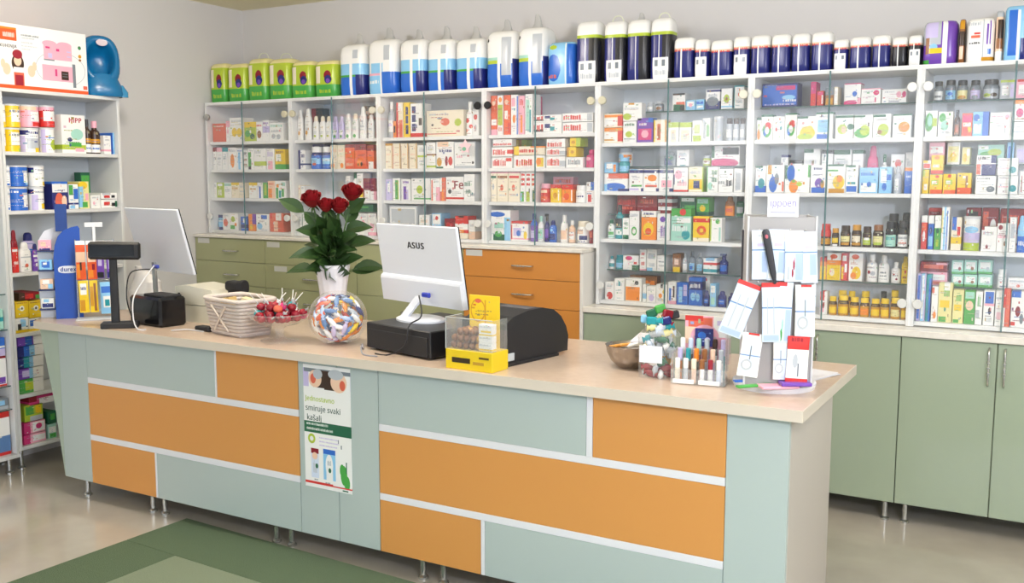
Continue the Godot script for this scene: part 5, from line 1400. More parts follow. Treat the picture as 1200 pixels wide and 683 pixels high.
func glass_cabinet(x0: float, x1: float, bottom: float, shelves: Array, panes: Array, low_hinge: float, label: String, knob_left: Material, knob_right: Material, seam: float) -> void:
	var white := mat("ecedec", 0.35)
	var o := thing("glass_cabinet", label, "cabinet", Vector3((x0 + x1) * 0.5, bottom, -5.0), 0.0, "glass fronted wall cabinets")
	board("side_panel", o, Vector3(x0, bottom, -5.175), Vector3(x0 + 0.018, 2.12, -4.85), white)
	board("side_panel", o, Vector3(x1 - 0.018, bottom, -5.175), Vector3(x1, 2.12, -4.85), white)
	board("top_panel", o, Vector3(x0, 2.12, -5.175), Vector3(x1, 2.14, -4.85), white)
	board("back_panel", o, Vector3(x0 + 0.018, bottom, -5.175), Vector3(x1 - 0.018, 2.12, -5.165), mat("e6ecf0", 0.5))
	for y: float in shelves:
		board("shelf", o, Vector3(x0 + 0.018, y - 0.02, -5.165), Vector3(x1 - 0.018, y, -4.87), white)
	for y: float in panes:
		var p := board("glass_shelf", o, Vector3(x0 + 0.02, y - 0.006, -5.16), Vector3(x1 - 0.02, y, -4.953), clear_glass("d7efe8", 0.12), 0.0004)
		board("polished_edge", o, Vector3(x0 + 0.02, y - 0.006, -4.9529), Vector3(x1 - 0.02, y, -4.951), mat("4d6a66", 0.15), 0.0003)
	for s in 2:
		var a := x0 + 0.004 if s == 0 else seam + 0.002
		var b := seam - 0.002 if s == 0 else x1 - 0.004
		var d := board("glass_door", o, Vector3(a, bottom + 0.004, -4.842), Vector3(b, 2.134, -4.838), clear_glass("eef6f4", 0.03), 0.0004)
		var st := new_st()
		var e := seam - 0.002 if s == 0 else seam + 0.002
		span(st, Vector3(e - 0.0016, bottom + 0.004, -4.8425) - o.position, Vector3(e + 0.0016, 2.134, -4.8375) - o.position, 0.0003)
		part("polished_edge", st, mat("5f7f80", 0.12), d)
		var hx := a + 0.03 if s == 0 else b - 0.03
		var m := knob_left if s == 0 else knob_right
		hinge(d, Vector3(hx, 2.04, -4.836) - o.position, m)
		hinge(d, Vector3(hx, low_hinge, -4.836) - o.position, mat("d8d8d4", 0.25))

func pull(parent: Node3D, at: Vector3, along: Vector3, length: float) -> void:
	var st := new_st()
	var h := along * length * 0.5
	var out_dir := Vector3(0, 0, 0.024)
	tube(st, curve_points([at - h, at - h * 0.86 + out_dir, at + out_dir * 1.1, at + h * 0.86 + out_dir, at + h], 14), 0.005, 8)
	for s in [-1.0, 0.0, 1.0]:
		bx(st, at + h * 0.28 * s + out_dir * 1.15, Vector3(0.013, 0.013, 0.011), 0.003)
	part("handle", st, mat("d2d2d0", 0.16, 0.95), parent, "chrome bow handle")

func drawer_column(x0: float, x1: float, face_mat: Material, label: String, stickers: Array) -> void:
	var o := thing("drawer_cabinet", label, "drawers", Vector3((x0 + x1) * 0.5, 0, -4.95), 0.0, "drawer columns along the back wall")
	board("carcass", o, Vector3(x0 + 0.001, 0.1, -5.18), Vector3(x1 - 0.001, 1.219, -4.757), mat("8d8f78", 0.5))
	for i in 7:
		var y1 := 1.219 - 0.16 * i
		var y0 := y1 - 0.1575
		var d := board("drawer", o, Vector3(x0 + 0.0015, y0, -4.756), Vector3(x1 - 0.0015, y1, -4.737), face_mat, 0.0015)
		pull(d, Vector3((x0 + x1) * 0.5 + 0.02, (y0 + y1) * 0.5 - 0.005, -4.737) - o.position, Vector3.RIGHT, 0.13)
		for s: Array in stickers:
			if int(s[0]) == i:
				var st := new_st()
				span(st, Vector3(x0 + s[1], y1 - s[2] - 0.035, -4.7372) - o.position, Vector3(x0 + s[1] + 0.11, y1 - s[2], -4.7355) - o.position, 0.0003)
				part("price_sticker", st, mat("c9cac4", 0.5), d)
	for x: float in [x0 + 0.05, x1 - 0.05]:
		leg(o, x, -4.8, 0.1)

func base_cabinet(x0: float, x1: float, label: String) -> void:
	var o := thing("base_cabinet", label, "cabinet", Vector3((x0 + x1) * 0.5, 0, -4.95), 0.0, "green base cabinets")
	board("carcass", o, Vector3(x0 + 0.001, 0.102, -5.18), Vector3(x1 - 0.001, 0.899, -4.757), mat("8f987e", 0.5))
	var m := mat("9aa790", 0.22, 0.0, 0.5)
	var xm := (x0 + x1) * 0.5
	for s in 2:
		var a := x0 if s == 0 else xm
		var b := xm if s == 0 else x1
		var d := board("door", o, Vector3(a + 0.002, 0.103, -4.756), Vector3(b - 0.002, 0.897, -4.737), m, 0.002)
		pull(d, Vector3(xm + (-0.032 if s == 0 else 0.032), 0.79, -4.737) - o.position, Vector3.UP, 0.17)
	for x: float in [x0 + 0.045, x1 - 0.045]:
		leg(o, x, -4.79, 0.102)

func panel(o: Node3D, x0: float, x1: float, y0: float, y1: float, m: Material, called: String, proud := 0.0) -> void:
	board(called, o, Vector3(x0 + 0.0008, y0, -3.08), Vector3(x1 - 0.0008, y1, -3.06 + proud), m, 0.0012)

func _ready() -> void:
	rng.seed = 5
	# ------------------------------------------------------------ camera
	var cam := Camera3D.new()
	cam.name = "camera"
	add_child(cam)
	cam.position = Vector3(0, 1.62, 0)
	cam.rotation_degrees = Vector3(-6.63, 29.8, 0.05)
	cam.fov = 33.49
	cam.near = 0.05
	cam.far = 60.0
	cam.current = true
	# ------------------------------------------------------------ sky and exposure
	var env := Environment.new()
	env.background_mode = Environment.BG_SKY
	var sm := ProceduralSkyMaterial.new()
	sm.sky_top_color = Color("b9cce4")
	sm.sky_horizon_color = Color("eef1f5")
	sm.ground_horizon_color = Color("b9b7b2")
	sm.ground_bottom_color = Color("8d8a85")
	sm.sky_energy_multiplier = 1.7
	sm.ground_energy_multiplier = 0.85
	var sky := Sky.new()
	sky.sky_material = sm
	env.sky = sky
	env.tonemap_mode = Environment.TONE_MAPPER_LINEAR
	env.tonemap_exposure = 1.12
	env.sdfgi_enabled = true
	env.ssao_enabled = true
	env.ssil_enabled = true
	var we := WorldEnvironment.new()
	we.name = "surroundings"
	we.environment = env
	add_child(we)
	# ------------------------------------------------------------ ceiling lamps
	var lamps := [[-3.5, -2.9, 1.3, "above the left end of the counter", "fff6f0", 2.66], [-1.7, -2.9, 0.9, "above the right half of the counter", "f6f5ff", 2.46], [0.4, -2.9, 0.7, "over the aisle at the right", "f0f2ff", 2.3], [0.9, -0.6, 5.1, "near the shop window", "e9eeff", 2.05]]
	for p in lamps:
		var o := thing("ceiling_light", "round opal glass pendant lamp " + p[3], "light", Vector3(p[0], 2.82, p[1]), 0.0, "opal pendant lamps")
		var drop: float = p[5] - 2.82
		var st := new_st()
		loft(st, [[-0.03, 0.06, 0.06], [-0.02, 0.07, 0.07], [0, 0.07, 0.07]], 24)
		part("ceiling_rose", st, mat("e8e8e6", 0.4), o)
		st = new_st()
		tube(st, [Vector3(0, -0.02, 0), Vector3(0, drop + 0.1, 0)], 0.006, 8)
		part("stem", st, mat("d0d0ce", 0.3, 0.6), o)
		var df := new_st()
		ball(df, Vector3(0, drop, 0), Vector3(0.13, 0.12, 0.13), 28, 14)
		var gm := StandardMaterial3D.new()
		gm.albedo_color = Color("f4f4f0")
		gm.emission_enabled = true
		gm.emission = Color(p[4])
		gm.emission_energy_multiplier = 2.0
		part("globe", df, gm, o)
		var l := OmniLight3D.new()
		l.name = "lamp_glow"
		l.light_energy = p[2]
		l.light_size = 0.12
		l.light_color = Color(p[4])
		l.shadow_enabled = true
		l.omni_range = 14.0
		l.omni_attenuation = 2.0
		o.add_child(l)
		l.position = Vector3(0, drop, 0)
	print_matt = StandardMaterial3D.new()
	print_matt.roughness = 0.45
	print_gloss = StandardMaterial3D.new()
	print_gloss.roughness = 0.25
	build_shell()
	build_furniture()
	for e in ITEMS:
		product(e)
	for e in BAGS:
		bag(e)
	build_left_side()
	build_counter_things()
	var tex := ImageTexture.create_from_image(atlas)
	for m in [print_matt, print_gloss]:
		m.albedo_texture = tex

func build_shell() -> void:
	var wall := mat("d4d2d0", 0.85)
	var st := new_st()
	span(st, Vector3(-5.5, -0.2, -5.5), Vector3(2.9, 0, 3.1), 0.0)
	var fm := noisy("aea699", "c0b8ac", 0.012, 0.35, 0.1)
	fm.metallic_specular = 0.55
	structure("floor", st, fm)
	st = new_st()
	span(st, Vector3(-5.5, 2.82, -5.5), Vector3(2.9, 3.0, 3.1), 0.0)
	structure("ceiling", st, mat("eee6c4", 0.9))
	st = new_st()
	span(st, Vector3(-5.5, 0, -5.5), Vector3(2.9, 2.82, -5.25), 0.0)
	structure("wall_back", st, wall)
	st = new_st()
	span(st, Vector3(-5.5, 0, -5.25), Vector3(-5.25, 2.82, 2.85), 0.0)
	structure("wall_left", st, wall)
	st = new_st()
	span(st, Vector3(2.65, 0, -5.25), Vector3(2.9, 2.82, 2.85), 0.0)
	structure("wall_right", st, wall)
	# shop front behind the photographer: wide glazing in four bays with slim mullions
	st = new_st()
	for q in [[-5.5, -4.95, 0.0, 2.82], [-4.95, 2.4, 0.0, 0.35], [-4.95, 2.4, 2.55, 2.82], [2.4, 2.9, 0.0, 2.82]]:
		span(st, Vector3(q[0], q[2], 2.85), Vector3(q[1], q[3], 3.1), 0.0)
	structure("wall_front", st, wall)
	for k in 4:
		var x0 := -4.95 + 1.8375 * k
		var x1 := x0 + 1.8375
		var fr := new_st()
		for x: float in [x0, x1 - 0.04]:
			span(fr, Vector3(x, 0.35, 2.94), Vector3(x + 0.04, 2.55, 2.99), 0.003)
		for y: float in [0.35, 2.51]:
			span(fr, Vector3(x0 + 0.04, y, 2.94), Vector3(x1 - 0.04, y + 0.04, 2.99), 0.003)
		var o := structure("window_%d" % (k + 1), fr, mat("e6e6e4", 0.4))
		var g := new_st()
		span(g, Vector3(x0 + 0.04, 0.39, 2.963), Vector3(x1 - 0.04, 2.51, 2.968), 0.0)
		part("pane", g, clear_glass("f2f7f6", 0.03), o)
	st = new_st()
	span(st, Vector3(-14, -0.25, 3.1), Vector3(10, -0.02, 14), 0.0)
	structure("pavement", st, mat("bfbcb6", 0.9))

func build_furniture() -> void:
	var cream := mat("cfc9ae", 0.25)
	var grey := mat("b9b9b4", 0.2, 0.5)
	var black := mat("1c1c1e", 0.25)
	var ivory := mat("dcd8c6", 0.25)
	var white := mat("e9e9e6", 0.2)
	var L := [1.872, 1.682, 1.487, 1.262]
	var S := [1.814, 1.553, 1.294, 0.955]
	var G := [1.98, 1.688, 1.428, 1.12]
	var spec := [[-5.232, -4.452, 1.242, L, [], 1.36, "leftmost narrow glass cabinet in the corner under green diaper packs", grey, cream, -4.871], [-4.452, -3.731, 1.242, L, [], 1.36, "second glass cabinet from the corner, behind the red roses", cream, ivory, -4.091], [-3.731, -2.966, 1.242, L, [], 1.36, "third glass cabinet, above the white monitor, with black hinge on its right", ivory, black, -3.38], [-2.966, -2.244, 1.242, L, [], 1.36, "fourth glass cabinet, with toothpaste boxes, above orange drawers", black, cream, -2.623], [-2.244, -1.405, 0.932, S, G, 1.04, "fifth glass cabinet, tall, left of the rotating stand", cream, ivory, -1.838], [-1.405, -0.62, 0.932, S, [1.98, 1.12], 1.04, "sixth glass cabinet, tall, with amber jars on its bottom shelf", ivory, white, -1.023], [-0.62, 0.165, 0.932, S, [1.98, 1.688, 1.12], 1.04, "rightmost tall glass cabinet, with yellow cartons on its second shelf", white, white, -0.233]]
	for c in spec:
		glass_cabinet(c[0], c[1], c[2], c[3], c[4], c[5], c[6], c[7], c[8], c[9])
	var ledge := noisy("ded8cc", "e9e4da", 0.03, 1.5, 0.18)
	var st := new_st()
	span(st, Vector3(-5.249, 1.22, -5.249), Vector3(-2.266, 1.241, -4.722), 0.003)
	solo("worktop", st, ledge, "cream ledge on top of the green and orange drawers", "worktop")
	st = new_st()
	span(st, Vector3(-2.264, 0.9, -5.249), Vector3(0.2, 0.931, -4.722), 0.003)
	solo("worktop", st, ledge, "glossy cream ledge under the tall glass cabinets, above green doors", "worktop")
	var olive := mat("a3a67e", 0.3, 0.0, 0.3)
	var orange := mat("cb873f", 0.35, 0.0, 0.2)
	drawer_column(-5.249, -4.597, olive, "olive green drawer column in the corner, nearest the left wall", [[0, 0.03, 0.005]])
	drawer_column(-4.597, -3.83, olive, "olive green drawer column below the red roses", [[0, 0.02, 0.012], [1, 0.08, 0.01]])
	drawer_column(-3.83, -3.04, olive, "olive green drawer column behind the white monitor", [])
	drawer_column(-3.04, -2.287, orange, "orange drawer column beside the white end panel", [[0, 0.02, 0.005]])
	st = new_st()
	span(st, Vector3(-2.286, 0.0, -5.24), Vector3(-2.266, 1.219, -4.735), 0.001)
	solo("end_panel", st, mat("e2dfd8", 0.4), "white upright end panel right of the orange drawers", "panel")
	base_cabinet(-2.264, -1.45, "green base cabinet beside the white end panel, mostly behind the counter")
	base_cabinet(-1.45, -0.636, "green base cabinet behind the right end of the counter")
	base_cabinet(-0.636, 0.165, "glossy green base cabinet with chrome handles at the right edge")

	# the sales counter: three carcass units with coloured front panels, and one worktop
	var sage := mat("b7c4c0", 0.3, 0.0, 0.25)
	var amber := mat("da9850", 0.38, 0.0, 0.15)
	var strip := mat("e8e8ec", 0.35)
	var body := mat("c9c3b6", 0.5)
	var o := thing("counter_unit", "left section of the counter, orange panels beside a sage side panel", "counter", Vector3(-3.6, 0, -3.4))
	board("carcass", o, Vector3(-4.385, 0.1, -3.7), Vector3(-2.802, 0.859, -3.081), body)
	panel(o, -4.4, -4.185, 0.1, 0.859, sage, "side_stile")
	panel(o, -4.185, -3.298, 0.64, 0.859, sage, "front_panel")
	panel(o, -3.298, -3.286, 0.64, 0.859, strip, "white_strip", 0.001)
	panel(o, -3.286, -2.802, 0.64, 0.859, amber, "front_panel")
	panel(o, -4.185, -2.802, 0.61, 0.6395, strip, "white_strip", 0.001)
	panel(o, -4.185, -2.802, 0.349, 0.6095, amber, "front_panel")
	panel(o, -4.185, -2.802, 0.32, 0.3485, strip, "white_strip", 0.001)
	panel(o, -4.185, -3.718, 0.1, 0.3195, amber, "front_panel")
	panel(o, -3.718, -3.706, 0.1, 0.3195, strip, "white_strip", 0.001)
	panel(o, -3.706, -2.802, 0.1, 0.3195, sage, "front_panel")
	st = new_st()
	prism(st, PackedVector2Array([Vector2(-4.549, 0.859), Vector2(-4.402, 0.859), Vector2(-4.402, 0.1), Vector2(-4.46, 0.48)]), -3.078, -3.062, Transform3D(Basis(), -o.position))
	part("tapered_wing", st, mat("aebdac", 0.3, 0.0, 0.25), o)
	for x: float in [-4.3, -3.81, -3.725, -3.0, -2.91]:
		leg(o, x, -3.115, 0.1)
	o = thing("counter_unit", "narrow plain sage middle section of the counter behind the poster", "counter", Vector3(-2.588, 0, -3.4))
	board("carcass", o, Vector3(-2.8, 0.1, -3.7), Vector3(-2.376, 0.859, -3.081), body)
	panel(o, -2.8, -2.589, 0.1, 0.859, sage, "front_panel")
	panel(o, -2.587, -2.376, 0.1, 0.859, sage, "front_panel")
	o = thing("counter_unit", "right section of the counter with orange panels and pale end", "counter", Vector3(-1.55, 0, -3.4))
	board("carcass", o, Vector3(-2.374, 0.1, -3.7), Vector3(-0.75, 0.859, -3.081), body)
	panel(o, -2.374, -1.447, 0.635, 0.859, sage, "front_panel")
	panel(o, -1.447, -1.422, 0.635, 0.859, strip, "white_strip", 0.001)
	panel(o, -1.422, -0.936, 0.635, 0.859, amber, "front_panel")
	panel(o, -2.374, -0.936, 0.606, 0.6345, strip, "white_strip", 0.001)
	panel(o, -2.374, -0.936, 0.3465, 0.6055, amber, "front_panel")
	panel(o, -2.374, -0.936, 0.318, 0.346, strip, "white_strip", 0.001)
	panel(o, -2.374, -1.89, 0.1, 0.3175, amber, "front_panel")
	panel(o, -1.89, -1.872, 0.1, 0.3175, strip, "white_strip", 0.001)
	panel(o, -1.872, -0.936, 0.1, 0.3175, sage, "front_panel")
	panel(o, -0.936, -0.73, 0.03, 0.859, sage, "side_stile")
	board("end_panel", o, Vector3(-0.749, 0.03, -3.71), Vector3(-0.73, 0.859, -3.081), mat("c3bcb1", 0.5), 0.001, "pale beige side panel")
	for x: float in [-2.2, -2.1, -1.5, -1.4, -0.8]:
		leg(o, x, -3.115, 0.1)
	st = new_st()
	o = thing("countertop", "pale beige laminate countertop of the sales counter", "worktop", Vector3(-2.6, 0.862, -3.45))
	var lay := Transform3D(Basis(Vector3.RIGHT, Vector3(0, 0, -1), Vector3.UP), -o.position)
	var poly := PackedVector2Array([Vector2(-4.535, 3.023), Vector2(-0.685, 3.023), Vector2(-0.685, 3.9), Vector2(-4.2, 3.9), Vector2(-4.62, 3.4), Vector2(-4.62, 3.12)])
	prism(st, poly, 0.862, 0.9, lay)
	part("laminate_board", st, noisy("c8b09a", "d2bca8", 0.02, 2.0, 0.3, 0.0, 0.2), o)
	st = new_st()
	prism(st, PackedVector2Array([Vector2(-4.535, 3.02), Vector2(-0.682, 3.02), Vector2(-0.682, 3.9), Vector2(-0.685, 3.9), Vector2(-0.685, 3.023), Vector2(-4.535, 3.023)]), 0.862, 0.8999, lay)
	part("edge_band", st, mat("d8cdbd", 0.35), o)
	# poster on the counter front
	poster()
	# star sticker on the third cabinet's glass
	var star := PackedVector2Array()
	for i in 10:
		var rr := 0.045 if i % 2 == 0 else 0.026
		star.append(Vector2(rr * sin(TAU * i / 10.0), rr * cos(TAU * i / 10.0)))
	o = thing("star_sticker", "pale pink star sticker on the glass of the third cabinet", "sticker", Vector3(-3.086, 1.806, -4.8375))
	st = new_st()
	prism(st, star, 0.0, 0.0015)
	part("star_shape", st, mat("f0cdd2", 0.5), o)
	st = new_st()
	loft(st, [[0, 0.014, 0.012], [0.0008, 0.014, 0.012]], 18, false, Transform3D(Basis(Vector3.RIGHT, PI / 2), Vector3(-0.008, -0.012, 0.0014)))
	part("green_spot", st, mat("7fb79a", 0.5), o)
	# rug
	o = thing("rug", "green ribbed entrance rug with darker border on the floor", "rug", Vector3(-1.5, 0, -2.2))
	var border := noisy("43553b", "74876a", 0.14, 3.0, 0.95, 0.3)
	var field := noisy("6f7b63", "9aa68c", 0.14, 3.0, 0.95, 0.3)
	field.uv1_scale = Vector3(9, 3, 2.5)
	o.position = Vector3(-3.573, 0, -3.112)
	o.rotation_degrees.y = -2.6
	var rug_parts := [["border_band", 0.0, 4.2, 0.0, 0.335, border], ["border_band", 0.0, 0.335, 0.335, 2.6, border], ["field", 0.335, 4.2, 0.335, 2.6, field]]
	for q in rug_parts:
		var rs := new_st()
		span(rs, Vector3(q[1], 0.0005, q[3]), Vector3(q[2], 0.0085, q[4]), 0.003)
		part(q[0], rs, q[5], o)

func print_sheet(a: String, w: int, h: int, seed_at: int) -> StandardMaterial3D:
	var img := Image.create(w, h, false, Image.FORMAT_RGB8)
	var dice := RandomNumberGenerator.new()
	dice.seed = seed_at
	paint(a, img, Rect2i(0, 0, w, h), dice)
	var m := StandardMaterial3D.new()
	m.albedo_texture = ImageTexture.create_from_image(img)
	m.roughness = 0.35
	return m

func poster() -> void:
	var o := thing("poster", "white and green cough remedy poster on the counter front", "poster", Vector3(-2.642, 0.315, -3.059))
	cell = Rect2(0, 0, 1, 1)
	var st := new_st()
	bx(st, Vector3(0, 0.265, 0.0012), Vector3(0.254, 0.53, 0.002), 0.0003)
	part("paper", st, print_sheet("w V0,3,12,20 S2,3,100,6 K22,4,75,19 *f26,11,14,7 *d22,11,6,4 *s32,7,10,4 K46,6,60,19 *f76,12,17,8 *s70,6,16,4 *d84,14,6,4 w0,18,45,24 w45,19,62,24 G0,46,100,55 ~w5,47,52,49 ~w5,51,62,53 *l16,60,8,4 *w16,60,4,2 ~V32,58,72,59 ~V32,61,74,62 ~V32,64,70,65 q14,68,30,92 R14,68,30,72 *f22,74,6,3 ~s18,78,26,88 c40,67,66,92 b40,67,66,71 *w53,80,8,9 w46,78,60,92 ~s49,76,57,80 *G26,82,3,2 *G54,84,3,2 ~S20,93,28,94 ~S44,94,54,95 *g84,86,7,8 *g90,92,6,6 *g80,82,5,5 G88,75,90,84 S72,58,74,61 S78,62,80,65 r0,95,60,97 r40,96,100,97 w0,97,100,100 G80,98,92,99", 320, 660, 3), o)
	lettering("Jednostavno", 0.021, pal("l", 0.5), o, Vector3(-0.038, 0.385, 0.0026), Vector3.ZERO, false)
	lettering("smiruje svaki", 0.024, mat("3c5a4c", 0.5), o, Vector3(-0.022, 0.344, 0.0026), Vector3.ZERO, false)
	lettering("kašalj", 0.024, mat("3c5a4c", 0.5), o, Vector3(-0.07, 0.303, 0.0026), Vector3.ZERO, false)

# ---------------------------------------------------------------- open shelving on the left wall and what stands on it
func build_left_side() -> void:
	var white := mat("dcdddb", 0.4)
	var o := thing("open_shelving", "white open shelving unit on the left wall with formula tins", "shelving", Vector3(-5.1, 0, -3.57))
	for z: float in [-3.93, -3.195]:
		board("side_panel", o, Vector3(-5.246, 0.12, z), Vector3(-4.955, 2.08, z + 0.018), white)
	board("top_panel", o, Vector3(-5.246, 2.08, -3.93), Vector3(-4.95, 2.1, -3.177), white)
	board("back_panel", o, Vector3(-5.248, 0.12, -3.912), Vector3(-5.24, 2.08, -3.195), mat("d3dae0", 0.5))
	for y: float in [1.764, 1.445, 1.106, 0.772, 0.43, 0.139]:
		board("shelf", o, Vector3(-5.24, y - 0.02, -3.911), Vector3(-4.96, y, -3.196), white)
	for z: float in [-3.89, -3.23]:
		for x: float in [-5.2, -5.03]:
			leg(o, x, z, 0.12)
	o = thing("open_shelving", "nearer white shelving unit cut by the left edge of the photo", "shelving", Vector3(-5.1, 0, -2.85))
	for z: float in [-3.175, -2.52]:
		board("side_panel", o, Vector3(-5.246, 0.111, z), Vector3(-4.955, 2.08, z + 0.018), white)
	board("top_panel", o, Vector3(-5.246, 2.08, -3.175), Vector3(-4.95, 2.1, -2.502), white)
	board("back_panel", o, Vector3(-5.248, 0.111, -3.157), Vector3(-5.24, 2.08, -2.52), mat("d3dae0", 0.5))
	board("shelf", o, Vector3(-5.24, 0.09, -3.175), Vector3(-4.95, 0.11, -2.502), white)
	for y: float in [1.53, 1.0, 0.806, 0.495, 0.365]:
		board("glass_shelf", o, Vector3(-5.24, y - 0.006, -3.156), Vector3(-4.97, y, -2.521), clear_glass("d7efe8", 0.12), 0.0004)
		board("polished_edge", o, Vector3(-4.9699, y - 0.006, -3.156), Vector3(-4.968, y, -2.521), mat("4d6a66", 0.15), 0.0003)
	for z: float in [-3.14, -2.56]:
		for x: float in [-5.2, -5.0]:
			leg(o, x, z, 0.09)
	var near := [["m t0,40,100,60 w20,10,80,35", -3.15, 0.2, 0.806, 0.108, "mint green soft pack on a pane shelf at the left edge"], ["V b60,0,100,60 w0,45,100,55", -3.15, 0.22, 0.66, 0.1, "lavender flat carton above a white one at the left edge"], ["w R0,0,100,8 *v30,70,14,14 v70,70,95,92 r0,94,100,100", -3.15, 0.25, 0.495, 0.163, "white carton with violet marks at the left edge"], ["S c40,20,90,60 s0,70,100,100", -3.15, 0.24, 0.365, 0.06, "grey blue flat pack at the left edge"], ["w r50,0,100,14 s10,25,50,60 S50,40,62,80 u72,55,99,92 r0,92,100,100", -3.15, 0.3, 0.11, 0.24, "large white carton with red base near the floor, left edge"]]
	for e in near:
		use_print(e[0])
		var st := new_st()
		bx(st, Vector3(0, e[4] * 0.5, 0), Vector3(e[2], e[4], 0.15), 0.002)
		solo("medicine_carton", st, print_matt, e[5], "carton", Vector3(-5.065, e[3] + 0.0006, e[1] + e[2] * 0.5), PI / 2)
	# toy kitchen carton on top
	o = thing("toy_carton", "large white toy kitchen carton with orange base on the shelving top", "carton", Vector3(-5.085, 2.1, -3.41), PI / 2)
	cell = Rect2(0, 0, 1, 1)
	var st := new_st()
	bx(st, Vector3(0, 0.172, 0), Vector3(0.65, 0.344, 0.23), 0.002)
	var art := "w O0,94,100,100 *s74,62,24,28 *w74,62,23.4,27 ~s38,18,50,21 ~S38,14,54,17 ~s38,25,48,28 ~s38,31,52,33 ~s38,36,46,38 "
	art += "O18,6,34,26 o18,6,34,9 ~w22,13,32,21 "
	art += "*f24,70,3.4,9 *f21,62,2,7 *f46,70,3.4,9 *f49,62,2,7 *K34,60,5.5,14 *f34,56,3.4,8 *x34,46,4.4,7 x30,47,38,51 w30,66,39,76 d30,74,39,94 x31,78,38,94 "
	art += "p58,22,85,48 *p64,23,7,5 *p78,23,7,5 P60,28,64,31 V62,38,66,46 P70,30,73,34 V80,32,84,34 V80,40,84,42 S58,48,68,50 w56,51,86,57 p56,57,85,82 P68,63,70,74 K74,65,81,79 S75,69,80,70 S75,73,80,74 w56,82,85,92 S85,52,88,90 "
	art += "*G93,24,1.6,3 *g93,24,0.8,1.4 *a93,38,1.6,3 *n93,44,1.4,2 d95,86,99,92"
	part("printed_box", st, print_sheet(art, 900, 480, 8), o)
	lettering("KUHINJA", 0.017, mat("6d6a68", 0.5), o, Vector3(-0.155, 0.225, 0.1152), Vector3.ZERO, true)
	# potty
	o = thing("potty", "blue plastic child potty standing on the shelving top", "potty", Vector3(-5.035, 2.1, -3.868), deg_to_rad(62))
	var blue := mat("0b6ca0", 0.25, 0.0, 0.3)
	st = new_st()
	var tilt := Transform3D(Basis(Vector3.RIGHT, deg_to_rad(76)), Vector3(0, 0.2, -0.02))
	loft(st, [[-0.03, 0.004, 0.004, 2.2, 0, 0.02], [-0.03, 0.045, 0.06, 2.2, 0, 0.02], [-0.005, 0.058, 0.08, 2.3, 0, 0.012], [0.05, 0.066, 0.095, 2.4, 0, 0.005], [0.078, 0.074, 0.108, 2.4], [0.088, 0.084, 0.12, 2.4], [0.08, 0.098, 0.14, 2.5], [0.05, 0.11, 0.154, 2.6], [-0.03, 0.114, 0.16, 2.7], [-0.07, 0.104, 0.15, 2.7], [-0.085, 0.08, 0.12, 2.6], [-0.087, 0.004, 0.004, 2.0]], 32, true, tilt)
	part("bowl", st, blue, o)
	st = new_st()
	loft(st, [[0, 0.112, 0.09, 2.8, 0.004, 0.02], [0.015, 0.118, 0.098, 2.8, 0.004, 0.02], [0.06, 0.112, 0.094, 2.6, 0.002, 0.02], [0.13, 0.085, 0.075, 2.4, 0, 0.015]], 28, true)
	part("base", st, blue, o)
	st = new_st()
	loft(st, [[0, 0.036, 0.03, 2.2, 0.11, 0.045], [0.03, 0.036, 0.032, 2.2, 0.11, 0.045], [0.07, 0.02, 0.02, 2.0, 0.1, 0.04]], 18, true)
	part("foot", st, mat("2f86b4", 0.22, 0.0, 0.3), o)
	st = new_st()
	loft(st, [[0, 0.032, 0.022], [0.003, 0.031, 0.021]], 20, false, Transform3D(Basis(Vector3.RIGHT, deg_to_rad(72)), Vector3(0.012, 0.315, 0.038)))
	part("sticker", st, mat("d9ccd2", 0.4), o, "pale oval sticker")

# ---------------------------------------------------------------- things on the counter
func packet(art: String, w: float, h: float, at: Vector3, yaw: float, roll: float, called: String, label: String, category: String, group := "", thick := 0.008) -> Node3D:
	use_print(art, false)
	var st := new_st()
	var a := w * 0.5
	loft(st, [[-h, a * 0.98, 0.0008, 6.0], [-h * 0.94, a, 0.001, 6.0], [-h * 0.8, a * 0.98, thick * 0.45, 5.0], [-h * 0.4, a * 0.96, thick * 0.5, 5.0], [-h * 0.12, a * 0.98, thick * 0.3, 5.0], [-h * 0.05, a, 0.001, 6.0], [0, a * 0.98, 0.0008, 6.0]], 16, true)
	var o := solo(called, st, print_gloss, label, category, at, yaw, group)
	o.rotation = Vector3(0, yaw, roll)
	return o

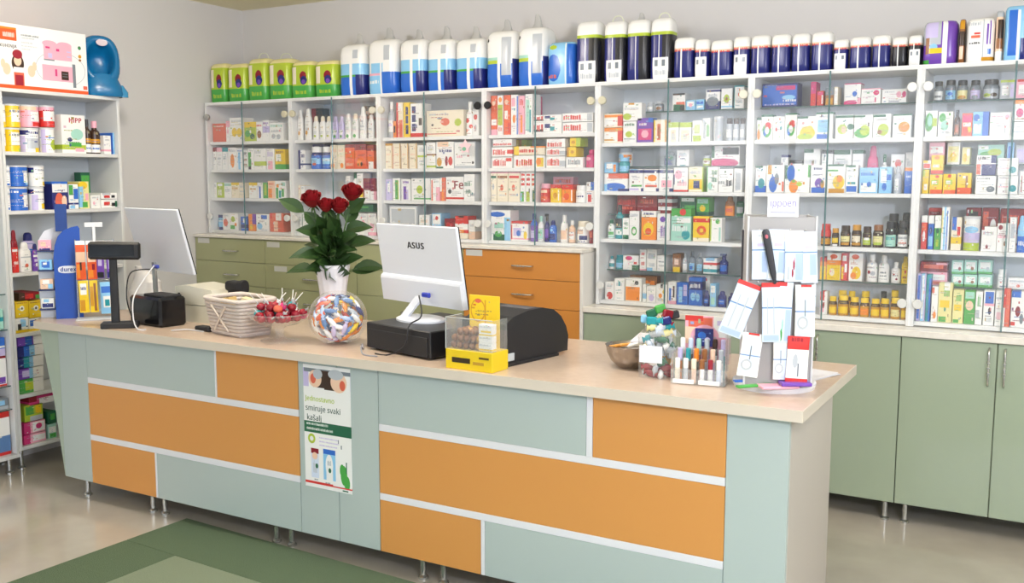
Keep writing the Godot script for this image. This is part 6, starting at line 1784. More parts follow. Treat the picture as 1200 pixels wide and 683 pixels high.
func screen_unit(at: Vector3, w: float, h: float, yaw: float, tilt: float, foot_y: float, label: String, brand: String) -> void:
	var o := thing("monitor", label, "monitor", Vector3(at.x, foot_y, at.z), yaw)
	var cy := at.y - foot_y
	var b := Basis(Vector3.RIGHT, tilt)
	var xf := Transform3D(b, Vector3(0, cy, 0))
	var white := mat("e0e3ea", 0.3)
	var st := new_st()
	bx(st, Vector3(0, 0, -0.009), Vector3(w, h, 0.004), 0.001, xf)
	part("screen", st, mat("17181a", 0.12), o)
	st = new_st()
	bx(st, Vector3(0, 0, 0), Vector3(w, h, 0.014), 0.003, xf)
	part("back_shell", st, white, o)
	st = new_st()
	var q := PackedVector2Array([Vector2(-h * 0.5 + 0.002, 0), Vector2(-h * 0.5 + 0.004, 0.018), Vector2(-h * 0.2, 0.016), Vector2(-h * 0.17, 0.012), Vector2(-h * 0.15, 0)])
	prism(st, q, -w * 0.496, w * 0.496, Transform3D(b * Basis(Vector3.UP, Vector3.BACK, Vector3.RIGHT), Vector3(0, cy, 0) + b * Vector3(0, 0, 0.0069)))
	if brand != "":
		part("rear_housing", st, white, o)
	st = new_st()
	var nw := 0.026 if brand != "" else 0.014
	var foot_at := Vector3(-0.075, 0.012, 0.03) if brand != "" else Vector3(-0.15, 0.012, -0.05)
	var up_at := xf * Vector3(0.0 if brand != "" else -0.1, -h * 0.36, 0.012)
	for k in 6:
		var p0: Vector3 = foot_at.lerp(up_at, k / 6.0)
		var p1: Vector3 = foot_at.lerp(up_at, (k + 1) / 6.0)
		face(st, [p0 + Vector3(-nw, 0, 0.006), p0 + Vector3(nw, 0, 0.006), p1 + Vector3(nw * 0.9, 0, 0.006), p1 + Vector3(-nw * 0.9, 0, 0.006)], Vector3.BACK)
		face(st, [p0 + Vector3(-nw, 0, -0.008), p0 + Vector3(nw, 0, -0.008), p1 + Vector3(nw * 0.9, 0, -0.008), p1 + Vector3(-nw * 0.9, 0, -0.008)], Vector3.FORWARD)
		face(st, [p0 + Vector3(nw, 0, -0.008), p0 + Vector3(nw, 0, 0.006), p1 + Vector3(nw * 0.9, 0, 0.006), p1 + Vector3(nw * 0.9, 0, -0.008)], Vector3.RIGHT)
		face(st, [p0 + Vector3(-nw, 0, -0.008), p0 + Vector3(-nw, 0, 0.006), p1 + Vector3(-nw * 0.9, 0, 0.006), p1 + Vector3(-nw * 0.9, 0, -0.008)], Vector3.LEFT)
	part("stand_neck", st, white if brand != "" else mat("b4b8bc", 0.25, 0.6), o)
	st = new_st()
	if brand != "":
		loft(st, [[0, 0.125, 0.095], [0.008, 0.125, 0.095], [0.014, 0.11, 0.082], [0.015, 0.07, 0.05]], 36)
	else:
		loft(st, [[0, 0.04, 0.04, 2.0, -0.15, -0.05], [0.008, 0.04, 0.04, 2.0, -0.15, -0.05], [0.013, 0.03, 0.03, 2.0, -0.15, -0.05]], 36)
	part("stand_foot", st, white, o)
	if brand != "":
		var t := lettering(brand, 0.027, mat("2c2e33", 0.4), o, xf * Vector3(-0.005, h * 0.245, 0.0075), Vector3.ZERO, true, 1.35)
		t.basis = b.scaled(Vector3(1.35, 1, 1))

func build_counter_things() -> void:
	var black := mat("17171a", 0.35)
	var dull := mat("1e1e21", 0.55)
	var top := 0.9
	# --- monitors and black boxes
	var o := thing("cash_drawer", "black box under the white monitor on the counter", "box", Vector3(-2.315, top, -3.385), deg_to_rad(-14))
	var st := new_st()
	bx(st, Vector3(0, 0.062, 0), Vector3(0.41, 0.108, 0.42), 0.004)
	part("housing", st, black, o)
	st = new_st()
	bx(st, Vector3(0, 0.05, 0.212), Vector3(0.38, 0.08, 0.004), 0.001)
	part("front_flap", st, dull, o)
	st = new_st()
	for sx in [-1, 1]:
		for sz in [-1, 1]:
			loft(st, [[0, 0.014, 0.014, 2.0, sx * 0.17, sz * 0.17], [0.009, 0.016, 0.016, 2.0, sx * 0.17, sz * 0.17]], 10)
	part("rubber_feet", st, dull, o).set_meta("kind", "stuff")
	screen_unit(Vector3(-2.39, 1.255, -3.385), 0.56, 0.345, deg_to_rad(-17.5), deg_to_rad(9), top + 0.116, "large white monitor seen from behind on a black box", "ASUS")
	screen_unit(Vector3(-3.955, 1.312, -3.34), 0.52, 0.332, deg_to_rad(-12), deg_to_rad(14.5), top, "white monitor seen from behind at the left end of the counter", "")
	o = thing("receipt_printer", "glossy black receipt printer under the left monitor", "printer", Vector3(-3.905, top, -3.272), deg_to_rad(-8))
	st = new_st()
	bx(st, Vector3(0, 0.072, 0), Vector3(0.27, 0.144, 0.15), 0.012)
	part("housing", st, mat("141416", 0.15), o)
	st = new_st()
	bx(st, Vector3(0.03, 0.147, -0.01), Vector3(0.18, 0.012, 0.1), 0.004)
	part("lid", st, dull, o)
	o = thing("label_printer", "cream boxy printer beside the white basket", "printer", Vector3(-3.79, top, -3.5), deg_to_rad(4))
	st = new_st()
	var pr := PackedVector2Array([Vector2(-0.13, 0), Vector2(0.13, 0), Vector2(0.13, 0.085), Vector2(-0.13, 0.085)])
	prism(st, pr, -0.1, 0.1)
	part("lower_case", st, mat("cfccbb", 0.45), o)
	st = new_st()
	pr = PackedVector2Array([Vector2(-0.13, 0.089), Vector2(0.13, 0.089), Vector2(0.13, 0.13), Vector2(0.105, 0.168), Vector2(-0.06, 0.186), Vector2(-0.13, 0.178)])
	prism(st, pr, -0.1, 0.1)
	part("upper_case", st, mat("d4d1c0", 0.45), o)
	st = new_st()
	bx(st, Vector3(-0.105, 0.14, 0.101), Vector3(0.016, 0.012, 0.004), 0.002)
	part("button", st, dull, o)
	o = thing("plastic_bag", "crumpled white plastic bag behind the receipt printer", "bag", Vector3(-4.3, top, -3.53))
	st = new_st()
	loft(st, [[0, 0.1, 0.07, 2.6], [0.05, 0.115, 0.08, 2.4, 0.005], [0.12, 0.1, 0.07, 2.2, -0.01], [0.17, 0.08, 0.055, 2.6, 0.01], [0.22, 0.045, 0.03, 2.0, -0.01, 0.01], [0.25, 0.05, 0.012, 2.0, -0.02, 0.01]], 14, false)
	part("crumpled_body", st, mat("dcd9d4", 0.4), o)
	# --- customer display on a pole
	o = thing("customer_display", "small black customer display on a pole", "display", Vector3(-3.985, top, -3.085), deg_to_rad(44))
	st = new_st()
	bx(st, Vector3(0.02, 0.014, 0), Vector3(0.17, 0.028, 0.085), 0.004)
	part("base", st, dull, o)
	st = new_st()
	loft(st, [[0.02, 0.02, 0.014, 4.0], [0.34, 0.018, 0.012, 4.0]], 16)
	part("pole", st, dull, o)
	st = new_st()
	bx(st, Vector3(0.0, 0.375, 0.005), Vector3(0.235, 0.085, 0.04), 0.01, Transform3D(Basis(Vector3.FORWARD, deg_to_rad(1.5)), Vector3.ZERO))
	part("head", st, mat("1b1b1d", 0.4), o)
	st = new_st()
	bx(st, Vector3(0.0, 0.377, 0.0255), Vector3(0.2, 0.056, 0.002), 0.0008)
	part("display_window", st, mat("0c0c0e", 0.08), o)
	# --- blue cardboard display
	o = thing("cardboard_display", "blue cardboard display with white stepped side at the counter end", "display", Vector3(-4.465, top, -3.178), deg_to_rad(50))
	var blue := mat("1f4fae", 0.35)
	st = new_st()
	var arch := PackedVector2Array([Vector2(-0.062, 0), Vector2(0.068, 0), Vector2(0.068, 0.465), Vector2(0.06, 0.478), Vector2(0.03, 0.472), Vector2(-0.01, 0.455), Vector2(-0.036, 0.425), Vector2(-0.052, 0.38), Vector2(-0.06, 0.32)])
	prism(st, arch, 0.0, 0.012)
	part("blue_panel", st, blue, o)
	st = new_st()
	bx(st, Vector3(-0.018, 0.52, -0.012), Vector3(0.056, 0.14, 0.01), 0.001)
	part("header", st, mat("1c3f86", 0.35), o)
	st = new_st()
	arch = PackedVector2Array([Vector2(-0.14, 0), Vector2(-0.02, 0), Vector2(-0.02, 0.47), Vector2(-0.06, 0.468), Vector2(-0.105, 0.45), Vector2(-0.13, 0.41), Vector2(-0.142, 0.35)])
	prism(st, arch, -0.075, -0.065)
	part("white_back", st, mat("dfe3ea", 0.4), o)
	for k in 4:
		st = new_st()
		bx(st, Vector3(-0.1, 0.05 + 0.1 * k, -0.03), Vector3(0.078, 0.006, 0.07), 0.001)
		part("tray", st, mat("2a3a6a", 0.4), o)
	st = new_st()
	loft(st, [[0, 0.048, 0.019, 3.0], [0.002, 0.048, 0.019, 3.0]], 24, false, Transform3D(Basis(Vector3.RIGHT, PI / 2), Vector3(0.006, 0.255, 0.012)))
	part("logo_plate", st, mat("e6e9f0", 0.4), o)
	lettering("durex", 0.021, mat("1c3f96", 0.4), o, Vector3(0.006, 0.255, 0.0148), Vector3.ZERO, true, 0.95)
	for k in 4:
		use_print(["w B10,50,90,90 c20,10,60,40", "f w20,10,70,50 c60,50,95,95", "c b20,20,80,80 w30,30,60,50", "p f20,20,60,60 B10,80,90,98"][k])
		st = new_st()
		bx(st, Vector3(0, 0.026, 0), Vector3(0.06, 0.052, 0.025), 0.001)
		solo("small_carton", st, print_matt, "tiny %s carton on a tray of the blue cardboard display" % ["navy and white", "peach", "sky blue", "pink"][k], "carton", o.transform * Vector3(-0.1, 0.0545 + 0.1 * k, -0.022), deg_to_rad(50), "cartons on the cardboard display")
	# --- hanging packet rack
	o = thing("packet_rack", "small wire rack with hanging packets and white sign", "rack", Vector3(-4.31, top, -3.228), deg_to_rad(50))
	st = new_st()
	bx(st, Vector3(0, 0.004, 0.0), Vector3(0.2, 0.008, 0.1), 0.002)
	part("base", st, mat("cfd2d4", 0.3), o)
	st = new_st()
	for x: float in [-0.09, 0.09]:
		tube(st, [Vector3(x, 0.008, -0.03), Vector3(x, 0.41, -0.03)], 0.004, 6)
	for y: float in [0.2, 0.4]:
		tube(st, [Vector3(-0.09, y, -0.03), Vector3(0.09, y, -0.03)], 0.003, 6)
	part("wire_frame", st, mat("b9bcc0", 0.25, 0.8), o)
	st = new_st()
	bx(st, Vector3(0, 0.485, -0.03), Vector3(0.085, 0.024, 0.004), 0.001)
	bx(st, Vector3(0.0, 0.44, -0.03), Vector3(0.014, 0.075, 0.003), 0.001)
	part("sign", st, mat("e4e6e8", 0.4), o)
	var hang := [["O f0,30,100,55 w0,0,100,12 K40,55,60,75 o10,60,40,95", 0.046, 0.2, -0.068, 0.405, "orange hanging packet, left on the wire rack"], ["O f10,30,90,55 w0,0,100,12 R50,60,80,75 o10,75,60,95", 0.046, 0.2, -0.018, 0.405, "orange hanging packet, second on the wire rack"], ["v V20,20,70,60 k10,80,90,98", 0.036, 0.16, 0.026, 0.37, "violet hanging packet, left of two"], ["v V30,30,80,70 B10,80,90,98", 0.036, 0.16, 0.068, 0.37, "violet hanging packet, right of two"], ["y w20,10,80,45 ~B25,20,75,30 a10,60,60,95", 0.048, 0.165, -0.062, 0.2, "yellow hanging packet, left of two"], ["y n50,10,80,95 a10,20,45,80", 0.04, 0.165, -0.014, 0.2, "yellow hanging packet, right of two"], ["c b10,15,90,35 w20,45,80,80 t30,55,60,75", 0.074, 0.165, 0.052, 0.19, "light blue hanging packet on the wire rack"]]
	for h in hang:
		packet(h[0], h[1], h[2], o.transform * Vector3(h[3], h[4], -0.018), deg_to_rad(50), rng.randf_range(-0.03, 0.03), "hanging_packet", h[5], "packet", "packets on the wire rack", 0.014)
	# --- barcode scanner and its cradle
	o = thing("barcode_scanner", "black handheld barcode scanner lying above the basket", "scanner", Vector3(-3.555, top, -3.46), deg_to_rad(-10))
	st = new_st()
	loft(st, [[0, 0.045, 0.04, 3.0], [0.012, 0.042, 0.036, 3.0], [0.02, 0.012, 0.012], [0.16, 0.011, 0.011]], 16)
	part("stand", st, mat("bfc2c4", 0.4), o)
	st = new_st()
	loft(st, [[-0.06, 0.026, 0.026, 2.6], [-0.03, 0.03, 0.034, 2.6], [0.02, 0.028, 0.03, 2.6], [0.06, 0.036, 0.028, 3.0], [0.072, 0.032, 0.024, 3.0]], 18, true, Transform3D(Basis(Vector3.FORWARD, PI / 2), Vector3(0, 0.19, 0.0)))
	part("head", st, dull, o)
	st = new_st()
	tube(st, curve_points([Vector3(-0.035, 0.185, 0), Vector3(-0.06, 0.13, 0.0), Vector3(-0.07, 0.085, 0.01)], 8), 0.015, 10)
	part("grip", st, dull, o)
	st = new_st()
	bx(st, Vector3(0, 0.011, 0), Vector3(0.11, 0.022, 0.05), 0.006)
	solo("power_adapter", st, dull, "flat black power adapter left of the white basket", "adapter", Vector3(-3.535, top, -3.235), deg_to_rad(-6))
	# --- wicker basket
	basket()
	# --- footed bowl with lollipops
	var glass := clear_glass("eef4f2", 0.07)
	var at := Vector3(-3.03, top, -3.2)
	o = thing("footed_bowl", "footed clear glass bowl filled with red lollipops", "bowl", at)
	st = new_st()
	loft(st, [[0, 0.085, 0.085], [0.004, 0.085, 0.085], [0.012, 0.03, 0.03], [0.025, 0.018, 0.018], [0.055, 0.02, 0.02], [0.068, 0.035, 0.035], [0.078, 0.09, 0.09], [0.1, 0.125, 0.125], [0.125, 0.138, 0.138]], 36, true, Transform3D.IDENTITY, false)
	part("glass_body", st, glass, o)
	st = new_st()
	loft(st, [[0.122, 0.137, 0.137], [0.124, 0.141, 0.141], [0.128, 0.141, 0.141], [0.128, 0.137, 0.137]], 36, false, Transform3D.IDENTITY, false)
	part("rim", st, clear_glass("dfeae6", 0.25), o)
	var pop_cols := ["x", "R", "x", "R", "d", "x", "R", "P", "x", "t", "R"]
	var words := {"R": "dark red", "r": "bright red", "d": "coral", "t": "teal", "o": "orange", "b": "blue", "w": "white", "c": "light blue", "y": "yellow", "g": "green", "V": "lilac", "B": "navy", "x": "crimson", "P": "magenta", "u": "slate blue", "s": "silver", "Q": "pale blue", "O": "deep orange"}
	var count := 0
	for layer in 3:
		var n: int = [20, 18, 11][layer]
		for i in n:
			var a := i * 2.39996 + layer
			var r: float = [0.108, 0.112, 0.088][layer] * sqrt((i + 0.6) / n)
			var y: float = [0.098, 0.13, 0.16][layer] + ((0.012 * r / 0.1) if layer == 0 else -0.006 * r / 0.1)
			var col: String = pop_cols[count % pop_cols.size()]
			count += 1
			var p := thing("lollipop", "%s wrapped lollipop in the footed glass bowl" % words[col], "lollipop", at + Vector3(r * cos(a), y, r * sin(a)), rng.randf() * TAU, "%s lollipops in the footed bowl" % words[col])
			st = new_st()
			ball(st, Vector3.ZERO, Vector3(0.021, 0.018, 0.021), 10, 6)
			part("candy_ball", st, mat(PAL[col], 0.15), p)
			st = new_st()
			var lean := Vector3(rng.randf_range(-1, 1), rng.randf_range(0.2, 0.5) if layer < 2 else rng.randf_range(0.5, 2.0), rng.randf_range(-1, 1)).normalized()
			loft(st, [[0.012, 0.006, 0.006], [0.018, 0.003, 0.003], [0.03, 0.011, 0.004], [0.034, 0.012, 0.002]], 8, false, Transform3D(Basis(Quaternion(Vector3.UP, lean)), Vector3.ZERO), false)
			part("wrapper_twist", st, mat("cdd2d6", 0.2), p)
			st = new_st()
			tube(st, [lean * 0.012, lean * (0.08 if layer == 2 else 0.045)], 0.002, 6)
			part("stick", st, mat("e6e4dc", 0.5), p)
	# --- round bowl with wrapped sweets
	at = Vector3(-2.757, top, -3.275)
	o = thing("round_bowl", "round clear glass bowl full of wrapped sweets", "bowl", at)
	st = new_st()
	var prof := []
	for i in 15:
		var a := -PI / 2 + 0.32 + (PI * 0.78) * i / 14.0
		prof.append([0.115 + 0.122 * sin(a), 0.129 * cos(a), 0.129 * cos(a)])
	loft(st, [[0.0, 0.001, 0.001], [0.0, prof[0][1], prof[0][2]]] + prof, 40, true, Transform3D.IDENTITY, false)
	part("glass_body", st, glass, o)
	var sweet_cols := ["o", "w", "u", "r", "Q", "o", "w", "u", "y", "B", "d", "w", "s", "O", "u", "V"]
	var sweet := new_st()
	cell = Rect2(0, 0, 1, 1)
	loft(sweet, [[-0.034, 0.011, 0.002], [-0.025, 0.004, 0.003], [-0.02, 0.0085, 0.008], [-0.01, 0.011, 0.01], [0.01, 0.011, 0.01], [0.02, 0.0085, 0.008], [0.025, 0.004, 0.003], [0.034, 0.011, 0.002]], 12, true)
	var sweet_mesh := sweet.commit()
	var spots := []
	var tries := 0
	while spots.size() < 118 and tries < 16000:
		tries += 1
		var q := Vector3(rng.randf_range(-1, 1), rng.randf_range(-0.95, 0.86), rng.randf_range(-1, 1))
		if q.length() > 0.97 or (spots.size() < 96 and q.length() < 0.84):
			continue
		q *= 0.118
		var ok := true
		for s: Vector3 in spots:
			if s.distance_to(q) < 0.0205:
				ok = false
		if ok:
			spots.append(q)
	for i in spots.size():
		var col: String = sweet_cols[i % sweet_cols.size()]
		var q: Vector3 = spots[i]
		var m := put(numbered("wrapped_sweet"), sweet_mesh, mat(PAL[col], 0.25), self, at + Vector3(0, 0.116, 0) + q * Vector3(0.94, 0.88, 0.94))
		tag(m, "%s wrapped sweet in the round glass bowl" % words[col], "sweet", "%s sweets in the round bowl" % words[col])
		var n := q.normalized()
		var t := n.cross(Vector3(rng.randf_range(-1, 1), rng.randf_range(-1, 1), rng.randf_range(-1, 1))).normalized()
		m.basis = Basis(n.cross(t), t, n)
	roses(Vector3(-3.07, top, -3.615))
	snack_box()
	# --- black machine with a domed lid
	o = thing("card_printer", "black office machine with curved lid beside the yellow chocolate box", "machine", Vector3(-1.92, top, -3.39), deg_to_rad(-10))
	st = new_st()
	var side := PackedVector2Array([Vector2(-0.21, 0.012), Vector2(0.2, 0.012), Vector2(0.205, 0.075), Vector2(0.19, 0.115), Vector2(0.155, 0.16), Vector2(0.105, 0.193), Vector2(0.03, 0.208), Vector2(-0.06, 0.206), Vector2(-0.15, 0.19), Vector2(-0.205, 0.165)])
	prism(st, side, -0.11, 0.11, Transform3D(Basis(Vector3(0, 0, -1), Vector3.UP, Vector3.RIGHT), Vector3.ZERO))
	part("housing", st, mat("1d1e22", 0.5), o)
	st = new_st()
	bx(st, Vector3(0.02, 0.2075, 0.02), Vector3(0.15, 0.004, 0.06), 0.001)
	part("top_grille", st, mat("4a4a50", 0.4), o)
	st = new_st()
	bx(st, Vector3(0.0, 0.006, 0.04), Vector3(0.24, 0.012, 0.34), 0.002)
	part("base_tray", st, dull, o)
	st = new_st()
	bx(st, Vector3(-0.02, 0.205, 0.15), Vector3(0.075, 0.03, 0.05), 0.004)
	part("paper_slip", st, mat("dfe2e6", 0.5), o)
	st = new_st()
	bx(st, Vector3(0.112, 0.035, 0.17), Vector3(0.006, 0.03, 0.04), 0.002)
	part("side_sticker", st, mat("bcc4c8", 0.4), o)
	metal_bowl()
	candy_jar()
	balm_stand()
	rotating_stand()
	# --- papers and cables
	for k in 3:
		st = new_st()
		bx(st, Vector3(0, 0.001 + 0.0022 * k, 0), Vector3(0.14, 0.002, 0.2), 0.0005)
		solo("leaflet", st, mat(["e4e6ea", "dcdfe8", "e8e6ea"][k], 0.4), ["lowest", "middle", "topmost"][k] + " white leaflet behind the rotating stand", "leaflet", Vector3(-0.80, top, -3.60), deg_to_rad([-18, -24, -14][k]))
	var wires := [["white cable hanging from the left monitor", "d8d8da", [Vector3(-3.93, 1.19, -3.28), Vector3(-3.91, 1.13, -3.2), Vector3(-3.88, 1.05, -3.11), Vector3(-3.85, 0.95, -3.08), Vector3(-3.82, 0.9045, -3.08), Vector3(-3.79, 0.9045, -3.1)]], ["black cable in front of the receipt printer", "1c1c1f", [Vector3(-3.965, 1.17, -3.285), Vector3(-3.98, 1.16, -3.18), Vector3(-3.955, 1.05, -3.13), Vector3(-3.95, 0.95, -3.15), Vector3(-3.93, 0.9045, -3.16)]], ["black cable over the front of the black box", "202024", [Vector3(-2.36, 1.13, -3.33), Vector3(-2.30, 1.055, -3.26), Vector3(-2.29, 1.03, -3.16), Vector3(-2.3, 0.95, -3.145), Vector3(-2.38, 0.905, -3.14), Vector3(-2.45, 0.904, -3.14)]], ["grey cable curling left of the black box", "9a9aa0", [Vector3(-2.6, 0.9042, -3.24), Vector3(-2.58, 0.92, -3.22), Vector3(-2.56, 0.9042, -3.2), Vector3(-2.53, 0.925, -3.15), Vector3(-2.48, 0.9042, -3.1), Vector3(-2.4, 0.9042, -3.09)]], ["dark cable near the round sweets bowl", "34343a", [Vector3(-2.66, 0.904, -3.36), Vector3(-2.62, 0.94, -3.33), Vector3(-2.6, 0.905, -3.29), Vector3(-2.585, 0.92, -3.3), Vector3(-2.57, 0.905, -3.33)]], ["white cable along the printer foot", "cfcfd2", [Vector3(-3.66, 0.904, -3.14), Vector3(-3.6, 0.91, -3.17), Vector3(-3.58, 0.904, -3.2), Vector3(-3.5, 0.904, -3.19)]]]
	for w in wires:
		st = new_st()
		tube(st, curve_points(w[2], 24), 0.0032, 7)
		solo("cable", st, mat(w[1], 0.4), w[0], "cable")
	st = new_st()
	bx(st, Vector3.ZERO, Vector3(0.05, 0.02, 0.016), 0.004)
	solo("cable_plug", st, mat("2f3fae", 0.35), "blue video plug behind the white monitor neck", "plug", Vector3(-2.33, 1.133, -3.34), deg_to_rad(-17))
	st = new_st()
	bx(st, Vector3.ZERO, Vector3(0.05, 0.018, 0.016), 0.004)
	solo("cable_plug", st, mat("2f3f9e", 0.35), "blue video plug under the left monitor", "plug", Vector3(-3.93, 1.185, -3.29), deg_to_rad(-12))

func basket() -> void:
	var at := Vector3(-3.332, 0.9, -3.262)
	var o := thing("wicker_basket", "white washed wicker basket with twine cross on the counter", "basket", at, deg_to_rad(-13))
	var wick := noisy("cdbfb6", "e2d8d0", 0.05, 8.0, 0.8)
	var st := new_st()
	bx(st, Vector3(0, 0.006, 0), Vector3(0.25, 0.012, 0.16), 0.003)
	part("base", st, wick, o)
	for k in 9:
		var y := 0.014 + 0.0165 * k
		var hx := 0.128 + 0.0028 * k
		var hz := 0.084 + 0.0022 * k
		st = new_st()
		var pts := []
		var n := 56
		for i in n + 1:
			var a := TAU * i / n
			var wob := 0.0035 * (1.0 if (i + k) % 2 == 0 else -1.0)
			var p := Vector3(hx * se(sin(a), 7.0), y, hz * se(cos(a), 7.0))
			pts.append(p + Vector3(p.x, 0, p.z).normalized() * wob)
		tube(st, pts, 0.0085, 6)
		part("woven_row", st, wick, o)
	st = new_st()
	var rim := []
	for i in 49:
		var a := TAU * i / 48
		rim.append(Vector3(0.157 * se(sin(a), 7.0), 0.167, 0.106 * se(cos(a), 7.0)))
	tube(st, rim, 0.01, 8)
	part("rim", st, wick, o)
	for s in [-1.0, 1.0]:
		st = new_st()
		tube(st, [Vector3(-0.06 * s, 0.025, 0.1), Vector3(0.0, 0.085, 0.108), Vector3(0.06 * s, 0.14, 0.114)], 0.005, 6)
		part("twine", st, mat("d8cbbd", 0.8), o)
	var box_at := [Vector3(-0.05, 0.1, 0.02), Vector3(0.02, 0.1, -0.02), Vector3(0.08, 0.09, 0.03)]
	for k in 3:
		st = new_st()
		bx(st, Vector3(0, 0.03, 0), Vector3(0.06, 0.075, 0.05), 0.002)
		var m := solo("small_packet", st, mat(["d8b878", "e0cfa8", "dcd6cc"][k], 0.6), ["tan", "pale yellow", "off white"][k] + " small packet inside the wicker basket", "packet", o.transform * box_at[k], 0.4 * k)
		m.rotation.z = [0.2, -0.25, 0.1][k]

func leaf_shape(st: SurfaceTool, base: Vector3, dir: Vector3, up: Vector3, length: float, width: float, droop: float) -> void:
	dir = dir.normalized()
	var side := dir.cross(up).normalized()
	var nrm := side.cross(dir).normalized()
	var rows := []
	var n := 7
	for i in n + 1:
		var t := float(i) / n
		var w := width * 0.5 * sin(PI * pow(t, 0.8)) * (1.0 if i < n else 0.0) + 0.0006
		var c := base + dir * length * t - Vector3.UP * droop * t * t * length
		rows.append([c - side * w + nrm * w * 0.35, c, c + side * w + nrm * w * 0.35])
	for i in n:
		for k in 2:
			var a: Vector3 = rows[i][k]
			var b: Vector3 = rows[i][k + 1]
			var c: Vector3 = rows[i + 1][k + 1]
			var d: Vector3 = rows[i + 1][k]
			face(st, [a, b, c, d], nrm)

func petal(st: SurfaceTool, axis: Basis, at: Vector3, a0: float, spread_a: float, r: float, h: float, flare: float, lift: float) -> void:
	var g := []
	for j in 6:
		var v := j / 5.0
		var row := []
		for i in 7:
			var u := -1.0 + i / 3.0
			var a := a0 + u * spread_a * (0.55 + 0.45 * sin(PI * minf(v * 0.62 + 0.1, 1.0)))
			var rr := r * (0.25 + 0.75 * pow(sin(PI * 0.5 * minf(v * 1.25, 1.0)), 0.8)) + flare * pow(v, 4.0) * (1.0 - 0.3 * u * u)
			var y := lift + h * v * (1.0 - 0.14 * u * u) - flare * 0.8 * pow(v, 7.0)
			row.append(at + axis * Vector3(rr * cos(a), y, rr * sin(a)))
		g.append(row)
	for j in 5:
		for i in 6:
			var o: Vector3 = g[j][i] - at
			var n: Vector3 = (g[j + 1][i] - g[j][i]).cross(g[j][i + 1] - g[j][i]).normalized()
			if n.dot(o) < 0:
				n = -n
			tri(st, [g[j][i], g[j][i + 1], g[j + 1][i + 1]], [n, n, n], [Vector2.ZERO, Vector2.ZERO, Vector2.ZERO])
			tri(st, [g[j][i], g[j + 1][i + 1], g[j + 1][i]], [n, n, n], [Vector2.ZERO, Vector2.ZERO, Vector2.ZERO])

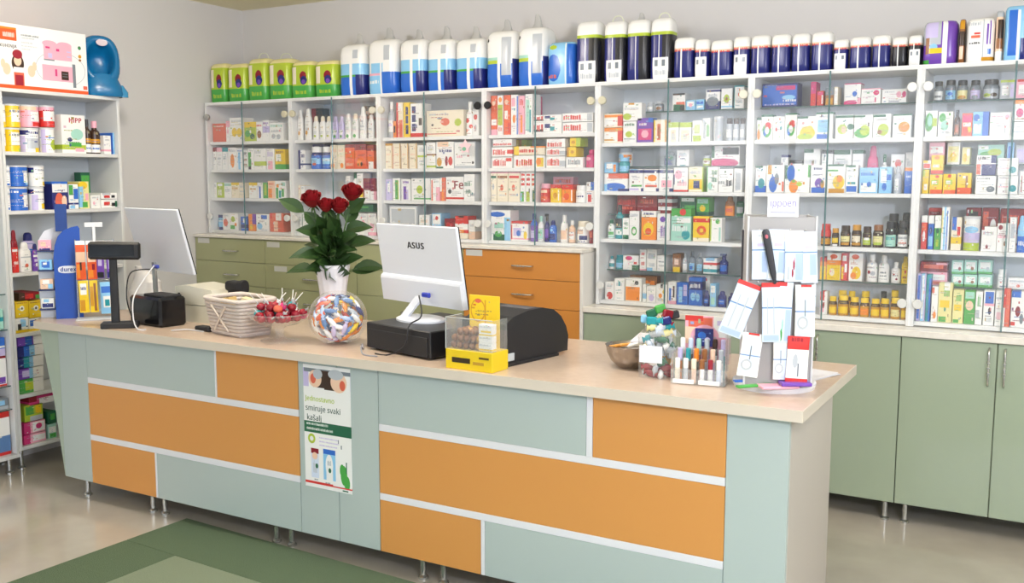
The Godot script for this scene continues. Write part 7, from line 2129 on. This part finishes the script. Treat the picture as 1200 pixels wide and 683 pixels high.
func roses(at: Vector3) -> void:
	var o := thing("flower_vase", "tall fluted white vase holding red roses", "vase", at)
	var st := new_st()
	flute = 0.025
	loft(st, [[0, 0.046, 0.046], [0.01, 0.05, 0.05], [0.1, 0.056, 0.056], [0.2, 0.066, 0.066], [0.29, 0.08, 0.08], [0.31, 0.082, 0.082], [0.305, 0.076, 0.076], [0.2, 0.06, 0.06], [0.12, 0.05, 0.05], [0.118, 0.002, 0.002]], 56, true)
	flute = 0.0
	part("fluted_body", st, mat("ecebf0", 0.3), o)
	# camera right is roughly +x -z in plan
	var rt := Vector3(0.868, 0, -0.497)
	var fw := Vector3(0.497, 0, 0.868)
	var heads := [[-0.085, 0.605, 0.02, 0.046, "leftmost and largest red rose in the white vase"], [-0.015, 0.58, 0.05, 0.037, "lower red rose, second from left in the vase"], [0.045, 0.575, 0.04, 0.042, "lower red rose, third from left in the vase"], [0.095, 0.635, -0.02, 0.048, "highest red rose, rightmost in the white vase"]]
	var leaf_m := mat("2f4a22", 0.4)
	leaf_m.backlight_enabled = true
	leaf_m.backlight = Color("16260f")
	var rose_m := mat("8c0f18", 0.6)
	var sets := [[[-0.26, 0.34, 0.0, 0.13], [-0.17, 0.24, 0.06, 0.12], [-0.2, 0.12, 0.05, 0.11], [-0.1, 0.06, 0.1, 0.13], [-0.24, 0.03, -0.02, 0.1], [-0.06, 0.2, 0.1, 0.12], [-0.15, 0.16, -0.06, 0.12], [-0.13, 0.3, 0.03, 0.1], [-0.1, 0.02, 0.02, 0.1]], [[-0.05, 0.3, 0.09, 0.11], [-0.08, 0.14, 0.12, 0.13], [0.0, 0.06, 0.12, 0.12], [-0.03, 0.22, 0.12, 0.12], [0.03, 0.14, 0.13, 0.12], [-0.06, 0.08, 0.13, 0.11], [0.0, 0.32, 0.05, 0.1], [-0.02, 0.02, 0.11, 0.1]], [[0.06, 0.28, 0.1, 0.12], [0.1, 0.14, 0.1, 0.13], [0.07, 0.05, 0.11, 0.12], [0.02, 0.2, 0.12, 0.12], [0.13, 0.22, 0.06, 0.13], [0.1, 0.08, 0.06, 0.12], [0.06, 0.18, -0.05, 0.12], [0.03, 0.26, 0.08, 0.1]], [[0.16, 0.36, 0.0, 0.1], [0.2, 0.24, 0.02, 0.13], [0.22, 0.15, 0.03, 0.13], [0.16, 0.08, 0.05, 0.12], [0.26, 0.04, 0.0, 0.11], [0.12, 0.3, -0.03, 0.12], [0.15, 0.18, 0.05, 0.12], [0.24, 0.01, -0.02, 0.1], [0.1, 0.03, 0.04, 0.1]]]
	for k in 4:
		var h: Array = heads[k]
		var p := thing("rose", h[4], "rose", at + Vector3(0, 0.13, 0), 0.0, "red roses in the white vase")
		var head: Vector3 = rt * h[0] + fw * h[2] + Vector3.UP * (h[1] - 0.13)
		var foot: Vector3 = rt * (h[0] * 0.12) + fw * (h[2] * 0.2)
		st = new_st()
		var path := curve_points([foot, foot * 0.6 + head * 0.1 + Vector3.UP * 0.12, head * 0.72 + Vector3.UP * 0.02, head], 12)
		tube(st, path, 0.0042, 7)
		part("stem", st, mat("4b6b34", 0.5), p)
		var ax := Basis(Quaternion(Vector3.UP, (Vector3.UP + rt * h[0] * 2.0 + fw * 0.5).normalized()))
		st = new_st()
		var r: float = h[3]
		for layer in 4:
			var n: int = [3, 4, 5, 6][layer]
			for q in n:
				petal(st, ax, head - ax.y * r * 0.45, TAU * q / n + layer * 0.7, PI / n * 1.35, r * [0.34, 0.56, 0.76, 0.9][layer], r * [1.75, 1.75, 1.65, 1.45][layer], r * [0.0, 0.06, 0.14, 0.24][layer], r * [0.12, 0.06, 0.02, 0.0][layer])
		part("bloom", st, rose_m, p)
		st = new_st()
		for q in 5:
			var d := ax * Vector3(cos(TAU * q / 5), -0.2, sin(TAU * q / 5))
			leaf_shape(st, head - ax.y * r * 0.4, d, ax.y, 0.035, 0.012, 0.4)
		part("sepals", st, mat("44602e", 0.5), p).set_meta("kind", "stuff")
		var extra := []
		for i in 9:
			extra.append([h[0] * 0.7 + rng.randf_range(-0.1, 0.1), rng.randf_range(0.0, 0.3), rng.randf_range(0.0, 0.13), 0.1])
		for e: Array in sets[k] + extra:
			var tip: Vector3 = rt * e[0] + fw * e[2] + Vector3.UP * (e[1] + 0.16)
			var on: Vector3 = path[clampi(int(12 * (e[1] + 0.14) / 0.55), 2, 10)]
			if on.distance_to(tip) > 0.16:
				on = tip + (on - tip).normalized() * 0.15
				st = new_st()
				tube(st, [path[clampi(int(12 * (e[1] + 0.14) / 0.55), 2, 10)], on], 0.0022, 5)
				part("leaf_stalk", st, mat("4b6b34", 0.5), p)
			var dir: Vector3 = tip - on
			st = new_st()
			var L := maxf(dir.length(), e[3])
			leaf_shape(st, on, dir + Vector3(rng.randf_range(-0.02, 0.02), rng.randf_range(-0.02, 0.03), rng.randf_range(-0.02, 0.02)), (fw + Vector3.UP * 0.7 + rt * rng.randf_range(-0.5, 0.5)).normalized(), L, 0.068, rng.randf_range(0.1, 0.45))
			part("leaf", st, leaf_m, p)

func snack_box() -> void:
	var o := thing("chocolate_display", "yellow and clear box of gold chocolates on the counter", "display", Vector3(-1.93, 0.9, -3.1), deg_to_rad(-3))
	var yellow := mat("e8c81c", 0.35)
	var st := new_st()
	bx(st, Vector3(0, 0.038, 0), Vector3(0.215, 0.076, 0.11), 0.002)
	part("yellow_base", st, yellow, o)
	cell = Rect2(0, 0, 1, 1)
	st = new_st()
	bx(st, Vector3(-0.035, 0.036, 0.0555), Vector3(0.085, 0.02, 0.001), 0.0003)
	part("printed_bar", st, mat("33260a", 0.5), o)
	st = new_st()
	bx(st, Vector3(0.07, 0.052, 0.0555), Vector3(0.045, 0.008, 0.001), 0.0003)
	part("printed_bar", st, mat("5a4410", 0.5), o)
	st = new_st()
	bx(st, Vector3(0.045, 0.03, 0.0555), Vector3(0.05, 0.012, 0.001), 0.0003)
	part("printed_bar", st, mat("c0962a", 0.5), o)
	var acr := clear_glass("f4f6f4", 0.08)
	for q in [[Vector3(0, 0.136, 0.053), Vector3(0.213, 0.12, 0.003)], [Vector3(-0.105, 0.136, 0), Vector3(0.003, 0.12, 0.1)], [Vector3(0.105, 0.136, 0), Vector3(0.003, 0.12, 0.1)]]:
		st = new_st()
		bx(st, q[0], q[1], 0.0005)
		part("clear_wall", st, acr, o)
	st = new_st()
	tube(st, [Vector3(-0.107, 0.197, -0.05), Vector3(-0.107, 0.197, 0.054), Vector3(0.107, 0.197, 0.054)], 0.0018, 5)
	tube(st, [Vector3(-0.107, 0.076, 0.054), Vector3(-0.107, 0.197, 0.054)], 0.0018, 5)
	part("wall_edges", st, mat("c9cdca", 0.2), o).set_meta("kind", "stuff")
	st = new_st()
	use_print("y *a32,30,24,22 *y32,30,21,19 *d32,12,10,4 a52,10,56,60 ~a10,64,60,70")
	bx(st, Vector3(0.0, 0.175, -0.053), Vector3(0.14, 0.2, 0.004), 0.001)
	part("back_card", st, print_matt, o)
	var ball_st := new_st()
	ball(ball_st, Vector3.ZERO, Vector3(0.0145, 0.0145, 0.0145), 10, 6)
	var mesh := ball_st.commit()
	var n := 0
	for layer in 3:
		for ix in 7:
			for iz in 3:
				if (layer == 2 and (ix < 1 or ix > 3)) or ix > 4:
					continue
				var p := Vector3(-0.086 + ix * 0.0285 + 0.004 * (layer % 2), 0.0905 + layer * 0.0262, -0.028 + iz * 0.0275 + rng.randf_range(-0.001, 0.001))
				n += 1
				var gold := (n * 7) % 5 == 0
				var m := put(numbered("wrapped_chocolate"), mesh, mat("c99a3e", 0.25, 0.6) if gold else mat("84552f", 0.35, 0.2), self, o.transform * p)
				tag(m, "gold foil chocolate ball in the yellow box" if gold else "brown foil chocolate ball in the yellow box", "chocolate", "gold chocolates in the box" if gold else "brown chocolates in the box")
	for k in 3:
		use_print(["w y0,70,100,90 ~s10,20,90,40", "w y0,10,100,25 ~s10,45,90,60", "w y20,70,90,90 ~s10,20,90,40"][k])
		st = new_st()
		bx(st, Vector3(0, 0.0, 0), Vector3(0.062, 0.034, 0.03), 0.002)
		solo("small_carton", st, print_matt, ["lowest", "middle", "topmost"][k] + " white and yellow carton stacked by the chocolate box", "carton", o.transform * Vector3(0.07, 0.0945 + 0.0345 * k, 0.03), deg_to_rad(-3))

func metal_bowl() -> void:
	var at := Vector3(-1.43, 0.9, -3.41)
	var o := thing("metal_bowl", "stainless steel bowl behind the candy jar", "bowl", at)
	var st := new_st()
	loft(st, [[0, 0.04, 0.04], [0.004, 0.046, 0.046], [0.03, 0.074, 0.074], [0.06, 0.088, 0.088], [0.088, 0.093, 0.093], [0.09, 0.096, 0.096], [0.0895, 0.091, 0.091], [0.06, 0.085, 0.085], [0.03, 0.07, 0.07], [0.01, 0.04, 0.04], [0.01, 0.001, 0.001]], 40, true)
	part("steel_body", st, mat("a8a098", 0.2, 0.95), o)
	var slips := [["f2efe8", Vector3(0.03, 0.098, 0.0), 0.3, "white"], ["eda24a", Vector3(-0.035, 0.085, 0.02), -0.5, "orange"], ["f0e6da", Vector3(0.01, 0.07, 0.03), 0.9, "ivory"], ["e9e6ee", Vector3(0.035, 0.114, -0.02), 1.5, "pale lilac"]]
	for s in slips:
		st = new_st()
		bx(st, Vector3.ZERO, Vector3(0.085, 0.012, 0.05), 0.004)
		var m := solo("sachet", st, mat(s[0], 0.35), s[3] + " sachet in the steel bowl", "sachet", at + s[1], s[2])
		m.rotation.z = 0.25

func candy_jar() -> void:
	var at := Vector3(-1.272, 0.9, -3.31)
	var o := thing("candy_jar", "clear plastic jar of wrapped candy with blank white label", "jar", at)
	var st := new_st()
	loft(st, [[0, 0.066, 0.066, 4.0], [0.15, 0.07, 0.07, 4.0], [0.165, 0.064, 0.064, 3.0], [0.172, 0.06, 0.06, 2.6]], 28, false, Transform3D.IDENTITY, false)
	part("clear_body", st, clear_glass("eef4f2", 0.07), o)
	st = new_st()
	bx(st, Vector3(-0.012, 0.092, 0.0735), Vector3(0.085, 0.062, 0.0015), 0.0004, Transform3D(Basis(Vector3.UP, 0.1), Vector3.ZERO))
	part("label", st, mat("dcdfe6", 0.5), o, "blank white label")
	var cols := ["s", "w", "G", "c", "Y", "s", "t", "w", "x", "s", "a", "q"]
	var wd := {"R": "dark red", "w": "white", "G": "dark green", "c": "light blue", "y": "yellow", "r": "red", "t": "teal", "g": "green", "B": "navy", "a": "amber", "s": "silver", "q": "ice blue", "x": "crimson", "Y": "pale yellow"}
	var sweet := new_st()
	loft(sweet, [[-0.03, 0.014, 0.002], [-0.02, 0.006, 0.004], [-0.014, 0.013, 0.01], [0.014, 0.013, 0.01], [0.02, 0.006, 0.004], [0.03, 0.014, 0.002]], 10, true)
	var mesh := sweet.commit()
	var layers := 10
	for i in 60:
		var lay := int(i / 6)
		var a := i * 1.05 + lay * 0.5
		var r := 0.037 if lay < 7 else 0.032 - 0.004 * (lay - 7)
		if i % 6 == 5:
			r = 0.004
		var q := Vector3(r * cos(a), 0.014 + lay * 0.0212, r * sin(a))
		if lay > 6 and i % 6 != 5:
			q.x *= 0.9
		var col: String = cols[(i * 5 + lay) % cols.size()]
		if lay < 2:
			col = ["x", "w", "R", "s"][i % 4]
		var m := put(numbered("wrapped_sweet"), mesh, mat(PAL[col], 0.22), self, at + q)
		tag(m, "%s wrapped candy in the labelled plastic jar" % wd[col], "sweet", "%s candy in the plastic jar" % wd[col])
		m.basis = Basis.from_euler(Vector3(rng.randf_range(-0.4, 0.4), rng.randf() * TAU, PI / 2 + rng.randf_range(-0.6, 0.6)))
	var flags := [["g", Vector3(0.0, 0.262, 0.0), "green"], ["G", Vector3(-0.028, 0.245, 0.012), "dark green"], ["R", Vector3(0.03, 0.245, 0.0), "dark red"], ["c", Vector3(-0.05, 0.222, 0.01), "light blue"], ["t", Vector3(-0.02, 0.22, 0.03), "teal"], ["B", Vector3(0.03, 0.222, 0.02), "navy"], ["k", Vector3(0.045, 0.24, -0.02), "black"]]
	for f in flags:
		st = new_st()
		bx(st, Vector3.ZERO, Vector3(0.04, 0.03, 0.018), 0.005)
		var m := solo("foil_candy", st, mat(PAL[f[0]], 0.2), "large %s foil candy heaped on the plastic jar" % f[2], "candy", at + f[1] + Vector3(0, -0.012, 0), rng.randf_range(0.2, 0.9))
		m.rotation.z = rng.randf_range(-0.4, 0.4)

func balm_stand() -> void:
	var at := Vector3(-1.103, 0.9, -3.282)
	var o := thing("balm_stand", "clear acrylic stand of lip balms with pink card", "display", at, deg_to_rad(8))
	var acr := clear_glass("eef4f4", 0.1)
	var st: SurfaceTool
	for q in [[Vector3(0, 0.003, 0.0), Vector3(0.19, 0.006, 0.13)], [Vector3(-0.094, 0.06, 0.01), Vector3(0.004, 0.11, 0.1)], [Vector3(0.094, 0.1, 0.0), Vector3(0.004, 0.19, 0.12)], [Vector3(0, 0.03, 0.062), Vector3(0.19, 0.05, 0.003)], [Vector3(0, 0.06, 0.02), Vector3(0.19, 0.05, 0.003)], [Vector3(0, 0.1, -0.02), Vector3(0.19, 0.04, 0.003)]]:
		st = new_st()
		bx(st, q[0], q[1], 0.0008)
		part("acrylic_panel", st, acr, o)
	for x: float in [-0.05, 0.04]:
		st = new_st()
		bx(st, Vector3(x, 0.012, 0.065), Vector3(0.075, 0.016, 0.003), 0.001)
		part("price_strip", st, mat("eceae6", 0.5), o)
	st = new_st()
	use_print("p d10,5,60,30 r0,0,40,12 w62,0,100,45 f0,25,30,60 *p45,45,30,25 V70,10,90,20")
	bx(st, Vector3(0.01, 0.145, -0.06), Vector3(0.165, 0.17, 0.003), 0.0006)
	part("back_card", st, print_matt, o)
	st = new_st()
	use_print("B *b40,40,22,20 *V70,60,16,12")
	bx(st, Vector3(0.0, 0.155, -0.045), Vector3(0.065, 0.065, 0.004), 0.0008)
	part("blue_card", st, print_gloss, o)
	var cols := ["e", "s", "f", "w", "w", "q", "o", "n", "K", "s", "V", "w", "m", "n", "x", "V", "w", "t"]
	var wd := {"e": "ivory", "o": "orange", "n": "brown", "R": "dark red", "w": "white", "V": "lilac", "B": "navy", "t": "teal", "s": "silver", "m": "mint", "p": "pink", "d": "coral", "K": "dark brown", "g": "green", "v": "violet", "f": "peach", "q": "ice blue", "x": "crimson"}
	for i in 18:
		var row := int(i / 6)
		var col: String = cols[i]
		var p := thing("lip_balm", "%s lip balm stick in row %s of the acrylic stand" % [wd[col], ["one", "two", "three"][row]], "lip balm", o.transform * Vector3(-0.075 + (i % 6) * 0.029, 0.0065, 0.045 - row * 0.042), 0.0, "lip balms on the acrylic stand")
		var h := 0.085 + 0.03 * row
		st = new_st()
		loft(st, [[0, 0.0085, 0.0085], [h * 0.6, 0.0085, 0.0085]], 12)
		part("tube_body", st, mat(PAL[col], 0.3), p)
		st = new_st()
		loft(st, [[h * 0.6, 0.009, 0.009], [h * 0.97, 0.009, 0.009], [h, 0.007, 0.007]], 12)
		part("cap", st, mat(PAL[cols[(i * 7 + 4) % 18]], 0.3), p)

func rotating_stand() -> void:
	var at := Vector3(-0.862, 0.9, -3.355)
	var yaw := deg_to_rad(20)
	var o := thing("rotating_stand", "grey translucent rotating stand hung with manicure packets", "display", at, yaw)
	var st := new_st()
	loft(st, [[0, 0.138, 0.138], [0.012, 0.142, 0.142], [0.02, 0.142, 0.142], [0.023, 0.138, 0.138]], 48)
	part("turntable", st, mat("e4e4e6", 0.35), o)
	var grey := StandardMaterial3D.new()
	grey.transparency = BaseMaterial3D.TRANSPARENCY_ALPHA
	grey.albedo_color = Color(Color("b9b6b4"), 0.72)
	grey.roughness = 0.35
	for s in 4:
		st = new_st()
		bx(st, Vector3(0, 0.309, 0.108), Vector3(0.219, 0.572, 0.004), 0.001, Transform3D(Basis(Vector3.UP, s * PI / 2), Vector3.ZERO))
		part("side_pane", st, grey, o)
	for s in 4:
		st = new_st()
		tube(st, [Vector3(0.11, 0.023, 0.11).rotated(Vector3.UP, s * PI / 2), Vector3(0.11, 0.597, 0.11).rotated(Vector3.UP, s * PI / 2)], 0.004, 8)
		part("corner_rod", st, mat("dadada", 0.15), o)
	st = new_st()
	bx(st, Vector3(0.0, 0.632, 0.1135), Vector3(0.1, 0.075, 0.003), 0.001)
	part("sign_plate", st, mat("f1f1f5", 0.4), o)
	lettering("ippoen", 0.024, mat("8f86c0", 0.4), o, Vector3(0, 0.641, 0.1158), Vector3.ZERO, false, 0.85)
	st = new_st()
	bx(st, Vector3(0.0, 0.61, 0.1155), Vector3(0.08, 0.003, 0.001), 0.0002)
	part("sign_rule", st, mat("8a88a8", 0.5), o)
	for y: float in [0.55, 0.375, 0.205]:
		for x: float in [-0.075, -0.025, 0.025, 0.075]:
			st = new_st()
			tube(st, [Vector3(x, y, 0.11), Vector3(x, y + 0.004, 0.127)], 0.0016, 5)
			part("hook", st, mat("c8c8c8", 0.2, 0.8), o)
	var A := "q w5,3,95,25 ~s15,10,70,15 u0,40,100,42 w8,86,92,96 V30,28,70,34 Q55,45,92,84"
	var B2 := "q w0,0,100,22 u0,42,100,44 *x52,66,5,10 *x46,82,5,8 *p56,56,4,5 w20,50,40,60 Q60,46,100,96 s20,70,26,95"
	var C := "q r0,0,100,9 w12,11,88,24 u0,42,100,44 s30,26,34,86 s64,26,68,86 Q10,88,90,98"
	var C2 := "q r0,0,60,8 w12,10,88,24 u0,42,100,44 *g40,86,8,10 *m46,70,6,10 Q60,46,96,96"
	var D := "w r0,0,100,28 ~R20,4,70,12 r0,86,100,100 w10,28,90,84 *s42,50,12,14 S52,55,58,82 *r50,22,20,4"
	var E := "w q10,20,90,98 u0,50,100,52 *s40,72,26,12 *w40,72,18,8 S48,30,53,60 r30,0,80,6"
	var packs := [[A, 0.062, 0.165, -0.07, 0.552, 0.134, 0.03, "pale blue packet, top left of the rotating stand"], [A, 0.066, 0.17, -0.012, 0.555, 0.136, -0.02, "pale blue packet, top centre of the rotating stand"], [B2, 0.06, 0.17, 0.035, 0.552, 0.143, 0.02, "pale blue packet with red tool, top of the rotating stand"], [A, 0.055, 0.17, 0.082, 0.548, 0.134, 0.05, "pale blue packet, top right of the rotating stand"], [C, 0.08, 0.19, -0.1, 0.375, 0.134, -0.35, "tilted red topped packet on the left of the rotating stand"], [C, 0.06, 0.2, -0.035, 0.378, 0.144, 0.04, "red topped blue packet, middle row centre"], [C2, 0.05, 0.205, 0.015, 0.38, 0.138, -0.03, "red topped blue packet with green tool, middle row"], [E, 0.066, 0.175, 0.078, 0.372, 0.134, 0.02, "white packet with scissors, middle row right"], [E, 0.07, 0.15, -0.085, 0.205, 0.134, -0.12, "white packet with scissors, lower left"], [E, 0.05, 0.14, 0.005, 0.19, 0.134, 0.02, "narrow white packet, lower centre"], [D, 0.072, 0.165, 0.062, 0.2, 0.144, -0.03, "red and white packet, lower right of the rotating stand"]]
	for p in packs:
		packet(p[0], p[1], p[2], o.transform * Vector3(p[3], p[4], p[5]), yaw, p[6], "manicure_packet", p[7], "packet", "packets on the rotating stand")
	for k in 3:
		packet([C, D, A][k], 0.06, 0.17, o.transform * Vector3(0.128, [0.39, 0.215, 0.575][k], -0.03 - 0.02 * k), yaw + PI / 2, 0.0, "manicure_packet", ["red topped packet, middle row on the far right face", "red and white packet, lowest on the far right face", "pale blue packet, highest on the far right face"][k], "packet", "packets on the rotating stand")
	# black nail files on the top row and on the left edge
	var q := thing("nail_file", "black nail file with red dot hanging on the top row", "nail file", o.transform * Vector3(-0.058, 0.556, 0.15), yaw)
	q.rotation.z = 0.2
	st = new_st()
	loft(st, [[-0.185, 0.004, 0.0015, 3.0], [-0.15, 0.010, 0.002, 3.0], [-0.03, 0.013, 0.0025, 3.0], [-0.008, 0.012, 0.0025, 2.6], [0, 0.006, 0.002, 2.0]], 16, true)
	part("blade", st, mat("232327", 0.4), q)
	st = new_st()
	loft(st, [[0, 0.005, 0.007], [0.0008, 0.005, 0.007]], 14, false, Transform3D(Basis(Vector3.RIGHT, PI / 2), Vector3(0, -0.025, 0.0022)))
	part("dot", st, mat("c8606a", 0.4), q)
	st = new_st()
	bx(st, Vector3(0, -0.15, 0), Vector3(0.024, 0.3, 0.006), 0.003)
	solo("nail_file", st, mat("3a3a40", 0.4), "long dark nail file on the left face of the rotating stand", "nail file", o.transform * Vector3(-0.124, 0.55, 0.06), yaw + PI / 2)
	# things lying on the turntable
	var flat := [["p", Vector3(0.0, 0.0285, 0.142), 0.3, Vector3(0.13, 0.009, 0.06), "pale pink flat nail kit on the turntable"], ["v", Vector3(0.055, 0.04, 0.14), 0.15, Vector3(0.1, 0.012, 0.055), "violet flat nail kit on the turntable"], ["g", Vector3(-0.075, 0.028, 0.142), 0.5, Vector3(0.14, 0.008, 0.022), "green nail buffer on the turntable"], ["b", Vector3(-0.115, 0.0335, 0.1), 0.3, Vector3(0.06, 0.006, 0.022), "small blue clip on the turntable"]]
	for f in flat:
		st = new_st()
		bx(st, Vector3.ZERO, f[3], 0.002)
		solo("nail_kit", st, pal(f[0], 0.35), f[4], "nail kit", o.transform * f[1], yaw + f[2])
